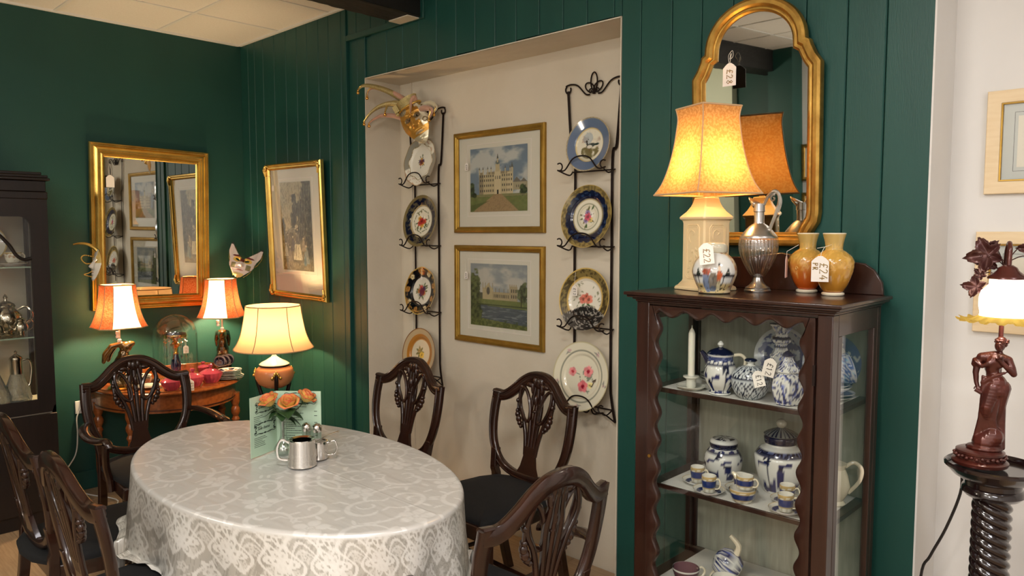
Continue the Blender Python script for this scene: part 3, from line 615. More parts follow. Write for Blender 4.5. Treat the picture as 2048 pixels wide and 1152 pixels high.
# ---------------------------------------------------------------- plate racks
def scroll(cx, cz, r, a0, turns, y, dirn=1, n=22):
    return [(cx+r*(1-.75*i/n)*math.cos(a0+dirn*turns*2*PI*i/n), y, cz+r*(1-.75*i/n)*math.sin(a0+dirn*turns*2*PI*i/n)) for i in range(n+1)]
def rack(label, x0, x1, zt, zb, shelves, crown):
    t = thing('plate_rack', label, 'plate rack', ((x0+x1)/2, .235, zb)); cx = (x0+x1)/2; H = zt-zb; hw = (x1-x0)/2
    for s in (-1, 1):
        g = G(); pts = spline([(s*hw, 0, H-.03), (s*(hw-.022), 0, H-.3), (s*(hw-.045), 0, H-.36), (s*(hw-.045), 0, H*.5), (s*(hw-.045), 0, .22), (s*(hw-.03), -.01, .1), (s*(hw-.005), -.015, 0)], 6)
        g.tube(pts, .0075, 6, flat=.45, up=(0, 1, 0)); build(g, 'upright', M['iron'], t)
        g = G(); g.tube(spline([(s*.025, 0, H-.06), (s*.05, 0, H-.055), (s*(hw-.06), 0, H-.012), (s*(hw-.02), 0, H), (s*(hw+.012), 0, H-.004)]+[(s*(hw+.0+.016*math.cos(a)), 0, H-.022+.018*math.sin(a)) for a in np.linspace(.9, -3.6, 9)], 5), .004, 6); build(g, 'top_scroll', M['iron'], t)
    if crown:
        g = G()
        for a, L in ((0, .085), (.95, .06), (-.95, .06)):
            pts = []
            for q in np.linspace(0, 2*PI, 17): u_, v_ = .019*math.sin(q), L*(.5-.5*math.cos(q)); pts.append((u_*math.cos(a)+v_*math.sin(a), 0, H-.045+v_*math.cos(a)-u_*math.sin(a)))
            g.tube(pts, .0036, 6)
        g.tube([(0, 0, H-.06), (0, 0, H-.035)], .008, 6); g.tube(scroll(-.02, H-.045, .013, 0, 1.2, 0), .003, 5); g.tube(scroll(.02, H-.045, .013, PI, 1.2, 0, -1), .003, 5)
        build(g, 'crown', M['iron'], t)
    for zz in shelves:
        z = zz-zb; g = G(); w_ = hw-.03
        g.tube(spline([(-w_, 0, z-.0), (-w_+.02, -.05, z-.02), (-w_-.01, -.09, z+.0)]+[(-w_-.004+.018*math.cos(a), -.095, z+.018+.018*math.sin(a)) for a in np.linspace(-2.2, 2.2, 7)], 4), .0035, 6)
        g.tube(spline([(w_, 0, z-.0), (w_-.0, -.05, z-.018), (w_, -.09, z)]+[(w_+.004-.018*math.cos(a), -.095, z+.018+.018*math.sin(a)) for a in np.linspace(-2.2, 2.2, 7)], 4), .0035, 6)
        g.tube(spline([(-w_-.01, -.092, z+.002), (-w_+.03, -.095, z+.002), (-w_*.4, -.095, z+.05), (0, -.095, z+.062), (w_*.4, -.095, z+.05), (w_-.03, -.095, z+.002), (w_+.01, -.092, z+.002)], 5), .0038, 6)
        g.tube([(-w_, -.003, z-.002), (w_, -.003, z-.002)], .0035, 6)
        build(g, 'plate_holder', M['iron'], t)
    g = G(); g.tube(spline([(-hw+.005, -.015, .02), (-hw*.5, -.012, .03), (-.02, -.01, .02), (0, -.01, .05), (.02, -.01, .02), (hw*.5, -.012, .03), (hw-.005, -.015, .0)], 6), .0038, 6); build(g, 'bottom_scroll', M['iron'], t)
    return t
rack('tall black wrought iron plate rack with a leaf crown, in the white niche', 2.825, 3.135, 2.325, .735, (1.91, 1.555, 1.17, .79), True)
rack('tall black wrought iron plate rack under the jester mask in the niche', 1.61, 1.915, 2.325, .735, (1.90, 1.545, 1.16, .78), True)

# ================================================================ chairs
def mirrorx(pts): return [(-p[0],)+tuple(p[1:]) for p in pts]
SH_TOP = spline([(0, .955), (.05, .949), (.1, .922), (.14, .886), (.18, .856), (.21, .845), (.236, .846)], 5)+[(.26, .848)]
SH_SIDE = [(.243, .866)]+spline([(.244, .84), (.248, .78), (.244, .70), (.228, .63), (.196, .57), (.15, .53), (.08, .506), (0, .5)], 5)
def lean(x, z): return -(z-.46)*.19+.42*x*x*(z > .46)
def ribbon(g, path, wid, dep, molded=True):
    """sweep a moulded section along an x,z path on the leaning curved back"""
    n = len(path); W = wid if hasattr(wid, '__len__') else [wid]*n; rings = []
    sec = [(-.5, -.3), (-.5, .3), (-.42, .5), (-.26, .56), (-.2, .42), (0, .52), (.2, .42), (.26, .56), (.42, .5), (.5, .3), (.5, -.3), (.35, -.5), (-.35, -.5)] if molded else [(-.5, -.3), (-.5, .25), (-.3, .5), (.3, .5), (.5, .25), (.5, -.3), (.3, -.5), (-.3, -.5)]
    for i in range(n):
        a = path[max(i-1, 0)]; b = path[min(i+1, n-1)]; tx, tz = b[0]-a[0], b[1]-a[1]; L = math.hypot(tx, tz) or 1; nx, nz = -tz/L, tx/L
        x, z = path[i]
        rings.append([(x+nx*W[i]*u, lean(x, z)+dep*v, z+nz*W[i]*u) for u, v in sec])
    g.loft(rings)
def make_chair(label, arms=False, group=None):
    t = thing('armchair' if arms else 'dining_chair', label, 'chair', group=group); m = M['chairwood']
    g = G(); top = [(-x, z) for x, z in SH_TOP[::-1]][:-1]+SH_TOP; ribbon(g, top, .05, .03); build(g, 'top_rail', m, t, 0, 50)
    g = G(); side = [(x, z) for x, z in SH_SIDE][::1]; full = side[:-1]+[(-x, z) for x, z in side[::-1]]
    nn = len(full); ws = [.050-.014*math.sin(PI*i/(nn-1)) for i in range(nn)]; ribbon(g, full, ws, .027); build(g, 'shield_frame', m, t, 0, 50)
    # splat
    g = G()
    g.add(*(lambda P: (P, [tuple(range(len(P)//2-1, -1, -1)), tuple(range(len(P)//2, len(P)))]+[(i, (i+1) % (len(P)//2), len(P)//2+(i+1) % (len(P)//2), len(P)//2+i) for i in range(len(P)//2)]))(
        [(x, lean(x, z)-.008, z) for x, z in [(-.07, .505), (.07, .505), (.045, .55), (.033, .6), (.034, .64), (-.034, .64), (-.033, .6), (-.045, .55)]]+[(x, lean(x, z)+.009, z) for x, z in [(-.07, .505), (.07, .505), (.045, .55), (.033, .6), (.034, .64), (-.034, .64), (-.033, .6), (-.045, .55)]]))
    build(g, 'splat_foot', m, t)
    RX = 1.22
    ribs = {0: [(0, .6), (0, .75), (0, .9), (0, .945)], 1: [(.013, .6), (.018, .7), (.026, .8), (.02, .87), (.012, .94)], 2: [(.026, .6), (.036, .68), (.058, .76), (.082, .81), (.088, .85), (.072, .91)]}
    for k, P in ribs.items():
        for s in ((1, -1) if k else (1,)):
            g = G(); pp = spline([(s*x*RX, z) for x, z in P], 6); nq = len(pp); ribbon(g, pp, [.014+.007*math.sin(PI*i/nq) for i in range(nq)] if k < 2 else [.018]*nq, .016, False); build(g, 'splat_rib', m, t, 0, 50)
    for s in (-1, 1):
        g = G(); lp = [(s*RX*(.052+.026*math.cos(a)+.018*math.sin(a)), .825+.075*math.sin(a)+.004*math.cos(a)) for a in np.linspace(0, 2*PI, 29)]
        g.tube([(x, lean(x, z)+.008, z) for x, z in lp[:-1]], .0085, 8, closed=True)
        build(g, 'splat_loop', m, t)
        g = G()
        for (x, z, r) in ((.078, .752, .016), (.086, .772, .014), (.07, .735, .012), (.06, .722, .009), (.088, .79, .01), (.092, .835, .011), (.08, .9, .012)): g.ball((s*x*RX, lean(x, z)+.006, z), (r*.95, .013, r*1.1), 10, 7)
        g.tube([(s*x*RX, lean(x, z)+.004, z) for x, z in ((.058, .715), (.066, .73), (.078, .752), (.086, .775), (.09, .80), (.092, .835), (.086, .87), (.078, .905))], .006, 6); build(g, 'carving', m, t)
    g = G()
    for i, (x, z, rx, rz) in enumerate(((0, .925, .024, .03), (-.02, .93, .015, .026), (.02, .93, .015, .026), (0, .845, .011, .03), (-.052, .915, .026, .014), (.052, .915, .026, .014), (0, .80, .014, .008), (-.03, .9, .01, .03), (.03, .9, .01, .03))): g.ball((x, lean(x, z)+.004, z), (rx, .014, rz), 10, 7)
    build(g, 'crest_carving', m, t)
    # rear legs from shield side to floor
    for s in (-1, 1):
        g = G(); P = [(.212, -.0, .60), (.205, .0, .54), (.198, .002, .46), (.196, -.01, .3), (.194, -.045, .12), (.193, -.075, 0)]; pp = spline(P, 4); rings = []
        for i, (x, y, z) in enumerate(pp):
            h = .018 if z < .45 else .017; yy = y if z < .5 else lean(x, z)
            rings.append([(s*x-h, yy-h, z), (s*x+h, yy-h, z), (s*x+h, yy+h, z), (s*x-h, yy+h, z)])
        g.loft(rings); build(g, 'rear_leg', m, t, .003)
        g = G(); g.loft([[(s*.225+a*h, .43+b*h, z) for a, b in ((-1, -1), (1, -1), (1, 1), (-1, 1))] for z, h in ((0, .013), (.2, .017), (.45, .021))]); build(g, 'front_leg', m, t, .003)
    sp = [(-.205, -.005), (.205, -.005), (.25, .44), (.2, .462), (0, .47), (-.2, .462), (-.25, .44)]
    g = G(); g.prism(sp, .395, .455); build(g, 'seat_rail', m, t, .006)
    g = G(); q = [(x*.93, .01+(y-.01)*.965) for x, y in sp]; rings = []
    for k_, z in ((1, .455), (1.0, .468), (.97, .478), (.86, .488), (.6, .493), (.2, .495)): rings.append([(x*k_, .22+(y-.22)*k_, z) for x, y in spline(q, 4, True)])
    g.loft(rings); build(g, 'seat', M['seat'], t)
    g = G()
    for a in (-1, 1): g.tube([(a*.195, -.02, .17), (a*.225, .43, .17)], .011, 6)
    g.tube([(-.21, .2, .17), (.21, .2, .17)], .011, 6); build(g, 'stretcher', m, t)
    if arms:
        for s in (-1, 1):
            g = G(); P = spline([(s*.236, -.035, .67), (s*.275, .03, .672), (s*.305, .12, .662), (s*.31, .22, .652), (s*.298, .3, .655), (s*.285, .345, .662), (s*.282, .37, .652), (s*.284, .376, .635)], 5)
            n_ = len(P); g.tube(P, [.018+.008*math.sin(PI*min(1, i/(n_*.8))) for i in range(n_)], 10, flat=.62, up=(0, 0, 1)); build(g, 'arm', m, t)
            g = G(); P = spline([(s*.284, .345, .648), (s*.282, .33, .6), (s*.268, .29, .53), (s*.25, .27, .46), (s*.245, .27, .40)], 5); g.tube(P, .0165, 8); build(g, 'arm_support', m, t)
    return t
chA = make_chair('dark shield-back armchair at the head of the table, in front of the half-round side table', True)
chA.location = (1.13, -1.16, 0); chA.rotation_euler = (0, 0, -PI/2)
chF = dup(chA, (3.78, -1.06, 0), (0, 0, PI/2+.0), 'polished shield-back armchair at the table end by the china cabinet, seen from behind')
for c_ in chF.children:
    if c_.name.startswith('arm'): c_.scale.y = .62
chB = make_chair('dark shield-back side chair by the niche below the plates under the jester mask'); chB.location = (2.155, -.27, 0); chB.rotation_euler = (0, 0, PI)
chC = dup(chB, (2.89, -.135, 0), (0, 0, PI-.06), 'dark shield-back side chair by the niche below the pink rose plate')
chD = dup(chB, (2.70, -1.885, 0), (0, 0, .0), 'polished side chair with black seat seen from behind on the side opposite the niche')
chE = dup(chB, (2.04, -1.865, 0), (0, 0, -.02), 'shield-back side chair beside the dark oak cabinet, partly cut off by the frame')
# ================================================================ dining table with cloths
TC = (2.67, -1.2)
t = thing('dining_table', 'oval dining table hidden under the white damask cloth', 'table', (TC[0], TC[1], 0))
g = G(); th = np.linspace(0, 2*PI, 72, endpoint=False); g.prism([(.785*math.cos(a), .445*math.sin(a)) for a in th], .725, .755); build(g, 'tabletop', M['mahog'], t)
for sx in (-1, 1):
    for sy in (-1, 1):
        g = G(); g.at((sx*.42, sy*.12, 0)); g.lathe([(.018, 0), (.02, .03), (.03, .1), (.022, .16), (.034, .4), (.04, .55), (.03, .58), (.04, .6), (.04, .726)], 16, cap=(True, True)); build(g, 'leg', M['mahog'], t)
def cloth(name, label, a, b, ztop, drop, nth, ntop, nside, seed, amp, dmask):
    rs = []; cols = []
    th = np.arange(nth)*2*PI/nth; c, s_ = np.cos(th), np.sin(th)
    fold = np.sin(8*th+1.3*np.sin(3*th+seed))*.62+.38*np.sin(15*th+seed+np.sin(5*th))
    rng = np.random.RandomState(seed)
    X = []; U = []
    for i in range(ntop+1):
        f = i/ntop; x, y = a*f*c, b*f*s_
        z = ztop+.0013*(vn((x+2)*1.0, (y+2)*3.5, 9, seed, 3)-.5)*2+.0008*np.exp(-((x+.15)/.004)**2)+.0009*np.exp(-((x+.5)/.005)**2)+.0009*np.exp(-((y-.05)/.004)**2)
        X.append(np.stack([x, y, z], 1)); U.append(np.stack([x, y, 0*x], 1))
    R = .014; 
    dr = drop(th)
    for i in range(1, nside+1):
        t_ = i/nside
        if i <= 5:
            q = i/5*PI/2; off = R*math.sin(q); z = ztop-R*(1-math.cos(q))+0*th; d = 0*th+R*q
        else:
            w_ = (i-5)/(nside-5); d = R*PI/2+w_*dr; off = R+.02*w_+amp*w_**1.1*(fold*.9+.3); z = ztop-R-w_*dr
        nx, ny = c/a, s_/b; L = np.hypot(nx, ny); nx, ny = nx/L, ny/L
        X.append(np.stack([a*c+nx*off, b*s_+ny*off, z+0*th], 1)); U.append(np.stack([(a*c+nx*d), (b*s_+ny*d), d], 1))
    X = np.concatenate(X); U = np.concatenate(U)
    for o_ in (chA, chB, chC, chD, chE, chF):
        Mi = Matrix.LocRotScale(o_.location, o_.rotation_euler, None).inverted(); W = X+np.array([TC[0], TC[1], 0]); Lc = W @ np.array(Mi)[:3, :3].T+np.array(Mi)[:3, 3]
        inside = sst(.285, .265, np.abs(Lc[:, 0]))*sst(-.03, 0, Lc[:, 1])*sst(.51, .485, Lc[:, 1])
        lo = .502+ (X[:, 2]-.3)*.03+.006*np.abs(np.sin(Lc[:, 0]*40))+(.003 if amp > .03 else 0)
        X[:, 2] = np.where((X[:, 2] < lo), X[:, 2]*(1-inside)+lo*inside, X[:, 2])
    C = dmask(U[:, 0], U[:, 1], U[:, 2])
    g = G(); k = ntop+1+nside; f = [(i*nth+j, i*nth+(j+1) % nth, (i+1)*nth+(j+1) % nth, (i+1)*nth+j) for i in range(k-1) for j in range(nth)]
    g.add(X, f, C); return g
def damask(x, y, d):
    P = Paint(x, y, (204, 202, 198)); A = np.zeros(len(x))
    def arc(cx, cy, r, a0, a1, w_, sp=0):
        nonlocal A
        dx, dy = x-cx, y-cy; an = np.mod(np.arctan2(dy, dx)-a0, 2*PI); L = (a1-a0); u = an/L; rr = r*(1-sp*np.clip(u, 0, 1)); ww = w_*np.sin(PI*np.clip(u, 0.03, .97))**.5+.0012
        A = np.maximum(A, (1-sst(ww*.75, ww*1.15, np.abs(np.hypot(dx, dy)-rr)))*(u <= 1))
    def fl(cx, cy, r, n, rot):
        nonlocal A
        dx, dy = x-cx, y-cy; an = np.arctan2(dy, dx)+rot; dd = np.hypot(dx, dy); pet = r*(.55+.45*np.abs(np.cos(an*n/2)))
        A = np.maximum(A, (1-sst(.9, 1.05, dd/pet))*(1-.6*(np.abs(np.sin(an*n/2)) > .96))*(1-.7*((dd < r*.24)*(dd > r*.16))))
    rn = random.Random(11)
    for ix in range(-3, 4):
        for iy in range(-2, 3):
            for sg in (1, -1):
                cx, cy = ix*.3+(iy % 2)*.15, iy*.27+sg*.07
                if abs(cx) > 1 or abs(cy) > .7: continue
                a0 = rn.random()*6.28
                arc(cx, cy, .085, a0, a0+5.0, .0085, .62); arc(cx+.03*sg, cy+.02, .034, a0+2, a0+6.2, .005, .5); arc(cx, cy, .11, a0+3.5, a0+5.2, .006, -.1)
                for k in range(5):
                    q = a0+k*.7; A = np.maximum(A, 1-sst(.85, 1.1, np.hypot(((x-cx-.1*math.cos(q))*math.cos(q)+(y-cy-.1*math.sin(q))*math.sin(q))/.02, (-(x-cx-.1*math.cos(q))*math.sin(q)+(y-cy-.1*math.sin(q))*math.cos(q))/.0065)))
            fl(ix*.3+.15+(iy % 2)*.15, iy*.27, .06, 5, rn.random()*6)
    top = (d < .02)
    P.fill(A*top, (230, 229, 226), .75)
    # lace on the overhang
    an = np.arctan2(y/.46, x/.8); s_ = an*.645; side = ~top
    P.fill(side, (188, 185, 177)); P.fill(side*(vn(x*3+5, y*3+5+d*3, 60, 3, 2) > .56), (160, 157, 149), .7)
    def motif(px, pd, oy, R, n, w_=.16, col=(234, 233, 228), a_=.9):
        u = (np.mod(s_+px*(np.floor((d-oy)/pd) % 2)*.5, px)-px/2); v = np.mod(d-oy, pd)-pd/2; rr = np.hypot(u, v); aa = np.arctan2(v, u); pet = R*(.72+.28*np.cos(aa*n))
        P.fill(side*(np.abs(rr-pet) < R*w_), col, a_); P.fill(side*(rr < R*.3), col, a_); return u, v, rr, aa
    motif(.16, .15, .02, .05, 6); motif(.16, .15, .02, .03, 6, .2); motif(.16, .15, -.055, .028, 5, .22); motif(.08, .05, .0, .013, 5, .4, (226, 224, 218), .7)
    u = np.mod(s_, .16)-.08; v = np.mod(d, .15)-.075
    P.fill(side*(np.abs(np.abs(u)-.05-.02*np.sin(v*60)) < .0055), (236, 235, 230), .85); P.fill(side*(np.abs(v-.04*np.cos(u*39)) < .005), (236, 235, 230), .8); P.fill(side*(np.abs(v-.03*np.cos(u*39)-.012) < .004), (232, 231, 226), .7)
    P.fill(side*(np.abs(u*1.2+v-.02*np.sin(v*90)) < .0045), (232, 231, 226), .6); P.fill((d < .024)*(d > .014), (222, 220, 214), .6)
    return P.c
M['cloth'] = mat('damask_cloth', (255, 255, 255), .45, attr=True, bump=.22, bscale=34, bdist=.004, spec=.5, coat=.9)
M['cloth'].node_tree.nodes['Principled BSDF'].inputs['Coat Roughness'].default_value = .27
M['cloth'].node_tree.nodes['Principled BSDF'].inputs['Coat IOR'].default_value = 2.3
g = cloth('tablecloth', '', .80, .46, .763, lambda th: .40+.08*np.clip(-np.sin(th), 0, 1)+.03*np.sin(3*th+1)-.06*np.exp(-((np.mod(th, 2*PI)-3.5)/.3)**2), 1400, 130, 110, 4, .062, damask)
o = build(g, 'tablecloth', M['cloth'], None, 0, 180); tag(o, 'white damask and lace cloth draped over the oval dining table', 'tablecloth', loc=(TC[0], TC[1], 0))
g = cloth('u', '', .786, .446, .7575, lambda th: .50+.02*np.sin(2*th), 200, 6, 20, 9, .02, lambda x, y, d: np.ones((len(x), 3))*222)
o = build(g, 'undercloth', M['lawn'], None, 0, 180); tag(o, 'plain white undercloth showing below the lace tablecloth', 'tablecloth', loc=(TC[0], TC[1], 0))

# ================================================================ half-round side table and what stands on it
ZT = .67
t = thing('side_table', 'honey walnut half-round side table against the green left wall', 'side table', (.02, -.64, 0))
def dsh(a, b, k=.8, n=48): return [(a*abs(math.cos(q))**k, b*math.sin(q)) for q in np.linspace(-PI/2, PI/2, n)]
g = G(); rings = []
for s_, z in ((.955, -.03), (.985, -.026), (1, -.018), (1, -.012), (.985, -.006), (.985, 0)): rings.append([(x*s_, y*s_, ZT+z) for x, y in dsh(.64, .46)])
g.loft(rings); build(g, 'tabletop', M['walnut'], t, 0, 30)
g = G()
for z0, z1, s_ in ((.53, .642, .92),): g.loft([[(x*s_, y*s_, z) for x, y in dsh(.64, .46)] for z in (z0, z0+.004, z1)])
build(g, 'apron', M['walnut'], t, 0, 30)
g = G(); g.loft([[(x*.928, y*.928, z) for x, y in dsh(.64, .46)] for z in (.545, .55)]); build(g, 'apron_bead', M['mahog'], t)
for x, y in ((.4, -.33), (.4, .33), (.05, -.4), (.05, .4)):
    g = G(); g.at((x, y, 0)); g.lathe([(.012, 0), (.02, .03), (.014, .06), (.022, .12), (.024, .3), (.018, .36), (.028, .38), (.018, .4), (.03, .43), (.03, .45), (.02, .47), (.03, .50), (.03, .56)], 14, cap=(True, True)); build(g, 'leg', M['walnut'], t)
g = G(); P = [(.005+.03*math.cos(q), .40*math.sin(q), ZT+.0) for q in np.linspace(-PI/2, PI/2, 24)]
g.loft([[(x, y, z), (x+.018, y, z), (x+.018, y, z+h), (x, y, z+h)] for (x, y, z), h in zip(P, [.02+.045*math.sin(PI*i/23) for i in range(24)])]); build(g, 'gallery', M['walnut'], t, .003)
# ---------------------------------------------------------------- lamps
def bulb(t, loc, r=.028, m='bulb'):
    g = G(); g.ball(loc, (r, r, r*1.25), 14, 10); return build(g, 'bulb', M[m], t)
def shade(t, poly, prof, h, z0, mats, trim='trimc', rib=.0022, nz=14):
    """loft a shade; poly = corner points of the unit section; one panel object per side"""
    pr_ = spline([(s_, q*h) for s_, q in prof], 4); sh = thing if False else None
    base = bpy.data.objects.new('lamp_shade', None); COL.objects.link(base); base.parent = t; base.empty_display_size = .02
    n = len(poly)
    for i in range(n):
        a, b = poly[i], poly[(i+1) % n]; rings = []
        for s_, z in pr_: rings.append([((a[0]*(1-u)+b[0]*u)*s_, (a[1]*(1-u)+b[1]*u)*s_, z0+z) for u in np.linspace(0, 1, 5)])
        g = G(); g.loft(rings, False); build(g, 'shade_panel', M[mats[i % len(mats)]], base)
    g = G()
    for i in range(n): g.tube([(poly[i][0]*s_, poly[i][1]*s_, z0+z) for s_, z in pr_], rib, 5)
    for s_, z in (pr_[0], pr_[-1]): g.tube([(p[0]*s_, p[1]*s_, z0+z) for p in poly], rib*1.5, 6, closed=True)
    build(g, 'shade_trim', M[trim], base)
    return base
OCT = [(1, -.6), (1, .6), (.6, 1), (-.6, 1), (-1, .6), (-1, -.6), (-.6, -1), (.6, -1)]
BELL = [(1.0, 0), (.89, .14), (.79, .32), (.71, .55), (.655, .8), (.63, 1.0)]
M['hare'] = mat('black_gold_glaze', (22, 17, 9), .12, metal=.55, c2=(118, 90, 40), scale=9, coat=1, contrast=.12)
def hare_lamp(label, loc, rz, rz_sh, flip=1):
    t = thing('table_lamp', label, 'table lamp', loc, rz)
    S_ = 1.0
    blob([(0, 0, .035, .062, .06, .04), (-.012, 0, .085, .056, .052, .07), (.008, 0, .15, .044, .042, .06), (.02, 0, .2, .034, .032, .045),
          (.034, 0, .255, .038, .03, .034), (.062, 0, .272, .024, .02, .02), (.078, 0, .276, .013, .013, .012),
          (.04, -.036, .05, .034, .022, .05), (.04, .036, .05, .034, .022, .05), (.06, -.03, .018, .034, .014, .016), (.06, .03, .018, .034, .014, .016),
          ([(.035, -.024, .14), (.058, -.022, .09), (.056, -.02, .03)], [.014, .012, .012]), ([(.035, .024, .14), (.058, .022, .09), (.056, .02, .03)], [.014, .012, .012]),
          ([(.02, -.016, .278), (-.035, -.03, .262), (-.07, -.036, .215), (-.082, -.036, .17)], [.013, .019, .02, .013]), ([(.02, .016, .278), (-.035, .03, .262), (-.07, .036, .215), (-.082, .036, .17)], [.013, .019, .02, .013]),
          (-.07, 0, .05, .02, .018, .018)], 'hare_body', M['hare'], t, .0055, 3)
    g = G(); g.lathe([(.075, 0), (.078, .006), (.07, .014), (.0, .014)], 28, cap=(True, False)); build(g, 'base', M['brass'], t)
    g = G(); g.at((.0, 0, 0)); g.lathe([(.012, .275), (.012, .30), (.006, .305), (.006, .365), (.014, .37), (.016, .40), (.01, .405)], 14, cap=(True, True)); build(g, 'lamp_holder', M['plastic'], t)
    g = G(); g.at((.0, -.026, .33)); g.lathe([(.009, -.018), (.012, -.01), (.008, 0), (.012, .012), (.01, .024)], 12, cap=(True, True)); build(g, 'switch', M['plastic'], t)
    bulb(t, (0, 0, .47))
    sh = shade(t, [(x*.138, y*.138) for x, y in OCT], BELL, .256, .378, ['shadew', 'shadeo', 'shadeo', 'shadeo', 'shadew', 'shadeo', 'shadeo', 'shadeo']); sh.rotation_euler.z = rz_sh-rz
    return t
hare_lamp('gold and black hare lamp with bell shade at the left end of the side table', (.30, -.975, ZT), .9, 0)
hare_lamp('gold and black hare lamp with bell shade near the corner, right of the dome', (.205, -.285, ZT), -.45, -.75)
# urn lamp
g = G()
t = thing('plant_stand', 'small round wooden stand in the corner carrying the terracotta urn lamp', 'stand', (.95, -.31, 0))
g.lathe([(.13, .545), (.135, .55), (.135, .558), (.12, .56), (0, .56)], 32, cap=(True, False)); build(g, 'tabletop', M['mahog'], t)
g = G(); g.lathe([(.025, .04), (.03, .2), (.018, .3), (.03, .42), (.03, .545)], 16, cap=(True, True)); build(g, 'column', M['mahog'], t)
for k in range(3):
    a = k*2.094+.3; g = G(); g.tube(spline([(.02*math.cos(a), .02*math.sin(a), .16), (.1*math.cos(a), .1*math.sin(a), .1), (.17*math.cos(a), .17*math.sin(a), .015)], 5), .014, 8); build(g, 'leg', M['mahog'], t)
t = thing('table_lamp', 'terracotta urn table lamp on dark scrolled legs with a peach silk shade', 'table lamp', (.95, -.31, .56))
M['terra'] = mat('terracotta_glaze', (206, 132, 82), .3, c2=(216, 146, 98), scale=6, coat=.3)
g = G(); g.lathe([(.02, .105), (.06, .112), (.095, .135), (.113, .168), (.116, .195), (.108, .225), (.092, .24), (.085, .243)], 40, cap=(True, True)); build(g, 'urn_body', M['terra'], t)
g = G(); g.lathe([(.088, .243), (.088, .25), (.08, .252)], 40, cap=(True, True)); build(g, 'dark_rim', M['iron'], t)
g = G(); g.lathe([(.088, .252), (.09, .256), (.075, .268), (.05, .28), (.026, .296), (.02, .3), (.012, .31), (.008, .33)], 36, cap=(True, True)); build(g, 'urn_lid', M['porcelain'], t)
for k in range(3):
    a = k*2.094-.42; c_, s_ = math.cos(a), math.sin(a)
    g = G(); g.tube(spline([(.112*c_, .112*s_, .2), (.118*c_, .118*s_, .165), (.1*c_, .1*s_, .1), (.088*c_, .088*s_, .05), (.11*c_, .11*s_, .0)], 5), [.014]*5+[.012]*16 if False else .012, 8); build(g, 'leg', M['iron'], t)
    g = G()
    for j, q in enumerate((-1.1, -.6, 0, .6, 1.1)):
        L = .034-.006*abs(q); du = math.sin(q)*L*.8; g.ball((.124*c_-s_*du*.7, .124*s_+c_*du*.7, .2+math.cos(q)*L*.7-.01), (.007, .007, .014-.003*abs(q)), 8, 6)
    for q in (-1, 1): g.ball((.124*c_-s_*.024*q, .124*s_+c_*.024*q, .185), .009, 8, 6)
    build(g, 'acanthus_mount', M['giltb'], t)
g = G(); 
for r in (.004,): g.tube([(0, 0, .32), (0, 0, .455)], .01, 10)
build(g, 'lamp_holder', M['brass'], t); bulb(t, (0, 0, .485), .028, 'bulb_urn')
HEX = [(math.cos(a), math.sin(a)) for a in np.arange(18)*2*PI/18]
b_ = bpy.data.objects.new('lamp_shade', None); COL.objects.link(b_); b_.parent = t
prs = spline([(.235, 0), (.212, .035), (.19, .09), (.175, .16), (.165, .22), (.160, .262)], 4)
for k in range(6):
    g = G(); rings = [[(r*(1-.012*math.sin(PI*u))*math.cos(PI/3*(k+u)), r*(1-.012*math.sin(PI*u))*math.sin(PI/3*(k+u)), .352+z) for u in np.linspace(0, 1, 9)] for r, z in prs]; g.loft(rings, False); build(g, 'shade_panel', M['shadecool'], b_)
g = G()
for k in range(6): g.tube([(r*1.003*math.cos(PI/3*k), r*1.003*math.sin(PI/3*k), .352+z) for r, z in prs], .003, 5)
for r, z in (prs[0], prs[-1]): g.tube([(r*math.cos(a), r*math.sin(a), .352+z) for a in np.linspace(0, 2*PI, 48, endpoint=False)], .0035, 6, closed=True)
build(g, 'shade_trim', M['trimc'], b_)
# ---------------------------------------------------------------- glass dome with candle lustre
t = thing('glass_dome', 'clear glass dome on a wooden base on the side table between the hare lamps', 'glass dome', (.27, -.63, ZT))
g = G(); g.lathe([(.15, 0), (.152, .008), (.146, .016), (.14, .02), (0, .02)], 40, cap=(True, False)); build(g, 'base', M['walnut'], t)
g = G(); pf = [(.134, .021), (.134, .29)]+[(.134*math.cos(a), .29+.135*math.sin(a)) for a in np.linspace(.08, PI/2, 16)]
g.lathe(pf+[(q[0]*.975, q[1]-.003) for q in pf[::-1]], 56); build(g, 'dome', M['dome'], t)
t = thing('candle_lustre', 'brass candle lustre with hanging crystal drops under the glass dome', 'candle holder', (.27, -.63, ZT+.021))
M['cobalt'] = mat('dark_blue_enamel', (18, 16, 44), .1, coat=1)
g = G(); g.lathe([(.05, 0), (.052, .005), (.036, .014), (.022, .02), (.024, .03), (.016, .035)], 28, cap=(True, True)); build(g, 'foot', M['brass'], t)
g = G(); g.lathe([(.018, .035), (.03, .04), (.032, .08), (.022, .12), (.014, .145)], 24, cap=(True, True)); build(g, 'blue_body', M['cobalt'], t)
g = G(); g.lathe([(.014, .145), (.018, .15), (.013, .16), (.017, .19), (.03, .2), (.032, .21), (.02, .218), (.015, .23), (.022, .24), (.04, .247), (.068, .256), (.072, .266), (.07, .274), (.055, .268), (0, .262)], 32, cap=(True, False)); build(g, 'stem', M['brass'], t)
g = G(); g.lathe([(.05, .272), (.066, .277), (.066, .281), (.0, .281)], 28, cap=(True, False)); build(g, 'candle_tray', M['iron'], t)
for k in range(8):
    a = k*PI/4+.2; c_, s_ = math.cos(a)*.066, math.sin(a)*.066; g = G()
    g.at((c_, s_, .24)); g.lathe([(0, .012), (.007, .006), (.0, -.002)], 8); g.lathe([(0, -.003), (.008, -.012), (0, -.022)], 8); g.lathe([(.0, -.024), (.006, -.034), (.006, -.09), (.008, -.10), (0, -.12)], 6); build(g, 'crystal_drop', M['crystal'], t)
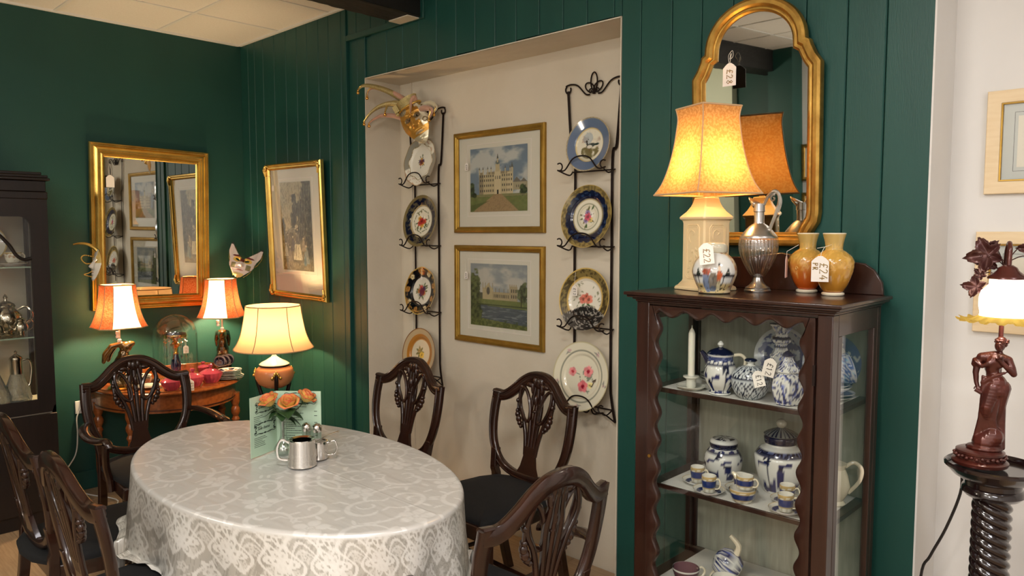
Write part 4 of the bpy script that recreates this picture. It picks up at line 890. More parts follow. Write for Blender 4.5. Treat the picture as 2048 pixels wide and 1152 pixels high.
price_tag('£28', (.36, -.60, .895), 'white price tag on the brass lustre inside the glass dome', rot=(0, 0, 1.2), s=.8, ink='goldink')
# ---------------------------------------------------------------- pink glass jars
M['pink'] = mat('cranberry_glass', (224, 92, 116), .08, trans=.6, ior=1.2, coat=.5)
def pink_jar(label, loc, s=1.0, lid=True, rz=0):
    t = thing('glass_jar', label, 'glass jar', loc, rz, group='cranberry pink glass jars on the side table')
    fl = lambda th, q: 1+.03*np.cos(18*th)
    g = G(); g.lathe([(.038*s, 0), (.042*s, .004), (.056*s, .03*s), (.063*s, .05*s), (.064*s, .055*s), (.058*s, .055*s), (.05*s, .03*s), (.0, .008)], 54, shape=fl, cap=(True, False)); build(g, 'bowl', M['pink'], t)
    if lid:
        g = G(); g.lathe([(.062*s, .056*s), (.05*s, .066*s), (.028*s, .076*s), (.008, .08*s), (.008, .085*s), (.016, .094*s), (.014, .104*s), (0, .108*s)], 36, shape=lambda th, q: 1+.02*np.cos(12*th)*(q < .4), cap=(True, False)); build(g, 'lid', M['pink'], t)
    return t
pink_jar('fluted cranberry pink glass jar half hidden by the armchair back', (0.563,-0.779,0.67), .95)
pink_jar('middle cranberry pink glass jar with a price tag in front of it', (0.553,-0.645,0.67), 1.05, rz=.3)
pink_jar('cranberry pink glass jar nearest the stacked saucers on the side table', (0.512,-0.512,0.67), 1.1, rz=.6)
pink_jar('smallest cranberry glass jar at the back of the side table by the right hare lamp', (.15, -.40, ZT), .7)
price_tag('', (.655, -.705, .728), 'white price tag with faint writing standing against the pink glass jar', rot=(0, 0, 1.2), s=1.1, lines=['£12', '£12'], ink='goldink')
# ---------------------------------------------------------------- stacked saucers and cups
def imari(x, y, r, th):
    P = Paint(x, y, (236, 226, 220)); P.fill((r > .45)*(np.cos(5*th) > .1), (30, 26, 60)); P.fill((r > .9), (230, 214, 196)); P.fill((r > .5)*(r < .8)*(np.cos(5*th+PI) > .6), (214, 130, 96)); P.ell(0, 0, .3, .3, (214, 140, 110)); return P.c
def disc(name, label, cat, R, loc, fn, h=.014, rot=None, group=None, n=48):
    g = G(); prof = [(R*.02+R*.55*i/6, .003) for i in range(7)]+[(R*(.6+.4*i/8), .003+h*i/8) for i in range(1, 9)]
    g.lathe(prof[::-1], n, paint=lambda th, q, r, z: fn(r/R*np.cos(th), r/R*np.sin(th), r/R, th)); g.lathe([(.0005, 0), (R*.5, 0), (R*.55, .001), (R, h+.002), (R, h+.003)], n, paint=lambda th, q, r, z: np.ones((n, 3))*232)
    return tag(build(g, name, M['col'], None, 0, 60), label, cat, group, loc, rot)
def cup(label, loc, R, H, fn, rot=None, group=None, handle=True, taper=.8, hz=0, m='col', inner=(236, 232, 220), name='teacup', cat='cup'):
    t = thing(name, label, cat, loc, rot=rot or (0, 0, hz), group=group)
    g = G(); pr_ = [(.0005, .002), (R*taper*.7, .002), (R*taper*.72, 0), (R*taper*.78, .001)]+[(R*(taper*.8+(1-taper*.8)*math.sin(PI/2*q)**.8), .002+H*q) for q in np.linspace(.03, 1, 14)]
    g.lathe(pr_, 40, paint=lambda th, q, r, z: fn(th, z/H)); g.lathe([(r*.94, z+.001*(i > 3)) for i, (r, z) in enumerate(pr_)][::-1], 40, paint=(lambda th, q, r, z: inner(r/R)) if callable(inner) else (lambda th, q, r, z: np.ones((40, 3))*np.array(inner))); build(g, 'cup_body', M[m], t, 0, 60)
    if handle:
        g = G(); g.tube(spline([(R*.93, 0, H*.82), (R*1.3, 0, H*.9), (R*1.55, 0, H*.62), (R*1.35, 0, H*.3), (R*.85, 0, H*.22)], 5), .0028*R/.03, 7); build(g, 'handle', M['porcelain'], t)
    return t
def cupimari(th, q): 
    P = Paint(np.cos(th)*1.0, q, (236, 226, 220)); P.fill((np.cos(4*th) > .2)*(q > .15)*(q < .95), (28, 24, 56)); P.fill(np.hypot((np.mod(th+PI/4, PI/2)-PI/4)*1.2, (q-.55)*.9) < .3, (222, 144, 116)); return P.c
SX, SY, _ = (0.484,-0.379,0.67)
for k in range(6):
    R = .076 if k > 1 else .09
    disc('saucer', ('widest, bottom saucer', 'second wide saucer', 'third saucer', 'fourth saucer', 'fifth saucer', 'topmost saucer')[k]+' of the dark-and-orange stack by the right hare lamp', 'saucer', R, (SX+.003*(k % 2), SY+.002*(k % 3), ZT+.001+.0095*k), imari, h=.009, group='saucers stacked on the side table')
for k in range(3):
    d = (k-1)*.034
    cup(('left', 'middle', 'right')[k]+'most tilted small cup with an orange medallion on the saucer stack', (SX-.01-d*.35-.02, SY+d*1.0-.02, ZT+.108), .037, .045, cupimari, rot=(0, math.radians(66), -.35), handle=False, inner=lambda r: Paint(r, r, (236, 190, 160)).fill(r < .22, (214, 120, 84)).fill(r > .5, (30, 26, 56)).fill(r > .86, (240, 230, 220)).c, group='small cups leaning on the saucer stack')
QX, QY, _ = (0.349,-0.86,0.67)
for k in range(5):
    disc('saucer', ('bottom', 'second from bottom', 'middle', 'second from top', 'top')[k]+' saucer of the navy stack seen through the armchair back', 'saucer', .085, (QX-.12, QY+.002*(k % 3), ZT+.001+.0095*k), imari, h=.009, group='navy saucers behind the armchair')
cup('small cup lying on the navy saucer stack behind the armchair', (QX-.12, QY, ZT+.07), .034, .045, cupimari, rot=(0, 1.2, -.3), handle=False)
disc('side_plate', 'pale green-white plate between the armchair back and the pink jar', 'plate', .075, (.42, -.86, ZT+.001), lambda x, y, r, th: np.ones((len(r), 3))*np.array((226, 232, 214)))
# ---------------------------------------------------------------- Venetian masks
def face_y(u, v, nose=1.0):
    y = .62*np.sqrt(np.clip(1.02-(u*.86)**2, 0, 1))*(1-.22*v**2)
    y = y+nose*(.26*np.exp(-(u/.15)**2)*sst(.42, -.12, v)*sst(-.26, -.1, v)+.06*np.exp(-(u/.24)**2-((v+.14)/.1)**2))
    y = y+.07*np.exp(-((np.abs(u)-.36)/.26)**2-((v-.44)/.09)**2)-.13*np.exp(-((np.abs(u)-.36)/.19)**2-((v-.24)/.13)**2)
    y = y+.09*np.exp(-(u/.25)**2-((v+.42)/.05)**2)+.09*np.exp(-(u/.22)**2-((v+.54)/.06)**2)-.04*np.exp(-(u/.3)**2-((v+.48)/.02)**2)+.1*np.exp(-(u/.3)**2-((v+.82)/.14)**2)+.07*np.exp(-((np.abs(u)-.5)/.2)**2-((v+.1)/.2)**2)
    return y
def eyehole(u, v, sx=.17, sz=.072): return ((np.abs(u)-.37)/sx)**2+((v-.24-.05*(np.abs(u)-.37)/.2)/sz)**2 < 1
def mask_mesh(w_, h, outline, paint, name, m, parent, nu=90, nv=110, holes=eyehole, thick=.003, nose=1.0):
    us = np.linspace(-1.45, 1.45, nu); vs = np.linspace(-1.1, 1.5, nv); U, V = np.meshgrid(us, vs); U = U.ravel(); V = V.ravel()
    Y = face_y(np.clip(U, -1, 1), np.clip(V, -1.05, 1.05), nose)-.25*np.clip(np.abs(U)-1, 0, 1)
    keep = outline(U, V) & ~holes(U, V)
    idx = -np.ones(len(U), int); f = []
    for j in range(nv-1):
        for i in range(nu-1):
            q = (j*nu+i, j*nu+i+1, (j+1)*nu+i+1, (j+1)*nu+i)
            if keep[q[0]] and keep[q[1]] and keep[q[2]] and keep[q[3]]: f.append(q)
    used = sorted(set(i for q in f for i in q)); idx[used] = np.arange(len(used)); C = paint(U, V)
    g = G(); g.add(np.stack([U*w_/2, -Y*w_*.5, V*h/2], 1)[used], [tuple(idx[i] for i in q) for q in f], C[used])
    o = build(g, name, M[m], parent, 0, 180); sm = o.modifiers.new('smooth', 'SMOOTH'); sm.iterations = 2; sm.factor = .35
    so = o.modifiers.new('solid', 'SOLIDIFY'); so.thickness = thick; so.offset = 1; return o
def out_cat(U, V): 
    f_ = (np.abs(U) < np.sqrt(np.clip(1-((V+.05)/.98)**2, 0, 1))*(.62+.38*sst(-1, 0, V))+.02) & (V < .4)
    wing = (V >= .0) & (V < .32+.95*np.clip(np.abs(U), 0, 1.15)**1.2) & (np.abs(U) < 1.05+.3*sst(.1, .9, V)) & (V > -.2+.9*(np.abs(U)-.7)); return f_ | wing
def paint_cat(U, V):
    P = Paint(U, V, (236, 222, 210)); a = np.abs(U); P.fill((((a-.4)/.36)**2+((V-.26)/.2)**2 < 1), (226, 190, 90)); P.fill((a < .16)*(V > .1)*(V < .5), (96, 40, 34)); P.fill((((a-.45)/.42)**2+((V-.5)/.07)**2 < 1), (96, 34, 34))
    P.fill((V < -.02)*(V > -.4)*(a > .42)*(a < .78)*(V > -.5+.6*(a-.4)*0-.0), (110, 112, 70), .8); P.fill(((U/.3)**2+((V+.47)/.045)**2 < 1), (170, 90, 84)); P.fill((V < -.68)*(a < .4), (226, 206, 130)); P.fill((V > .3+.85*np.clip(a, 0, 1.15)**1.2), (40, 34, 26)); return P.c
def mask_trim(t, pts, r, m='giltb'):
    g = G()
    for p in pts: g.ball(p, r, 6, 5)
    g.tube(pts, r*.5, 5); build(g, 'gilt_trim', M[m], t)
t = thing('carnival_mask', 'white and gold carnival mask with pointed brows perched on the right hare lamp shade', 'mask', (.22, -.135, 1.395), rot=(math.radians(-14), math.radians(16), math.radians(52)))
mask_mesh(.165, .19, out_cat, paint_cat, 'mask_face', 'matt', t)
for s in (-1, 1): mask_trim(t, spline([(s*.004, -.036, .034), (s*.04, -.03, .062), (s*.08, -.0, .112), (s*.104, .01, .112), (s*.110, .01, .07), (s*.094, 0, .018), (s*.070, -.01, -.005), (s*.066, -.008, -.04), (s*.036, -.02, -.084)], 5), .003)
t = thing('carnival_mask', 'white and gold carnival mask with a curled horn perched on the left hare lamp shade', 'mask', (.35, -1.07, 1.42), rot=(math.radians(-10), math.radians(-10), math.radians(-2)))
mask_mesh(.15, .19, lambda U, V: (np.abs(U) < np.sqrt(np.clip(1-((V-.02)/1.0)**2, 0, 1))), lambda U, V: Paint(U, V, (244, 238, 224)).fill((np.abs(U) > .45)*(V > .05), (226, 196, 120)).fill(((U/.28)**2+((V+.47)/.05)**2 < 1), (214, 180, 150)).c, 'mask_face', 'matt', t)
g = G(); g.tube(spline([(.0, -.02, .06), (.0, -.04, .095), (.0, -.085, .118), (.0, -.13, .118), (.0, -.165, .105)], 6), [.014-.0004*i for i in range(25)], 8); build(g, 'horn', M['giltb'], t)
mask_trim(t, spline([(.0, -.045, .05), (.0, -.10, .052), (.0, -.115, .03), (.0, -.09, .005), (.0, -.05, .012)], 5), .0045)
mask_trim(t, spline([(.0, -.045, -.03), (.0, -.07, -.05), (.0, -.09, -.062), (.0, -.05, -.07)], 5), .004)
# ---------------------------------------------------------------- white flex and socket on the left wall
g = G(); g.box(0, .012, -1.15, -1.07, .49, .57); o = build(g, 'wall_socket', M['plastic'], None, .003); tag(o, 'white wall socket low on the green wall behind the armchair', 'socket', loc=(0, 0, 0))
g = G(); g.tube(spline([(.02, -1.12, .53), (.03, -1.15, .47), (.03, -1.15, .36), (.04, -1.17, .24), (.05, -1.25, .1), (.12, -1.15, .012), (.4, -1.05, .008), (.6, -1.25, .008)], 6), .004, 6); tag(build(g, 'flex', M['plastic']), 'white flex hanging from the socket beside the dark cabinet', 'cable')
# ================================================================ left display cabinet
CX0, CX1, CY0, CY1 = .03, .48, -2.45, -1.372
t = thing('display_cabinet', 'tall dark oak display cabinet holding silver teapots and cut glass, cut by the frame', 'cabinet', (0, 0, 0)); m = M['darkcab']
g = G(); g.box(CX0, CX1, CY0, CY1, .08, .62); build(g, 'lower_case', m, t, .004)
g = G(); g.box(CX0, CX1-.02, CY0+.03, CY1-.03, 0, .09); build(g, 'plinth', m, t)
g = G()
for z0, z1, e in ((1.80, 1.84, .0), (1.84, 1.90, -.006), (1.90, 1.915, .012), (1.915, 1.93, .004), (1.93, 1.947, -.02)): g.box(CX0, CX1+e, CY0-e, CY1+e, z0, z1)
build(g, 'cornice', m, t, .004)
g = G(); g.box(CX0, CX0+.012, CY0, CY1, .62, 1.80); build(g, 'back_panel', mat('pale_lining_cloth', (176, 168, 150), .9), t)
for q_ in ((CX0, CX1-.02, CY0, CY0+.02), (CX0, CX0+.05, CY1-.02, CY1), (CX1-.09, CX1-.02, CY1-.02, CY1)): g = G(); g.box(*q_, .62, 1.8); build(g, 'side_stile', m, t)
g = G(); g.box(CX0+.05, CX1-.09, CY1-.012, CY1-.008, .64, 1.8); build(g, 'side_pane', M['pane'], t)
g = G(); g.box(CX0, CX1-.02, CY0, CY1, .62, .66); build(g, 'cabinet_floor', mat('pale_shelf_cloth', (196, 188, 168), .9), t)
def ringplate(g, inner, x0, x1, ya, yb, za, zb):
    n = len(inner); out = []
    cy, cz = (ya+yb)/2, (za+zb)/2
    for y, z in inner:
        dy, dz = y-cy, z-cz; k = min((abs((yb-ya)/2/dy) if abs(dy) > 1e-9 else 1e9), (abs((zb-za)/2/dz) if abs(dz) > 1e-9 else 1e9)); out.append((cy+dy*k, cz+dz*k))
    rings = [[(x0, y, z) for y, z in inner], [(x0, y, z) for y, z in out], [(x1, y, z) for y, z in out], [(x1, y, z) for y, z in inner]]
    return g.loft(rings, True, (False, False), tor=True)
dn = bpy.data.objects.new('cabinet_door', None); COL.objects.link(dn); dn.parent = t
ya, yb = CY0+.02, CY1-.005
inn = []
y0, y1, z0, z1 = ya+.085, yb-.085, .705, 1.705
for (cy, cz, a0) in ((y1-.05, z1-.05, 0), (y0+.05, z1-.05, PI/2)): inn += [(cy+.05*math.cos(a), cz+.05*math.sin(a)) for a in np.linspace(a0, a0+PI/2, 8)]
for k in range(14): inn.append((y0, z1-.06-(z1-z0-.06)*(k+1)/14))
for k in range(14): inn.append((y0+(y1-y0)*(k+1)/14, z0))
for k in range(13): inn.append((y1, z0+(z1-z0-.06)*(k+1)/14))
g = G(); ringplate(g, inn, CX1-.02, CX1, ya, yb, .63, 1.80); build(g, 'door_frame', m, dn)
g = G(); g.box(CX1-.012, CX1-.009, y0-.01, y1+.01, z0-.01, z1+.01); build(g, 'door_pane', M['pane'], dn)
g = G(); g.tube(spline([(CX1-.004, y1, 1.48), (CX1-.004, y1-.035, 1.475), (CX1-.004, y1-.07, 1.50), (CX1-.004, y1-.105, 1.56), (CX1-.004, y1-.17, 1.62), (CX1-.004, y1-.3, 1.6), (CX1-.004, y1-.42, 1.66)], 6), .009, 8, flat=1); build(g, 'glazing_bar', m, dn)
for z in (1.435, 1.05):
    g = G(); g.box(CX0+.015, CX1-.03, CY0+.02, CY1-.025, z-.006, z); build(g, 'glass_shelf', mat('glass_shelf_green', (150, 170, 160), .1, spec=.8) if False else M['pane'], t)
    g = G(); g.box(CX1-.036, CX1-.028, CY0+.02, CY1-.025, z-.006, z+.001); build(g, 'shelf_edge', mat('shelf_edge_glass', (150, 168, 150), .2), t)
def teapot(label, loc, s, m, rz=0, name='teapot', spout=True, tall=1.0, cat='teapot', group=None):
    t = thing(name, label, cat, loc, rz, group=group)
    g = G(); g.lathe([(.03*s, 0), (.034*s, .004), (.022*s, .012), (.03*s, .02), (.055*s, .045*tall*s/s if False else .045*s*tall), (.062*s, .075*s*tall), (.054*s, .105*s*tall), (.036*s, .13*s*tall), (.04*s, .137*s*tall)], 36, cap=(True, True), shape=lambda th, q: 1+.02*np.cos(12*th)); build(g, 'pot_body', M[m], t)
    g = G(); z = .137*s*tall; g.lathe([(.041*s, z), (.036*s, z+.012*s), (.018*s, z+.024*s), (.008*s, z+.028*s), (.006*s, z+.036*s), (.011*s, z+.044*s), (.006*s, z+.054*s), (0, z+.062*s)], 28, cap=(True, False)); build(g, 'lid', M[m], t)
    if spout: g = G(); g.tube(spline([(.05*s, 0, .055*s*tall), (.085*s, 0, .075*s*tall), (.1*s, 0, .11*s*tall), (.125*s, 0, .135*s*tall)], 5), [.014*s-.0005*s*i for i in range(16)], 8); build(g, 'spout', M[m], t)
    g = G(); g.tube(spline([(-.05*s, 0, .12*s*tall), (-.085*s, 0, .135*s*tall), (-.11*s, 0, .1*s*tall), (-.095*s, 0, .06*s*tall), (-.055*s, 0, .045*s*tall)], 5), .006*s, 8); build(g, 'handle', M[m], t)
    return t
teapot('ornate silver teapot with a pointed lid on the middle glass shelf of the dark cabinet', (.26, -1.545, 1.052), 1.15, 'silver', -PI/2-.5)
teapot('small silver jug at the front of the middle shelf of the dark cabinet', (.36, -1.50, 1.052), .62, 'silver', -PI/2+.3, name='milk_jug', cat='jug')
teapot('silver coffee pot half cut off by the left edge on the middle cabinet shelf', (.14, -1.73, 1.052), 1.0, 'silver', -PI/2+.2, name='coffee_pot', tall=1.3, cat='coffee pot')
teapot('small silver sugar pot cut off by the left frame edge on the middle cabinet shelf', (.37, -1.615, 1.052), .6, 'silver', 1.9, name='sugar_pot', spout=False, cat='sugar pot')
# claret jug and decanters
M['cut'] = mat('cut_crystal', (240, 240, 232), .06, trans=.85, ior=1.4, bump=.6, bscale=60, bdist=.01)
t = thing('claret_jug', 'diamond-cut glass jug with a silver neck on the cabinet floor by the right stile', 'claret jug', (.33, -1.525, .66))
g = G(); g.lathe([(.05, 0), (.062, .01), (.068, .04), (.055, .10), (.034, .16), (.028, .18), (.026, .18), (.03, .155), (.05, .1), (.062, .04), (0, .014)], 48, shape=lambda th, q: 1+.05*np.cos(16*th+q*9)*(q < .5), cap=(True, False)); build(g, 'jug_body', M['cut'], t)
g = G(); g.lathe([(.03, .178), (.029, .25), (.033, .262), (.03, .27), (.012, .285), (.006, .29), (.009, .3), (0, .31)], 28, cap=(True, False)); build(g, 'silver_neck', M['silver'], t)
g = G(); g.tube(spline([(-.002, .03, .25), (0, .062, .25), (0, .074, .2), (0, .064, .12), (0, .05, .1)], 5), .005, 8); build(g, 'handle', M['silver'], t)
for i, (x, y, s, lb) in enumerate(((.34, -1.635, 1.1, 'tall wavy crystal decanter on the cabinet floor at the very left frame edge'), (.16, -1.60, .9, 'squat cut crystal decanter at the back of the cabinet floor'))):
    t = thing('decanter', lb, 'decanter', (x, y, .66))
    g = G(); g.lathe([(.06*s, 0), (.072*s, .02), (.074*s, .06), (.05*s, .12), (.022*s, .18*s), (.018*s, .23*s), (.03*s, .25*s), (.0, .24*s)], 48, shape=lambda th, q: 1+.06*np.cos(12*th+q*12)*(q < .6), cap=(True, False)); build(g, 'decanter_body', M['cut'], t)
    g = G(); g.lathe([(.012*s, .25*s), (.022*s, .28*s), (.014*s, .31*s), (0, .32*s)], 12, cap=(True, False)); build(g, 'stopper', M['cut'], t)
disc('dish', 'pale green glass dish on the cabinet floor in front of the decanters', 'dish', .08, (.40, -1.60, .661), lambda x, y, r, th: np.ones((len(r), 3))*np.array((150, 168, 140)), h=.02)
def florl(th, q): 
    P = Paint(np.cos(th), np.sin(th)+q, (230, 224, 208)); P.fill((vn(th*1.0+5, q+3, 3, 4) > .62)*(q > .2), (170, 130, 100), .8); P.fill(q > .93, (190, 160, 90)); return P.c
cup('white floral teacup on the top shelf of the dark cabinet near the stile', (.35, -1.52, 1.455), .042, .055, florl, hz=1.9)
disc('saucer', 'white floral saucer under the teacup on the top cabinet shelf', 'saucer', .07, (.35, -1.52, 1.436), lambda x, y, r, th: florl(th, r), group=None)
cup('second white floral teacup further left on the top cabinet shelf', (.3, -1.64, 1.455), .042, .055, florl, hz=1.2)
disc('saucer', 'white floral saucer under the second teacup on the top cabinet shelf', 'saucer', .07, (.3, -1.64, 1.436), lambda x, y, r, th: florl(th, r))
plate('large white floral plate standing at the back of the top cabinet shelf', (.09, -1.60, 1.56), .11, lambda x, z, r, th: florl(th, r), 8, 90)

# ================================================================ china cabinet on the green boards
DX0, DX1, DY0, DY1 = 3.70, 4.362, -.452, -.05
t = thing('china_cabinet', 'tall mahogany china cabinet with a wavy-edged glass door against the green boards', 'cabinet', (0, 0, 0)); m = M['cabwood']; cabinet = t
g = G()
for z0, z1, e in ((1.385, 1.393, .004), (1.393, 1.40, .012), (1.40, 1.408, .026), (1.408, 1.4195, .034)): g.box(DX0-e, DX1+e, DY0-e, DY1+.0, z0, z1)
build(g, 'cabinet_top', m, t, .003)
up = [(3.70, 1.4195), (3.70, 1.46), (3.71, 1.50), (3.74, 1.53), (3.90, 1.533), (4.03, 1.55), (4.16, 1.533), (4.27, 1.525), (4.31, 1.52), (4.34, 1.50), (4.365, 1.46), (4.37, 1.4195)]
g = G(); g.prismxz(up, -.062, -.046); build(g, 'gallery', m, t, .003)
g = G()
for x in (DX0, DX1-.03): g.box(x, x+.03, DY1-.03, DY1, 0, 1.385)
build(g, 'rear_post', m, t, .002)
g = G()
for x0, x1 in ((DX0, DX0+.05), (DX1-.045, DX1)): g.box(x0, x1, DY0, DY0+.045, 0, 1.385)
build(g, 'front_post', m, t, .003)
for za_, zb_ in ((1.378, 1.385), (.09, .14)): g = G(); g.box(DX0+.05, DX1-.045, DY0+.003, DY0+.035, za_, zb_); build(g, 'front_rail', m, t)
for x0, x1 in ((DX0, DX0+.02), (DX1-.02, DX1)):
    g = G(); g.box(x0, x1, DY0+.045, DY1-.03, 1.32, 1.385); g.box(x0, x1, DY0+.045, DY1-.03, .10, .17)
    g.box(x0, x1, DY0+.045, DY0+.075, .17, 1.32); g.box(x0, x1, DY1-.06, DY1-.03, .17, 1.32)
    g.box(x0+.004, x1-.004, DY0+.075, DY0+.081, .17, 1.32)
    build(g, 'side_frame', m, t, .002)
    g = G(); g.box((x0+x1)/2-.0015, (x0+x1)/2+.0015, DY0+.075, DY1-.06, .17, 1.32); build(g, 'side_pane', M['pane'], t)
M['lining'] = mat('watered_silk_lining', (158, 158, 142), .8, c2=(184, 184, 168), scale=5, stretch=(14, 1, 1.5))
g = G(); g.box(DX0+.03, DX1-.03, DY1-.018, DY1-.008, .1, 1.385); build(g, 'back_panel', M['lining'], t)
g = G(); g.box(DX0+.02, DX1-.02, DY0+.03, DY1-.01, .10, .12); build(g, 'cabinet_floor', m, t)
M['linerpaper'] = mat('white_shelf_paper', (214, 212, 204), .8)
for z in (1.088, .75, .415):
    g = G(); g.box(DX0+.021, DX1-.021, DY0+.05, DY1-.02, z-.016, z); build(g, 'shelf', m, t, .002)
    g = G(); g.box(DX0+.07, DX1-.05, DY0+.058, DY1-.025, z, z+.0012); build(g, 'shelf_paper', M['linerpaper'], t)
# door with scalloped opening
dn = bpy.data.objects.new('cabinet_door', None); COL.objects.link(dn); dn.parent = t
x0, x1, z0, z1 = 3.788, 4.275, .19, 1.348; inn = []
A_ = .0085
def wv(u, L, n): return A_*math.cos(2*PI*n*u)
N1 = 160; NT = 70; nvw = 12; nhw = 5
for k in range(N1): u = k/N1; inn.append((x1+A_*math.cos(2*PI*nvw*u)*1.0, z0+(z1-z0)*u))
for k in range(NT): u = k/NT; inn.append((x1-(x1-x0)*u+A_*(1-u*2)*(1 if u < .02 or u > .98 else 1)*0, z1+A_*1.3*math.cos(2*PI*nhw*u)))
for k in range(N1): u = k/N1; inn.append((x0-A_*math.cos(2*PI*nvw*u), z1-(z1-z0)*u))
for k in range(NT): u = k/NT; inn.append((x0+(x1-x0)*u, z0-A_*math.cos(2*PI*nhw*u)))
xa, xb, za, zb = DX0+.052, DX1-.047, .145, 1.358+.02
def rad(inner, xa, xb, za, zb):
    out = []
    cx, cz = (xa+xb)/2, (za+zb)/2
    for x, z in inner:
        dx, dz = x-cx, z-cz; k = min(abs((xb-xa)/2/dx) if abs(dx) > 1e-6 else 1e9, abs((zb-za)/2/dz) if abs(dz) > 1e-6 else 1e9); out.append((cx+dx*k, cz+dz*k))
    return out
xa, xb = 3.752, 4.314; zb = 1.375
out = rad(inn, xa, xb, za, zb); ya, yb = DY0-.006, DY0+.016
ccx, ccz = (x0+x1)/2, (z0+z1)/2
def sc(P, d): return [(x+(d if x > ccx else -d)*(1 if abs(abs(x-ccx)-(x1-x0)/2) < .02 else 0), z+(d if z > ccz else -d)*(1 if abs(abs(z-ccz)-(z1-z0)/2) < .02 else 0)) for x, z in P]
g = G(); g.loft([[(x, yb, z) for x, z in sc(inn, 0)], [(x, ya+.006, z) for x, z in inn], [(x, ya+.002, z) for x, z in sc(inn, .002)], [(x, ya, z) for x, z in sc(inn, .006)], [(x, ya, z) for x, z in out], [(x, yb, z) for x, z in out]], True, (False, False), tor=True)
build(g, 'door_frame', m, dn, 0, 40)
g = G(); g.box(x0-.015, x1+.015, ya+.012, ya+.015, z0-.015, z1+.02); build(g, 'door_pane', M['pane'], dn)
g = G()
for z in (1.21, .35): g.box(xb-.003, xb+.004, ya-.004, ya+.004, z-.03, z+.03)
build(g, 'hinge', M['iron'], dn)
g = G(); g.tube([(xa+.012, ya-.001, .86), (xa+.012, ya-.005, .86)], .006, 10); build(g, 'keyhole_plate', M['brass'], dn)
# ---------------------------------------------------------------- blue and white china painters
BL = (28, 40, 96); BLD = (20, 26, 56); WH = (226, 226, 220)
def bw(bands=(), dens=.55, sc_=5, seed=1, base=WH, ink=BL, lo=0, hi=1, freq=None):
    def f(th, q, r, z):
        P = Paint(th, q, base); x, y = np.cos(th)*1.3+4, np.sin(th)*1.3+4
        n = vn(x+q*1.7, y-q*2.1, sc_, seed, 3); n2 = vn(x-q*1.1+9, y+q*1.9, sc_*2, seed+3, 3); mk = (q > lo)*(q < hi)
        P.fill(mk*sst(dens, dens+.03, n)*(n2 > .38), ink); P.fill(mk*(np.abs(n-dens+.07) < .012), ink, .8); P.fill(mk*sst(dens+.1, dens+.14, n2)*(n < dens), [min(255, c*2.0) for c in ink], .7)
        for a, b, c in bands: P.fill((q >= a)*(q <= b), c)
        return P.c
    return f
def willow(bands=(), seed=2):
    def f(th, q, r, z):
        P = Paint(th, q, WH)
        for k, (qc, a, fr) in enumerate(((.72, .035, 9), (.5, .03, 7), (.25, .07, 5))):
            e = a*(.5+.7*vn(np.cos(th)*2+5+k, np.sin(th)*2+5, 5, seed+k)); P.fill(np.abs(q-qc-.02*np.sin(fr*th+k)) < e*(np.sin(fr*th+k*2) > -.3), BL)
            P.fill((np.abs(q-qc+.05) < .006), BLD, .8)
        for k in range(4):
            a0 = k*PI/2+.5+seed; d = np.mod(th-a0+PI, 2*PI)-PI
            P.fill((np.abs(d) < .02)*(q > .2)*(q < .6), BLD); P.fill(((d/.22)**2+((q-.6)/.07)**2 < 1)*(vn(th*5, q*9, 3, 2) > .4), BLD); P.fill((np.abs(d-.5) < .16)*(q > .28)*(q < .42)*(np.abs(np.mod(q*40, 1)-.5) > .15), BL); P.fill((q > .42)*(q < .47)*(np.abs(d-.5) < .22-(q-.42)*3), BLD)
        for a, b, c in bands:
            mk = (q >= a)*(q <= b); P.fill(mk, c); P.fill(mk*(vn(th*6, q*30, 2, 5) > .6), (120, 130, 170), .8)
        return P.c
    return f
def pot(name, label, cat, loc, prof, paint, n=72, shape=None, parts=(), rz=0, group=None, dense=26, rot=None):
    """a turned and painted vessel; prof is resampled; parts = [(part name, profile, painter)]"""
    t = thing(name, label, cat, loc, rz, group=group, rot=rot)
    for nm, pf, fn, mt in [('body', prof, paint, 'col')]+list(parts):
        g = G(); pp = spline(pf, 3) if len(pf) > 3 else pf; g.lathe([(max(a, .0004), b) for a, b in pp], n, paint=fn, shape=shape if nm in ('body', 'lid') else None, cap=(True, True)); build(g, nm, M[mt], t, 0, 50)
    return t
S2, S3, S4 = 1.0895, .7515, .4165
def hz(x, y, z): return (x, y, z)
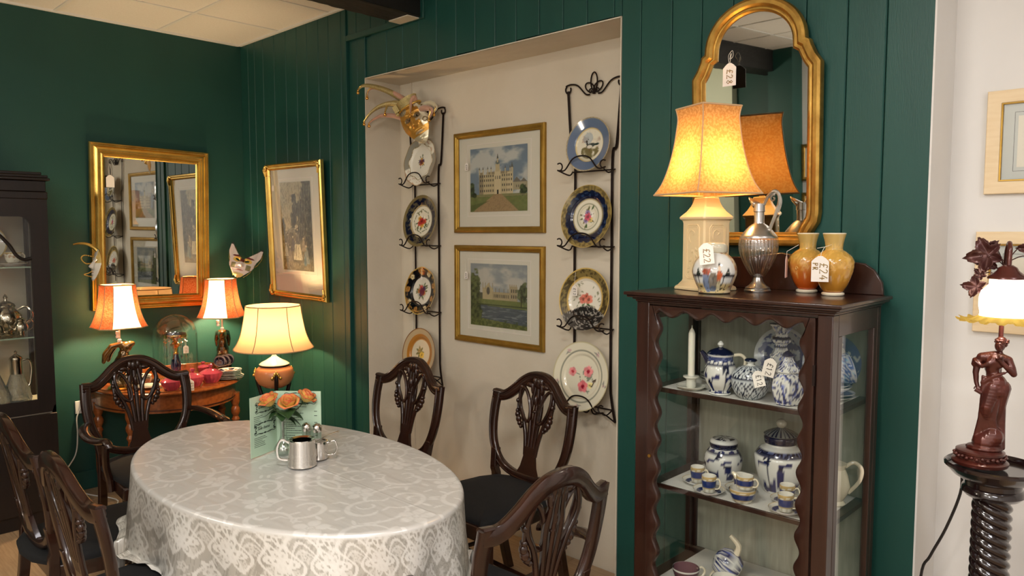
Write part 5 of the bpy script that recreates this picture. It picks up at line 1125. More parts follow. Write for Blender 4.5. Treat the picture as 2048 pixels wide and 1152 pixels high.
# second shelf ------------------------------------------------------------------------------
t = thing('candlestick', 'white china chamberstick holding a tall white candle, left end of the upper shelf', 'candlestick', (3.862, -.362, S2))
g = G(); g.lathe([(.02, 0), (.04, .003), (.05, .012), (.048, .013), (.036, .006), (.0, .006)], 40, cap=(True, False)); g.lathe([(.014, .006), (.017, .012), (.016, .035), (.027, .042), (.027, .046), (.012, .048)], 32, cap=(False, True)); build(g, 'holder', mat('white_china', (220, 218, 206), .15, coat=.5), t)
g = G(); g.lathe([(.0115, .046), (.0115, .19), (.007, .202), (.0015, .21), (.001, .218)], 24, cap=(True, True)); build(g, 'candle', M['wax'], t)
def lidded_jug(loc, rz):
    t = pot('lidded_jug', 'blue and white willow pattern lidded jug beside the white candle', 'jug', loc, [(.032, 0), (.036, .003), (.034, .008), (.031, .014), (.044, .034), (.052, .06), (.051, .085), (.043, .108), (.04, .12), (.043, .134), (.04, .134)], willow([(0, .06, BLD), (.74, .86, (60, 72, 120)), (.87, .90, WH), (.90, 1, BLD)], 3), rz=rz,
            parts=[('lid', [(.043, .134), (.036, .142), (.02, .15), (.008, .154), (.006, .158), (.01, .163), (.009, .168), (.004, .174), (0, .176)], lambda th, q, r, z: Paint(th, q, WH).fill(q < .45, BLD).c, 'col')])
    g = G(); g.tube(spline([(.038, 0, .128), (.062, 0, .132), (.078, 0, .118), (.075, 0, .092), (.062, 0, .072), (.048, 0, .064)], 5), .0055, 8); build(g, 'handle', M['porcelain'], t)
    g = G(); g.tube(spline([(-.034, 0, .10), (-.048, 0, .122), (-.062, 0, .14)], 4), [.014, .013, .012, .011, .010, .009, .008, .007, .006][:9], 8); build(g, 'spout', MATS.get('navy_glaze') or mat('navy_glaze', BLD, .12, coat=.5), t)
    return t
lidded_jug((3.968, -.36, S2), .5)
def lattice(th, q, r, z):
    P = Paint(th, q, (206, 212, 214)); u = th/(2*PI)*14; v = z/.019; a, b = np.mod(u+v*.5, 1), np.mod(u-v*.5, 1)
    L = np.minimum(np.minimum(a, 1-a), np.minimum(b, 1-b)); P.fill(L < .075+.03*np.abs(np.sin(u*25)), BLD); P.fill((np.abs(a-.5) < .12)*(np.abs(b-.5) < .12), BLD); P.fill(np.abs(z-.064) < .004, (190, 196, 200)); P.fill(np.abs(np.abs(z-.064)-.005) < .001, BLD); return P.c
pot('lidded_bowl', 'round blue lattice pattern lidded bowl with a £12 tag, middle of the upper shelf', 'bowl', (4.07, -.352, S2), [(.03, 0), (.034, .003), (.05, .018), (.058, .04), (.06, .062), (.055, .08), (.042, .096), (.025, .104), (.014, .106)], lattice, n=120,
    parts=[('lid_knob', [(.016, .106), (.01, .11), (.012, .116), (.02, .122), (.014, .128), (0, .13)], lambda th, q, r, z: Paint(th, q, WH).fill(q > .5, BLD).c, 'col')])
price_tag('£12', (4.118, -.408, S2+.098), 'white price tag reading £12 lying on the blue lattice bowl', rot=(math.radians(-30), math.radians(-18), .35), s=.85, string=[(0, 0, -.002), (-.02, .01, .012), (-.04, .03, .02)])
hexs = lambda th, q: 1/np.cos(np.mod(th, PI/3)-PI/6)*.93
pot('vase', 'tall six-sided blue and white flared vase at the back of the upper shelf', 'vase', (4.108, -.215, S2), [(.026, 0), (.03, .006), (.03, .02), (.024, .028), (.026, .036), (.03, .05), (.034, .10), (.036, .125), (.028, .132), (.02, .15), (.02, .165), (.029, .172), (.03, .186), (.02, .192), (.024, .205), (.04, .228), (.037, .228), (.02, .2)], bw([(.0, .10, BLD), (.13, .16, WH), (.50, .52, WH), (.53, .56, BLD), (.57, .60, WH), (.68, .74, BLD), (.75, .79, WH), (.90, .93, WH), (.94, .96, BLD)], .57, 9, 5), n=60, shape=hexs)
pot('ginger_vase', 'six-sided blue chrysanthemum jar with a £12 tag, right end of the upper shelf', 'vase', (4.192, -.355, S2), [(.034, 0), (.036, .006), (.038, .008), (.046, .03), (.05, .055), (.047, .08), (.042, .094), (.036, .1), (.04, .104), (.034, .116), (.024, .13), (.016, .142), (.014, .152)], bw([(0, .05, BLD), (.06, .09, WH), (.60, .63, BLD), (.57, .60, WH), (.64, .67, WH)], .545, 9, 9), n=72, shape=hexs,
    parts=[('lid', [(.018, .150), (.014, .158), (.006, .165), (0, .168)], lambda th, q, r, z: np.ones((len(th), 3))*np.array(BLD), 'col')])
price_tag('£12', (4.165, -.412, S2+.142), 'white price tag reading £12 hanging on the six-sided chrysanthemum jar', rot=(0, math.radians(12), .35), s=.92, string=[(0, 0, -.002), (.004, .01, .012), (.016, .03, .028)])
plate('blue transfer-ware platter standing behind the tall vase on the upper shelf', (4.065, -.098, S2+.105), .098, lambda x, z, r, th: Paint(x, z, (176, 184, 190)).fill((vn(x+4, z+4, 6, 3) > .5), (66, 82, 128)).fill((r > .9), (196, 200, 196)).c, 12)
plate('second blue transfer-ware platter standing at the back right of the upper shelf', (4.235, -.10, S2+.10), .095, lambda x, z, r, th: Paint(x, z, (200, 206, 204)).fill((r > .55)*(vn(x+4, z+4, 5, 8) > .45), (90, 108, 150)).c, 12)
for k in range(3): disc('saucer', ('bottom', 'middle', 'top')[k]+' blue-rimmed saucer stacked behind the willow jug', 'saucer', .06, (3.875, -.205, S2+.009*k), lambda x, y, r, th: Paint(x, y, WH).fill(r > .85, BLD).c, group='saucers behind the willow jug')
cup('blue and white teacup on the saucers behind the willow jug', (3.875, -.205, S2+.03), .04, .05, lambda th, q: bw([(.9, 1, BLD)], .5, 5, 3)(th, q, th, q), hz=2.5)
for k in range(4): disc('saucer', ('bottom', 'second', 'third', 'top')[k]+' blue-edged saucer in the stack at the right rear of the upper shelf', 'saucer', (.066, .066, .056, .05)[k], (4.268, -.185, S2+(0, .01, .022, .034)[k]), lambda x, y, r, th: Paint(x, y, (214, 220, 230)).fill(r < .9, (60, 84, 140), .6).c, h=(.012, .012, .02, .014)[k], group='saucers at the right rear of the upper shelf')
cup('light blue floral bowl tipped on the right rear saucer stack, upper shelf', (4.262, -.175, S2+.086), .05, .055, lambda th, q: bw([], .48, 7, 6, base=(220, 226, 236), ink=(80, 110, 180))(th, q, th, q), rot=(0, math.radians(75), .6), handle=False, name='bowl', cat='bowl')
# third shelf -------------------------------------------------------------------------------
pot('ginger_jar', 'small blue and white willow ginger jar at the left rear of the middle shelf', 'ginger jar', (3.905, -.205, S3), [(.042, 0), (.044, .004), (.058, .03), (.066, .06), (.064, .085), (.05, .108), (.044, .113), (.044, .118)], willow([(.83, 1, BLD), (0, .05, BLD)], 6), n=90,
    parts=[('lid', [(.046, .118), (.048, .122), (.048, .134), (.044, .142), (.03, .147), (0, .148)], lambda th, q, r, z: Paint(th, q, WH).fill((q < .4), BLD).fill((q > .7)*(vn(th*3, q*6, 2, 2) > .5), BLD).c, 'col')])
pot('ginger_jar', 'large blue willow jar with a domed lid at the rear of the middle shelf', 'ginger jar', (4.105, -.19, S3), [(.05, 0), (.053, .004), (.06, .02), (.078, .07), (.085, .11), (.083, .125), (.07, .145), (.05, .158), (.048, .166)], willow([(.70, .78, BLD), (.80, .82, (170, 172, 160)), (0, .04, BLD)], 1), n=110,
    parts=[('lid', [(.052, .166), (.054, .17), (.055, .186), (.05, .192), (.056, .196), (.04, .206), (.018, .214), (.01, .218)], lambda th, q, r, z: Paint(th, q, (120, 124, 120)).fill(q < .4, BLD).fill((q > .5)*(np.abs(np.sin(th*12)) > .8), BLD).c, 'col'),
           ('lid_knob', [(.009, .216), (.016, .226), (.016, .236), (.008, .245), (0, .246)], lambda th, q, r, z: np.ones((len(th), 3))*np.array((190, 186, 170)), 'col')])
def cband(th, q):
    P = Paint(th, q, (224, 220, 206)); P.fill((q > .32)*(q < .76), (30, 52, 110)); P.fill((q > .78)*(q < .95)*(np.abs(np.sin(th*22+q*20)) > .45), (176, 156, 110)); P.fill(q > .96, (196, 168, 110)); P.fill((np.abs(q-.30) < .015) | (np.abs(q-.77) < .015), (180, 160, 110)); P.fill((q > .05)*(q < .26)*(np.abs(np.sin(th*16)) > .7), (196, 190, 170)); return P.c
def sband(x, y, r, th): return Paint(x, y, (224, 220, 206)).fill((r > .5)*(r < .8), (34, 50, 96)).fill((r > .84)*(r < .96)*(np.abs(np.sin(th*24)) > .4), (176, 156, 110)).fill(r > .97, (196, 170, 110)).c
CG = 'blue-banded coffee cups on the middle shelf'; SG = 'blue-banded saucers on the middle shelf'
for (x, y, lb) in ((3.868, -.318, 'at the left rear, nearest the cabinet side'), (3.945, -.378, 'at the left front of the middle shelf'), (4.015, -.29, 'half hidden behind the cream jug'), (4.172, -.285, 'at the right rear beside the door stile'), (4.205, -.372, 'at the right front of the middle shelf')):
    disc('saucer', 'blue-banded saucer under the coffee can '+lb, 'saucer', .052, (x, y, S3), sband, group=SG)
    cup('blue-banded coffee can '+lb, (x, y, S3+.007), .0245, .052, cband, hz=.2, group=CG, taper=1.0)
cup('blue-banded sugar bowl at the front of the middle shelf under the cream jug', (4.062, -.372, S3), .042, .042, cband, handle=False, name='sugar_bowl', cat='bowl')
t = cup('small blue-banded cream jug with a gilt rim sitting on the sugar bowl', (4.066, -.366, S3+.0435), .028, .04, cband, hz=.1, name='cream_jug', cat='jug', taper=1.15)
g = G(); g.tube(spline([(-.024, 0, .03), (-.034, 0, .04), (-.042, 0, .046)], 3), [.01, .009, .008, .007, .006, .005, .004], 8); build(g, 'spout', M['porcelain'], t)
t = thing('cream_pitcher', 'tall white pitcher with blue-edged handle at the right rear of the middle shelf', 'pitcher', (4.285, -.19, S3), .5)
g = G(); g.lathe([(.03, 0), (.034, .006), (.026, .016), (.04, .04), (.046, .065), (.038, .10), (.03, .118), (.035, .135), (.032, .135)], 40, cap=(True, True)); build(g, 'pitcher_body', M['porcelain'], t)
g = G(); g.tube(spline([(.03, 0, .125), (.055, 0, .14), (.078, 0, .12), (.072, 0, .08), (.04, 0, .04)], 6), .006, 8); build(g, 'handle', M['porcelain'], t)
disc('saucer', 'blue-banded saucer at the right end of the middle shelf seen through the side pane', 'saucer', .05, (4.283, -.33, S3), sband)
# lowest shelf in view ----------------------------------------------------------------------
t = thing('teapot', 'blue and white floral teapot tipped on its side on the lower shelf', 'teapot', (3.955, -.26, S4+.058), rot=(0, math.radians(-62), .3))
g = G(); g.lathe([(.02, -.05), (.034, -.045), (.05, -.02), (.052, .01), (.04, .035), (.02, .045), (.0, .048)], 60, paint=lambda th, q, r, z: bw([], .48, 7, 8)(th, q, r, z), cap=(True, False)); build(g, 'pot_body', M['col'], t)
g = G(); g.tube(spline([(.045, 0, -.01), (.08, 0, .0), (.095, 0, .04)], 4), [.012-.0006*i for i in range(9)], 8); build(g, 'spout', M['porcelain'], t)
g = G(); g.tube(spline([(-.045, 0, .02), (-.08, 0, .02), (-.08, 0, -.03), (-.046, 0, -.03)], 4), .005, 7); build(g, 'handle', M['porcelain'], t)
cup('plain dark-rimmed cup at the left front of the lower shelf', (3.86, -.37, S4), .046, .05, lambda th, q: Paint(th, q, (90, 60, 70)).fill(q > .93, WH).c, hz=1, inner=(120, 84, 92))
cup('plain white cup beside the tipped teapot on the lower shelf', (4.0, -.36, S4), .044, .055, lambda th, q: np.ones((len(th), 3))*np.array(WH), hz=.4)
t = thing('gravy_boat', 'pale cream gravy boat with a curled handle on the lower shelf', 'gravy boat', (4.15, -.3, S4), .3)
g = G(); rings = []
for z, a, b, dx in ((0, .03, .018, 0), (.004, .032, .02, 0), (.012, .018, .012, 0), (.022, .04, .026, 0), (.045, .056, .034, -.004), (.06, .066, .034, -.012), (.06, .06, .03, -.012), (.03, .03, .02, 0)): rings.append([(a*math.cos(q)+dx, b*math.sin(q), z+(.014*max(0, -math.cos(q))**2 if z > .04 else 0)) for q in np.linspace(0, 2*PI, 28, endpoint=False)])
g.loft(rings); build(g, 'boat_body', M['porcelain'], t)
g = G(); g.tube(spline([(.04, 0, .05), (.07, 0, .07), (.088, 0, .05), (.07, 0, .02), (.045, 0, .025)], 5), .004, 7); build(g, 'handle', M['porcelain'], t)
# ================================================================ on top of the cabinet
TZ = 1.4205
# cream pagoda lamp
t = thing('table_lamp', 'tall cream ceramic lamp with a glowing mottled pagoda shade on the china cabinet', 'table lamp', (3.835, -.232, TZ))
def sq(h, z, c=.1): return [(x*h, y*h, z) for x, y in ((1, -1+c), (1, 1-c), (1-c, 1), (-1+c, 1), (-1, 1-c), (-1, -1+c), (-1+c, -1), (1-c, -1))]
b = bpy.data.objects.new('lamp_base', None); COL.objects.link(b); b.parent = t; b.rotation_euler.z = math.radians(-20)
g = G(); g.loft([sq(h, z) for h, z in ((.078, 0), (.079, .006), (.076, .012), (.07, .016), (.066, .022), (.06, .03), (.058, .036), (.058, .232), (.06, .24), (.067, .246), (.068, .252), (.064, .257), (.05, .272), (.04, .288), (.034, .304), (.03, .32), (.0, .322))]); build(g, 'ceramic_body', M['cream'], b, .0015, 35)
for k in range(4):
    a = k*PI/2; g = G(); g.M = Matrix.Rotation(a, 4, 'Z')
    o_ = [(-.034, .05), (-.034, .215), (-.024, .226), (.024, .226), (.034, .215), (.034, .05), (.024, .04), (-.024, .04)]
    g.tube([(x, -.0585, z) for x, z in o_], .0018, 6, closed=True); g.tube([(x*.84, -.0582, (z-.133)*.94+.133) for x, z in o_], .0012, 6, closed=True)
    build(g, 'relief_border', M['cream'], b)
    g = G(); g.M = Matrix.Rotation(a, 4, 'Z'); y = -.0585
    g.tube(spline([(.012, y, .06), (.0, y, .085), (.01, y, .11), (.004, y, .14)], 5), .0012, 5); g.tube(spline([(-.015, y, .2), (-.02, y, .18), (-.01, y, .165)], 5), .0012, 5); g.tube(spline([(-.02, y, .195), (-.008, y, .207), (.008, y, .2), (.0, y, .19)], 5), .0014, 5)
    for (x, z, q) in ((.012, .115, .5), (-.006, .1, 2.4), (.016, .085, .2), (-.012, .075, 2.7), (.0, .128, 1.6), (.014, .135, 1.0), (-.016, .06, 2.2)):
        for dq in (-.5, .0, .5): g.ball((x+.007*math.cos(q+dq), y, z+.007*math.sin(q+dq)), (.0055*abs(math.cos(q+dq))+.002, .0012, .0055*abs(math.sin(q+dq))+.002), 6, 4)
    build(g, 'relief_flowers', M['cream'], b)
g = G(); g.tube([(0, 0, .32), (0, 0, .36)], .011, 10); g.tube([(-.03, 0, .33), (-.034, 0, .44)], .0012, 4); build(g, 'lamp_holder', M['cream'], t)
M['bulb2'] = mat('glowing_bulb_amber', (255, 210, 140), .5, emis=(255, 204, 130), estr=190)
bulb(t, (0, 0, .43), .026, 'bulb2')
PG = [(1, -.93), (1, .93), (.93, 1), (-.93, 1), (-1, .93), (-1, -.93), (-.93, -1), (.93, -1)]
sh = shade(t, [(x*.131, y*.131) for x, y in [(1, -1), (1, 1), (-1, 1), (-1, -1)]], [(1.0, 0), (.86, .12), (.74, .3), (.635, .55), (.575, .8), (.565, .9), (.60, 1.0)], .297, .332, ['shadey']); sh.rotation_euler.z = math.radians(-25)
# ginger jar with painted figures
def figures(th, q, r, z):
    P = Paint(th, q, (214, 214, 206)); d = np.mod(th+PI/2-0+PI, 2*PI)-PI    # front towards -y
    fr = (np.abs(d)/1.15)**2+((q-.5)/.47)**2 < 1
    P.fill(~fr, (206, 186, 150)); P.fill((~fr)*(vn(th*3, q*6, 2, 2) > .58), (150, 90, 60), .7); P.fill(fr, (222, 222, 216)); P.fill(fr*(q < .34), (206, 184, 130)); P.fill(fr*(q < .34)*(vn(th*5, q*22, 1.4, 4) > .66), (70, 60, 40))
    for s in (-1, 1): P.fill(fr*(np.abs(d-s*.72) < .16)*(q > .44)*(q < .58-np.abs(d-s*.72)*.8), (50, 56, 50))
    P.fill(fr*(np.abs(q-.44) < .012), (20, 20, 30)); P.fill(fr*(np.abs(q-.35) < .012), (20, 20, 30)); P.fill(fr*(q > .35)*(q < .44)*(np.mod(d*4, 1) < .18), (20, 20, 30)); P.fill(fr*(np.abs(q-.395) < .01)*(np.mod(d*4+.4, 1) < .6), (20, 20, 30))
    P.fill(((d+.3)/.22)**2+((q-.33)/.19)**2 < 1, (120, 134, 160)); P.fill(((d+.28)/.2)**2+((q-.52)/.06)**2 < 1, (170, 84, 60)); P.fill(((d-.02)/.22)**2+((q-.34)/.16)**2 < 1, (126, 118, 104)); P.fill(((d-.0)/.2)**2+((q-.24)/.07)**2 < 1, (86, 100, 120), .8)
    P.fill(((d-.3)/.13)**2+((q-.46)/.1)**2 < 1, (190, 96, 56)); P.fill(((d-.3)/.1)**2+((q-.3)/.1)**2 < 1, (200, 190, 150)); P.fill(((d-.28)/.06)**2+((q-.58)/.035)**2 < 1, (226, 200, 170)); P.fill(((d-.28)/.08)**2+((q-.615)/.022)**2 < 1, (20, 20, 24)); P.fill((np.abs(d) < .5)*(q > .15)*(q < .55)*(vn(th*9, q*20, 2, 7) > .66), (70, 66, 60), .6)
    P.fill(q < .09, (84, 84, 70)); P.fill(np.abs(q-.095) < .01, (40, 40, 36)); return P.c
pot('ginger_jar', 'small ginger jar painted with robed figures in front of the cream lamp', 'ginger jar', (3.932, -.345, TZ), [(.05, 0), (.052, .004), (.052, .014), (.06, .03), (.071, .06), (.072, .08), (.064, .105), (.048, .124), (.038, .13), (.037, .134)], figures, n=130, rz=.42,
    parts=[('lid', [(.038, .134), (.040, .136), (.040, .152), (.036, .162), (.024, .167), (0, .168)], lambda th, q, r, z: Paint(th, q, (198, 194, 172)).fill(np.abs(q-.3) < .03, (150, 140, 110)).c, 'col')])
price_tag('£22', (3.939, -.420, TZ+.160), 'white price tag reading £22 hanging on the small figure-painted ginger jar', rot=(math.radians(-20), math.radians(-8), .42), s=1.15, ink='goldink', string=[(.0, .0, -.003), (.02, .01, -.008), (.045, .03, -.006)])
# claret jug
t = thing('claret_jug', 'ribbed clear glass jug with dull pewter neck, handle and foot on the cabinet', 'claret jug', (4.008, -.188, TZ), -.1)
g = G(); g.lathe([(.043, 0), (.044, .005), (.04, .009), (.041, .013), (.03, .02), (.018, .034), (.014, .048), (.018, .053)], 40, cap=(True, True)); build(g, 'foot', M['pewter'], t)
M['ribglass'] = pane_mat('pink_tinted_glass', (1, .975, .95), .2, .03)
g = G(); pf = spline([(.02, .05), (.034, .07), (.052, .105), (.062, .14), (.063, .165), (.060, .182)], 4)
g.lathe(pf+[(r-.003, z) for r, z in pf[::-1]], 192, shape=lambda th, q: 1+.032*np.abs(np.cos(16*th))*(q < .5), cap=(False, False)); build(g, 'glass_body', M['ribglass'], t)
g = G(); g.lathe([(.062, .180), (.062, .184), (.058, .19), (.046, .205), (.03, .222), (.018, .23), (.0165, .236), (.0165, .268), (.019, .27), (.0185, .274), (.018, .296), (.015, .297)], 40, cap=(False, True)); build(g, 'pewter_neck', M['pewter'], t)
g = G(); rings = []
for u, (w_, h_) in zip(np.linspace(0, 1, 8), ((.018, .0), (.019, .006), (.02, .012), (.019, .018), (.017, .024), (.014, .03), (.010, .034), (.003, .036))): cx = -.006-.034*u; rings.append([(cx+.014*(1-u)*math.cos(a), w_*math.sin(a)*.85, .288+.024*u+.016*(-math.sin(a/2+0)**2)*(1-u*.6)+.008) for a in np.linspace(-PI*.75, PI*.75, 11)])
g.loft(rings, False); o = build(g, 'pouring_lip', M['pewter'], t); so = o.modifiers.new('s', 'SOLIDIFY'); so.thickness = .002
g = G(); P = spline([(.016, 0, .292), (.03, 0, .318), (.05, 0, .335), (.066, 0, .33), (.073, 0, .305), (.062, 0, .265), (.046, 0, .225), (.038, 0, .2)], 6); g.tube(P, [.0065]*len(P), 8, flat=.6, up=(0, 1, 0)); g.tube([(x+.006, y, z-.006) for x, y, z in P[10:30]], .0035, 6); g.ball((.04, 0, .2), .007, 8, 6); g.tube(scroll(.05, .312, .012, 1, 1.1, 0), .003, 6); build(g, 'handle', M['pewter'], t)
# amber vases
M['amber'] = mat('amber_art_glass', (255, 255, 255), .12, attr=True, coat=1, sub=.12, bump=0)
def amber_vase(label, loc, low):
    t = thing('vase', label, 'vase', loc, group=None)
    def pc(th, q, r, z):
        P = Paint(th, q, (196, 150, 62)); P.fill(sst(.35, .8, q), (190, 160, 92)); P.fill(1-sst(.1, .45, q), low); P.fill(q < .05, (120, 30, 16)); n = vn(th*2, q*9, 3, 4); P.fill((n > .55)*(q > .2)*(q < .75), (222, 176, 90), .5); return P.c
    g = G(); th0 = None
    pf = spline([(.026, .008), (.032, .016), (.044, .036), (.056, .07), (.0605, .098), (.056, .12), (.038, .138), (.028, .144), (.026, .15), (.028, .168), (.034, .192), (.034, .196)], 4)
    g.lathe(pf+[(.031, .195), (.024, .16), (.022, .14)], 96, paint=pc, shape=lambda th, q: 1+.018*np.cos(11*th+6*np.sin(q*22))*np.exp(-((q-.42)/.16)**2), cap=(True, False)); build(g, 'vase_body', M['amber'], t)
    g = G(); g.tube([(.033*math.cos(a), .033*math.sin(a), .196) for a in np.linspace(0, 2*PI, 36, endpoint=False)], .0022, 6, closed=True); build(g, 'rim', M['porcelain'], t)
    g = G(); g.lathe([(.032, 0), (.0345, .003), (.0345, .007), (.031, .010), (.0, .010)], 40, cap=(True, False)); build(g, 'foot_ring', M['porcelain'], t)
    for k in range(14):
        a = k*.45; g = G() if k == 0 else g
        g.tube([(( .0575+.0015)*math.cos(a+.09*math.cos(q)*(1-.1*j)), (.0575+.0015)*math.sin(a+.09*math.cos(q)*(1-.1*j)), .092+.012*math.sin(k*1.7)+.009*math.sin(q)*(1-.08*j)) for j, q in enumerate(np.linspace(0, 5.4, 10))], .0016, 5)
    build(g, 'moulded_scrolls', M['amberr'], t)
    return t
M['amberr'] = mat('amber_relief', (206, 164, 84), .15, coat=1)
amber_vase('amber glass vase with an orange-red lower half, left of the pair by the mirror', (4.140, -.100, TZ), (196, 84, 22))
amber_vase('golden amber glass vase with a £24 tag, right of the pair on the cabinet', (4.252, -.168, TZ), (190, 130, 44))
price_tag('£24', (4.242, -.252, TZ+.120), 'white price tag reading £24 PR hanging on the right amber vase', rot=(0, 0, .32), s=1.27, lines=['£24', 'PR'], ink='goldink', string=[(0, 0, -.003), (.002, .006, .016), (.01, .03, .034), (.03, .034, .042), (.01, .03, .034), (-.012, .036, .03)])
price_tag('', (4.100, -.172, TZ+.117), 'pink price tag seen edge-on hanging at the left of the amber vases', rot=(0, 0, 1.85), s=1.15, m='pinkcard', string=[(0, 0, -.003), (.0, .0, .02), (.01, -.035, .042)])

# ================================================================ on the dining table
TT = .7665
t = thing('menu_card', 'pale green folded menu card standing open on the white tablecloth', 'menu', (2.475, -1.135, TT))
M['menu'] = mat('pale_green_card', (190, 216, 190), .6)
M['menuink'] = mat('grey_green_print', (56, 72, 60), .8)
def page(ang, L, H, name, right):
    g = G(); g.box(0, L, -.001, .0005, 0, H); o = build(g, name, M['menu'], t); o.rotation_euler.z = ang; return o
def text(s, size, x, z, parent, shear=0, name='lettering', m='menuink', ox=1, y=-.0016, w_=None):
    c = bpy.data.curves.new('txt', 'FONT'); c.body = s; c.size = size; c.shear = shear; c.extrude = .0002; ob = bpy.data.objects.new('txt', c)
    me = bpy.data.meshes.new_from_object(ob); bpy.data.objects.remove(ob); me.materials.clear(); me.materials.append(M[m]); o = bpy.data.objects.new(name, me); COL.objects.link(o); o.parent = parent
    o.rotation_euler = (PI/2, 0, 0); o.location = (x, y, z); return o
def cartouche(par, cx, cz, W, H):
    g = G()
    for s in (-1, 1):
        for q in (-1, 1):
            g.tube(spline([(cx+s*W*.1, -.0012, cz+q*H*.46), (cx+s*W*.3, -.0012, cz+q*H*.40), (cx+s*W*.44, -.0012, cz+q*H*.48), (cx+s*W*.5, -.0012, cz+q*H*.3), (cx+s*W*.42, -.0012, cz+q*H*.2), (cx+s*W*.4, -.0012, cz+q*H*.34)], 5), .0011, 4)
            g.tube(spline([(cx+s*W*.46, -.0012, cz+q*H*.05), (cx+s*W*.40, -.0012, cz+q*H*.15), (cx+s*W*.47, -.0012, cz+q*H*.3)], 4), .0018, 4)
            g.ball((cx+s*W*.44, -.001, cz+q*H*.3), (W*.035, .0006, H*.09), 8, 4)
    for q in (-1, 1):
        g.tube(spline([(cx-W*.3, -.0012, cz+q*H*.42), (cx-W*.15, -.0012, cz+q*H*.5), (cx, -.0012, cz+q*H*.42), (cx+W*.15, -.0012, cz+q*H*.5), (cx+W*.3, -.0012, cz+q*H*.42)], 4), .0009, 4); g.ball((cx, -.001, cz+q*H*.46), (W*.06, .0006, H*.08), 8, 4)
    build(g, 'printed_cartouche', M['menuink'], par)
angL = math.atan2(-1.273+1.135, 2.529-2.475); angR = math.atan2(-1.012+1.135, 2.613-2.475)
pr1 = page(angR, .178, .232, 'menu_page', True)
text('Country Lunches', .0165, .045, .197, pr1, .45); cartouche(pr1, .095, .203, .125, .046)
rn = random.Random(3); g = G(); z = .168
for k in range(15):
    hd = k in (0, 2, 4, 7, 8, 10, 13); x0 = .028 if hd else .038
    if k == 0: x0 = .075
    x1 = x0+(.04+.05*rn.random() if not hd else .045)
    x = x0
    while x < x1: w_ = .003+.006*rn.random(); g.box(x, min(x+w_, x1), -.0012, -.0009, z, z+.0024); x += w_+.0013
    if hd and k: g.box(.15, .162, -.0012, -.0009, z, z+.0024)
    z -= .0095 if not hd else .0080
build(g, 'printed_lines', M['menuink'], pr1)['kind'] = 'stuff'
# left page: seen from its inner face, which looks along its other side
pl_ = bpy.data.objects.new('menu_page', None); COL.objects.link(pl_); pl_.parent = t; pl_.location = (2.529-2.475, -1.273+1.135, 0); pl_.rotation_euler.z = angL+PI
g = G(); g.box(0, .148, -.0005, .001, 0, .232); build(g, 'page_sheet', M['menu'], pl_)
text('Desserts', .0165, .045, .182, pl_, .45); cartouche(pl_, .085, .186, .115, .044)
text('Side Items', .0165, .036, .10, pl_, .45); cartouche(pl_, .08, .104, .12, .044)
g = G()
for z0, n_ in ((.152, 7), (.07, 6)):
    for k in range(n_):
        z = z0-.0068*k; x = .02; x1 = .05+.04*rn.random()
        while x < x1: w_ = .003+.006*rn.random(); g.box(x, min(x+w_, x1), -.0008, -.0005, z, z+.002); x += w_+.0012
build(g, 'printed_lines', M['menuink'], pl_)['kind'] = 'stuff'
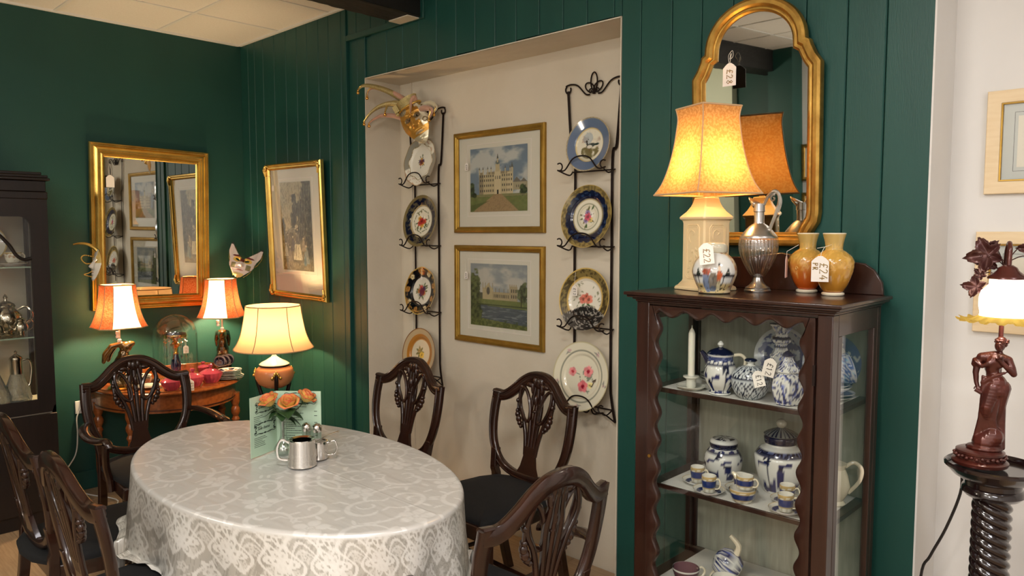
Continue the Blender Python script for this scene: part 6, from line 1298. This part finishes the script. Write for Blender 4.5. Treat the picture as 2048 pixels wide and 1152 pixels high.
# bud vase and roses
VX, VY = 2.556, -1.152
t = thing('bud_vase', 'slender clear glass bud vase holding three roses on the tablecloth', 'vase', (VX, VY, TT))
g = G(); pf = spline([(.026, 0), (.034, .008), (.037, .02), (.032, .034), (.018, .055), (.0125, .08), (.0125, .11), (.016, .145), (.019, .156)], 4); g.lathe(pf+[(r-.0018, z+.002) for r, z in pf[::-1]], 36, cap=(True, False)); build(g, 'vase_body', M['vaseglass'], t)
g = G(); g.lathe([(.0, .004), (.024, .004), (.03, .02), (.022, .042), (.0, .042)], 24); build(g, 'water', M['vaseglass'], t)
M['petal'] = mat('rose_petal', (255, 255, 255), .5, attr=True, sub=.1); M['leafm'] = mat('rose_leaf', (38, 62, 36), .4, c2=(52, 80, 44), scale=30); M['stem'] = mat('rose_stem', (70, 84, 50), .5)
def rose(label, hx, hy, hz_, tiltv, R=.031, seed=0):
    t = thing('rose', label, 'rose', (hx, hy, hz_)); rn = random.Random(seed)
    q = Vector((0, 0, 1)).rotation_difference(Vector(tiltv)); t.rotation_mode = 'XYZ'; t.rotation_euler = q.to_euler()
    for ly, (n_, r0, r1, h, op) in enumerate(((2, .004, .008, .040, .0), (3, .008, .015, .044, .1), (4, .014, .022, .044, .3), (5, .020, .027, .038, .85))):
        for k in range(n_):
            a0 = 2*PI*k/n_+ly*.7+rn.random()*.3; wd = 2*PI/n_*1.5
            U, V = np.meshgrid(np.linspace(-1, 1, 11), np.linspace(0, 1, 9)); U = U.ravel(); V = V.ravel()
            r = (.004+(r1-.004)*np.sin(V*PI/2)**.8+op*.010*V**4)*R/.031; zz = (-.004+h*V-(op*.012*V**5)-.006*U**2*V-.0)*R/.031; an = a0+U*wd/2*(1-.25*V**3)
            X = np.stack([r*np.cos(an), r*np.sin(an), zz], 1)
            P = Paint(U, V, (240, 200, 112)); P.fill(sst(.7, 1.1, V+.12*np.abs(U)), (230, 122, 66)); P.fill(1-sst(0, .5, V), (232, 202, 120)); P.fill(sst(.93, 1.08, V+.08*np.abs(U)), (196, 50, 46), .8)
            g = G(); g.add(X, [(j*11+i, j*11+i+1, (j+1)*11+i+1, (j+1)*11+i) for j in range(8) for i in range(10)], P.c); o = build(g, 'petal', M['petal'], t, 0, 180); so = o.modifiers.new('s', 'SOLIDIFY'); so.thickness = .0006
    g = G(); g.ball((0, 0, -.006), (.007, .007, .009), 10, 6)
    for k in range(5): a = k*1.257; g.tube([(0, 0, -.004), (.012*math.cos(a), .012*math.sin(a), -.001), (.02*math.cos(a), .02*math.sin(a), -.008)], [.003, .003, .0006], 5)
    Mi = t.rotation_euler.to_matrix().inverted(); b0 = Mi @ Vector((VX-hx, VY-hy, TT+.015-hz_)); b1 = Mi @ Vector((VX-hx, VY-hy, TT+.14-hz_))
    build(g, 'sepals', M['leafm'], t)
    g = G(); g.tube(spline([(0, 0, -.01), tuple((Vector((0, 0, -.03))+b1*.4)/1.3), tuple(b1), tuple(b0)], 5), .0022, 6); build(g, 'stem', M['stem'], t)
    return t
rose('orange-edged yellow rose, left of the three in the bud vase', VX-.018, VY-.038, TT+.195, (-.1, -.45, .9), .037, 1)
rose('orange-edged yellow rose, middle one of the three in the bud vase', VX+.024, VY+.016, TT+.186, (.3, -.35, .9), .037, 2)
rose('red-edged yellow rose, right of the three in the bud vase', VX+.024, VY+.078, TT+.198, (.35, .4, .85), .035, 3)
t = thing('leaf_spray', 'dark green rose leaves spreading over the rim of the bud vase', 'leaves', (VX, VY, TT+.15))
for (dx, dy, dz, L, w_, a) in ((-.02, -.03, .035, .05, .018, -2.3), (.03, .0, .04, .07, .028, -.3), (.02, .035, .02, .06, .022, .8), (.005, .04, -.006, .05, .02, 1.1), (.03, .03, -.0, .035, .009, .7), (-.02, -.015, .01, .045, .016, -2.8), (.0, -.03, .03, .045, .018, -1.7), (.03, -.01, .03, .06, .022, -.6)):
    U, V = np.meshgrid(np.linspace(-1, 1, 7), np.linspace(0, 1, 11)); U = U.ravel(); V = V.ravel(); L *= 1.35; wd = 1.3*w_*np.sin(PI*V**.8)**.9
    x = V*L*.8; y = U*wd; z = -.03*V**2+.25*np.abs(y)+dz*.8
    g = G(); g.add(np.stack([dx*.3+x*math.cos(a)-y*math.sin(a), dy*.3+x*math.sin(a)+y*math.cos(a), z-.01+V*dz*.3], 1), [(j*7+i, j*7+i+1, (j+1)*7+i+1, (j+1)*7+i) for j in range(10) for i in range(6)]); o = build(g, 'leaf', M['leafm'], t); so = o.modifiers.new('s', 'SOLIDIFY'); so.thickness = .0008
# steel jug, sugar bowl with spoon, salt and pepper
t = thing('cream_jug', 'shiny stainless steel cream jug with a wire handle at the front of the table set', 'jug', (2.738, -1.180, TT), .0)
g = G(); g.lathe([(.0005, .001), (.05, .001), (.0515, .003), (.0515, .01), (.049, .055), (.0465, .085), (.047, .097), (.0455, .097), (.045, .085), (.047, .055), (.048, .01), (.0, .006)], 56, shape=lambda th, q: 1+.16*np.exp(-((np.mod(th-3.4+PI, 2*PI)-PI)/.28)**2)*np.exp(-((q-.55)/.16)**2)*0, cap=(False, False)); build(g, 'jug_body', M['chrome'], t)
g = G(); g.tube(spline([(-.045*.62-.0, -.045*.78, .085), (-.072*.62, -.072*.78, .098), (-.088*.62, -.088*.78, .07), (-.083*.62, -.083*.78, .03), (-.052*.62, -.052*.78, .022)], 6), .0035, 8, flat=1.3); build(g, 'handle', M['chrome'], t)
g = G(); g.lathe([(.034, .0965), (.046, .1), (.047, .097)], 40, cap=(False, False)); build(g, 'rim', M['chrome'], t)
t = thing('sugar_bowl', 'small stainless steel sugar bowl with looped handle behind the cream jug', 'sugar bowl', (2.705, -1.092, TT))
g = G(); g.lathe([(.0005, .001), (.034, .001), (.036, .004), (.036, .05), (.034, .068), (.0325, .068), (.034, .05), (.034, .006), (.0, .005)], 44); build(g, 'bowl_body', M['chrome'], t)
for s in (1,): g = G(); g.tube(spline([(.024*s, .024*s, .06), (.045*s, .042*s, .068), (.052*s, .048*s, .045), (.045*s, .042*s, .02), (.026*s, .024*s, .014)], 6), .003, 8); build(g, 'handle', M['chrome'], t)
g = G(); g.lathe([(0, .045), (.033, .045)], 30); g.ball((0, 0, .04), (.031, .031, .012), 16, 8); build(g, 'sugar', mat('sugar_white', (236, 234, 226), .8), t)
t = thing('teaspoon', 'steel teaspoon resting in the sugar bowl, handle pointing up to the right', 'spoon', (2.705, -1.092, TT+.045))
g = G(); P = spline([(-.01, -.008, .012), (.02, .012, .038), (.045, .030, .052), (.068, .046, .062)], 6); g.tube(P, [.0036+.0055*(i/len(P))**2 for i in range(len(P))], 8, flat=.5, up=(0, 0, 1)); g.ball((-.016, -.014, .006), (.014, .01, .004), 12, 6); build(g, 'spoon_body', M['chrome'], t)
for i, (x, y, lb) in enumerate(((2.59, -1.072, 'taller left glass salt shaker with a domed steel cap in front of the menu'), (2.632, -1.052, 'right glass pepper shaker with a domed steel cap in front of the menu'))):
    t = thing('shaker', lb, 'shaker', (x, y, TT), group=None)
    g = G(); g.lathe([(.017, 0), (.018, .003), (.0175, .084), (.0155, .084), (.0155, .004), (.0, .004)], 24, cap=(True, False)); build(g, 'glass_jar', M['vaseglass'], t)
    g = G(); g.lathe([(.0, .005), (.014, .005), (.014, .045), (.0, .045)], 20); build(g, 'contents', M['porcelain'] if i == 0 else mat('ground_pepper', (130, 116, 96), .9), t)
    g = G(); g.lathe([(.0185, .082), (.019, .092), (.0175, .104), (.0115, .112), (0, .116)], 28, cap=(True, False)); build(g, 'cap', M['chrome'], t)
# ================================================================ jester mask in the niche
t = thing('jester_mask', 'gilded jester mask with belled horns hanging at the top left of the niche', 'mask', (1.828,0.13,2.234), rot=(math.radians(6), math.radians(-28), math.radians(20)))
def paint_j(U, V):
    P = Paint(U, V, (190, 138, 58)); n = vn(U+3, V+3, 3, 2); P.fill(n > .55, (206, 158, 76), .6)
    P.fill((U > .45)*(V > -.3)*(V < .75)*(np.abs(U-.68) < .32), (216, 206, 178)); P.fill((((U-.5)/.16)**2+((V-.45)/.16)**2 < 1), (196, 140, 60)); P.fill((((U+.45)/.3)**2+((V-.72)/.2)**2 < 1), (196, 186, 156)); P.fill((((U+.45)/.3)**2+((V-.72)/.2)**2 < 1)*(np.mod(U*9, 1) < .3), (110, 96, 80))
    P.fill(((U/.3)**2+((V+.47)/.06)**2 < 1), (196, 176, 140)); P.fill((V < -.58), (206, 196, 166)); P.fill((np.abs(np.hypot((U-.72)/.12, (V+.1)/.09)-1) < .25), (110, 84, 40)); P.fill((((np.abs(U)-.37)/.26)**2+((V-.24)/.12)**2 < 1), (130, 112, 80)); P.fill((np.abs(U-.4) < .25)*(np.abs(V-.08) < .05), (216, 204, 176)); return P.c
M['jgold'] = mat('jester_gilt', (255, 255, 255), .28, metal=.55, attr=True, bump=.1, bscale=120)
mask_mesh(.175, .25, lambda U, V: (np.abs(U) < np.sqrt(np.clip(1-(V/1.02)**2, 0, 1))*(.7+.3*sst(-1, .1, V))), paint_j, 'mask_face', 'jgold', t, holes=lambda u, v: (((np.abs(u)-.37)/.14)**2+((v-.24)/.035)**2 < 1))
M['brocade'] = mat('gold_brocade', (150, 132, 84), .45, metal=.4, c2=(206, 186, 126), scale=160, bump=.5, bscale=200); M['pinksatin'] = mat('pink_satin', (186, 138, 112), .45, c2=(206, 160, 134), scale=8, sheen=.5); M['creamsatin'] = mat('cream_satin', (216, 204, 168), .45, sheen=.5)
g = G(); g.at((0, -.015, .098), (math.radians(-8), 0, 0), .82); g.lathe([(.078, 0), (.08, .004), (.077, .03), (.082, .056), (.084, .06), (.06, .066), (0, .075)], 36, sy=.62, cap=(True, False)); build(g, 'hat_band', M['brocade'], t)
g = G(); g.tube([(.074*math.cos(a), -.018+.05*math.sin(a), .096) for a in np.linspace(0, 2*PI, 30, endpoint=False)], .0055, 8, closed=True); build(g, 'hat_trim', M['giltb'], t)
g = G(); g.box(-.075, -.045, -.062, -.052, .10, .14); g.ball((-.065, -.06, .09), .012, 8, 6); build(g, 'buckle', M['brocade'], t)
# horns are given in world space and carried into the mask's own space
Mi = Matrix.LocRotScale(t.location, t.rotation_euler, None).inverted()
def horn(pts, r0, m_, bells=1):
    P = spline([tuple(Mi @ Vector(p)) for p in pts], 6); n_ = len(P); g = G(); g.tube(P, [max(.003, r0*(1-.82*(i/(n_-1))**.8)*(.75+.25*min(1, i/5))) for i in range(n_)], 12, flat=.75); build(g, 'hat_horn', M[m_], t)
    g = G(); g.tube([(p[0], p[1]-max(.003, r0*(1-.82*(i/(n_-1))**.8))*.72, p[2]) for i, p in enumerate(P)][::1], .0028, 6); build(g, 'horn_braid', M['giltb'], t)
    e = Vector(P[-1]); 
    g = G(); d = Mi.to_3x3() @ Vector((0, 0, -1)); c = e+d*.016; g.ball(tuple(c), .0088, 12, 8); g.tube([tuple(e), tuple(c)], .0018, 5); g.ball(tuple(e+d*.004), .0055, 8, 6); build(g, 'bell', M['brass'], t)
horn([(1.806,0.12,2.321), (1.722,0.08,2.382), (1.69,0.0,2.417), (1.67,-0.08,2.431), (1.66,-0.13,2.425), (1.631,-0.14,2.406)], .032, 'brocade')
horn([(1.786,0.1,2.335), (1.725,0.06,2.393), (1.667,0.0,2.42), (1.656,-0.05,2.426), (1.636,-0.07,2.414), (1.617,-0.07,2.387)], .024, 'pinksatin')
horn([(1.763,0.1,2.304), (1.715,0.05,2.343), (1.651,0.0,2.333), (1.625,-0.05,2.294), (1.599,-0.08,2.243)], .028, 'brocade')
horn([(1.737,0.12,2.259), (1.674,0.08,2.284), (1.637,0.02,2.284), (1.625,-0.03,2.26), (1.618,-0.06,2.233)], .028, 'pinksatin')
horn([(1.75,0.1,2.325), (1.725,0.06,2.351), (1.686,0.03,2.344), (1.661,0.02,2.301)], .022, 'brocade')
horn([(1.841,0.12,2.298), (1.905,0.11,2.306), (1.956,0.11,2.29), (1.95,0.1,2.249)], .035, 'pinksatin')
horn([(1.847,0.14,2.333), (1.909,0.15,2.338), (1.951,0.15,2.311), (1.946,0.14,2.283)], .026, 'creamsatin')
horn([(1.843,0.09,2.341), (1.847,0.08,2.364), (1.845,0.06,2.337), (1.848,0.05,2.278)], .026, 'pinksatin')
# ================================================================ pedestal, figure lamp
M['ebony'] = mat('ebonised_wood', (22, 11, 12), .16, c2=(34, 18, 18), scale=10, coat=.8)
PX, PY = 4.716, -.19
t = thing('pedestal', 'tall ebonised barley-twist pedestal carrying the figure lamp by the white wall', 'pedestal', (PX, PY, 0)); t.scale = (1, 1, 1.0073)
g = G(); g.lathe([(.0, .955), (.108, .955), (.112, .965), (.117, .97), (.122, .966), (.122, .96), (.11, .948), (.098, .935), (.08, .925), (.07, .92), (.07, .908), (.076, .902), (.078, .89), (.066, .878), (.048, .872)][::-1], 56, cap=(False, False)); build(g, 'dished_top', M['ebony'], t)
g = G(); n_ = 64; rings = []
for i in range(320):
    z = .3+.575*i/319; rings.append([((.041+.009*abs(math.cos(2.0*a+z*118))**.8)*math.cos(a), (.041+.009*abs(math.cos(2.0*a+z*118))**.8)*math.sin(a), z) for a in np.linspace(0, 2*PI, n_, endpoint=False)])
g.loft(rings); build(g, 'twist_column', M['ebony'], t, 0, 60)
g = G(); g.lathe([(.05, .3), (.075, .29), (.08, .27), (.06, .25), (.06, .23), (.09, .2), (.11, .16), (.11, .12), (.13, .1), (.13, .06), (.0, .06)], 48, cap=(True, True)); build(g, 'base', M['ebony'], t)
for k in range(3):
    a = k*2.094+.5; g = G(); g.tube(spline([(.09*math.cos(a), .09*math.sin(a), .09), (.15*math.cos(a), .15*math.sin(a), .07), (.18*math.cos(a), .18*math.sin(a), .02)], 4), .022, 8); build(g, 'foot', M['ebony'], t)
LX, LY, LZ = 4.682, -.195, .9725
t = thing('figure_lamp', 'reddish bronze lady figure lamp with vine leaves and a frilled glowing glass shade', 'lamp', (LX, LY, LZ), math.radians(11))
g = G(); g.lathe([(.068, 0), (.07, .004), (.07, .009), (.064, .014), (.058, .016), (.058, .03), (.06, .032), (.06, .038), (.052, .042), (.0, .044)], 48, cap=(True, False)); build(g, 'base', M['bronze'], t)
g = G()
for k in range(30): a = k*2*PI/30; g.ball((.0615*math.cos(a), .0615*math.sin(a), .023+.003*(k % 2)), (.0055, .0055, .0048), 8, 6)
build(g, 'garland', M['bronze'], t)
X = lambda cx, cy: ((cx/4.43+1930-1965)*.00148, .05+((920-(cy/4.43+670))*.00142+.006-.05)*(1.09 if cy < 900 else 1))
def p3(cx, cy, y=0): a, b = X(cx, cy); return (a, y, b)
fig = [([p3(235, 880), p3(190, 930)], [.03, .034]), (0.008, 0, .047, .045, .04, .012),
       ([p3(262, 205), p3(258, 235, 0)], [.0075, .009]),                                                       # neck
       ([p3(140, 250), p3(230, 245, .002), p3(310, 258)], [.013, .018, .012]),                                 # shoulders
       ([p3(225, 280, 0), p3(215, 330, 0), p3(222, 385, 0)], [.024, .020, .016]),                              # torso
       ([p3(222, 390, 0), p3(245, 450, 0), p3(255, 510, 0)], [.018, .026, .026]),                              # belly and hips
       ([p3(225, 490, -.006), p3(185, 640, -.016), p3(190, 760, -.004), p3(195, 900, -.004)], [.023, .0165, .013, .009]),  # bent leg
       ([p3(280, 490, .004), p3(268, 640, .006), p3(250, 780, .008), p3(240, 900, .010)], [.025, .018, .013, .013]),       # standing leg
       ([p3(195, 915, -.008), p3(205, 935, -.022)], [.007, .006]),
       ([p3(132, 250), p3(105, 330, .0), p3(98, 375, -.002)], [.0115, .0095, .0085]), ([p3(98, 375, -.002), p3(105, 450, -.006), p3(118, 495, -.01)], [.0082, .0065, .0055]), p3(125, 512, -.012)+(.008, .006, .008),
       ([p3(322, 262), p3(350, 320, -.006), p3(362, 365, -.008)], [.0115, .0095, .009]), ([p3(362, 365, -.008), p3(310, 310, -.022), p3(268, 262, -.024)], [.0088, .0072, .0058]), p3(262, 252, -.025)+(.009, .006, .006)]
for k in range(7):   # drapery folds from the hip and the tail of the gown
    u = k/6; fig.append(([p3(150+115*u, 400+30*u, -.014), p3(150+110*u, 560+20*u, -.018+.006*abs(u-.4)), p3(140+105*u, 740, -.014), p3(110+185*u, 920+55*u, -.008)], [.0042, .0048, .005, .006]))
for k in range(5): u = k/4; fig.append(([p3(265+50*u, 470+20*u, .0), p3(262+35*u, 640, .004), p3(255+45*u, 830, .004), p3(250+55*u, 960, .0)], [.01, .009, .009, .009]))
fig += [([p3(95, 290, -.006), p3(140, 320, -.014), p3(200, 290, -.02), p3(230, 265, -.018)], [.0065, .006, .005, .004]), ([p3(90, 280, .0), p3(85, 310, .0)], [.008, .008]),
        ([p3(300, 360, -.012), p3(220, 390, -.018), p3(150, 450, -.014)], [.004, .005, .006]), p3(195, 292, -.016)+(.011, .008, .011), p3(262, 300, -.014)+(.010, .008, .010)]
blob([f if len(f) == 2 else f for f in fig], 'figure_body', M['bronze'], t, .0022, 1)
hx, hy_, hz_ = p3(258, 152, -.003)
blob([(hx, hy_, hz_, .0125, .014, .0165), (hx-.001, hy_-.010, hz_-.008, .006, .006, .007), (hx-.001, hy_-.0155, hz_-.002, .0018, .003, .005), (hx-.001, hy_-.0135, hz_-.0085, .004, .002, .0014), (hx+.011, hy_-.002, hz_-.002, .002, .003, .004),
      (hx-.005, hy_-.0115, hz_+.003, .003, .002, .0012), (hx+.004, hy_-.0115, hz_+.003, .003, .002, .0012), (hx-.001, hy_-.0135, hz_+.007, .007, .002, .001)], 'head', M['bronze'], t, .0013, 1)
g = G()
for k in range(26): a = k*2.4; r = .0145; g.ball((hx+.003+r*math.cos(a)*(.75+.3*math.sin(k)), hy_+.004+r*math.sin(a)*.8, hz_+.0125+.003*math.sin(k*1.3)), (.0052, .005, .004), 8, 6)
g.ball((hx+.003, hy_+.005, hz_+.016), (.013, .013, .010), 12, 8); g.ball((hx+.012, hy_+.006, hz_+.005), (.007, .008, .009), 10, 6); build(g, 'hair', M['bronze'], t)
g = G()   # fingers closed on the fruit and on the drape end
for k in range(4):
    bx, by, bz = p3(262+k*7-10, 250-k*3, -.03); g.tube(spline([(bx, by+.004, bz-.003), (bx-.002, by-.003, bz+.002), (bx-.002, by-.002, bz+.006)], 3), .0016, 6)
    bx, by, bz = p3(108+k*9, 508+k*3, -.016); g.tube(spline([(bx, by+.004, bz+.004), (bx, by-.003, bz), (bx, by-.001, bz-.005)], 3), .0016, 6)
bx, by, bz = p3(240, 250, -.026); g.tube([(bx+.004, by, bz-.003), (bx-.003, by-.004, bz+.003)], .0018, 6); bx, by, bz = p3(98, 500, -.012); g.tube([(bx, by, bz+.004), (bx-.002, by-.006, bz-.001)], .0017, 6)
build(g, 'fingers', M['bronze'], t)
g = G(); bx, by, bz = p3(268, 232, -.03); g.ball((bx, by, bz), .0065, 10, 8); build(g, 'held_fruit', M['bronze'], t); g = G(); g.tube([p3(100, 505, -.02), p3(145, 530, -.02)], .006, 8); build(g, 'held_scroll', M['bronze'], t)
g = G(); zt = 1.60-LZ
P = spline([(.036, .022, .04), (.036, .024, .2), (.036, .024, .34), (.038, .02, .5), (.04, .018, .585), (.044, .004, .615), (.046, -.012, .617), (.047, -.028, .60), (.046, -.034, .56), (.046, -.034, .535)], 6)
g.tube(P, .0062, 10); build(g, 'lamp_pole', M['bronze'], t)
sx_, sy_, sz_ = .044, -.034, .0
g = G(); g.at((sx_, sy_, 0)); g.lathe([(.012, .560), (.022, .553), (.026, .545), (.038, .535), (.046, .528), (.047, .523), (.0, .523)], 32, cap=(True, False)); build(g, 'shade_cap', M['bronze'], t)
M['opal'] = shade_mat('opal_glass', (255, 255, 255), .6); M['opaly'] = shade_mat('amber_frill_glass', (250, 216, 110), .6)
g = G(); g.at((sx_, sy_, 0)); g.lathe([(.042, .522), (.042, .508), (.046, .502), (.059, .490), (.064, .470), (.0635, .446), (.060, .430), (.062, .422)], 48); build(g, 'glass_shade', M['opal'], t, 0, 180)
g = G(); g.at((sx_, sy_, 0)); g.lathe([(.062, .422), (.08, .413), (.098, .411), (.112, .415)], 144, wob=lambda th, q: q*.005*np.sin(16*th)+q*.0018*np.sin(48*th)-.004*q, shape=lambda th, q: 1+.05*q*np.sin(16*th+.8)); build(g, 'glass_frill', M['opaly'], t, 0, 180)
M['bulb3'] = mat('glowing_bulb_cool', (255, 244, 230), .5, emis=(255, 240, 222), estr=100)
bulb(t, (sx_, sy_, .455), .021, 'bulb3')
def vine_leaf(px, pz, y, R, rot, stem):
    g = G(); N_ = 60; rings = []
    for f in (0.02, .35, .7, 1.0):
        ring_ = []
        for i in range(N_):
            a = 2*PI*i/N_; tri = 1-abs((((a*5/(2*PI))+.5) % 1)*2-1); lob = .58+.42*tri**1.1; lob *= (1+.06*math.cos(25*a)) ; lob *= (.8+.2*math.cos(a))
            r = R*f*lob; x, z = r*math.cos(a+rot), r*math.sin(a+rot); ring_.append((px+x, y-.010*f*f*R/.03*abs(math.sin(2.5*a))-.004*(1-f), pz+z))
        rings.append(ring_)
    g.loft(rings, True, (True, False)); o = build(g, 'vine_leaf', M['leafbr'], t, 0, 60); so = o.modifiers.new('s', 'SOLIDIFY'); so.thickness = .0012
    g = G(); g.tube(spline([(px, y, pz), ((px+stem[0])/2, y+.006, max(pz, stem[1])+.006), (stem[0], .0, stem[1])], 5), .0016, 5); build(g, 'leaf_stem', M['leafbr'], t)
M['leafbr'] = mat('bronze_leaf', (92, 54, 50), .35, c2=(70, 38, 34), scale=40, metal=.4, coat=.3)
for px, pz, y, R, rot, st_ in ((-.002, .588, -.02, .060, PI+.2, (.036, .555)), (-.006, .570, -.016, .040, -1.9, (.036, .555)), (-.004, .598, -.012, .042, 2.1, (.036, .555)), (-.018, .530, .002, .024, 2.3, (.036, .5)), (-.026, .497, .004, .040, PI-.1, (.036, .5)),
                               (.098, .602, -.01, .045, 1.8, (.04, .565)), (.112, .578, -.012, .042, -.4, (.04, .565)), (.122, .515, -.005, .050, 1.0, (.04, .5)), (.128, .482, .0, .04, -1.0, (.04, .5))): vine_leaf(px, pz, y, R, rot, st_)
g = G(); g.tube(spline([(.0, .06, .012), (-.05, .08, .0), (-.11, .06, -.02), (-.13, .10, -.06), (-.15, .13, -.1)], 6), .003, 6)
g = G(); g.tube(spline([(4.66, -.10, .972), (4.625, -.075, .965), (4.605, -.03, .90), (4.60, -.02, .82), (4.565, -.02, .70), (4.525, -.02, .60), (4.50, -.02, .52), (4.49, -.03, .2), (4.50, -.05, .01)], 6), .0042, 6); tag(build(g, 'flex', M['blackflex']), 'dark flex running down from the pedestal top against the white wall', 'cable')
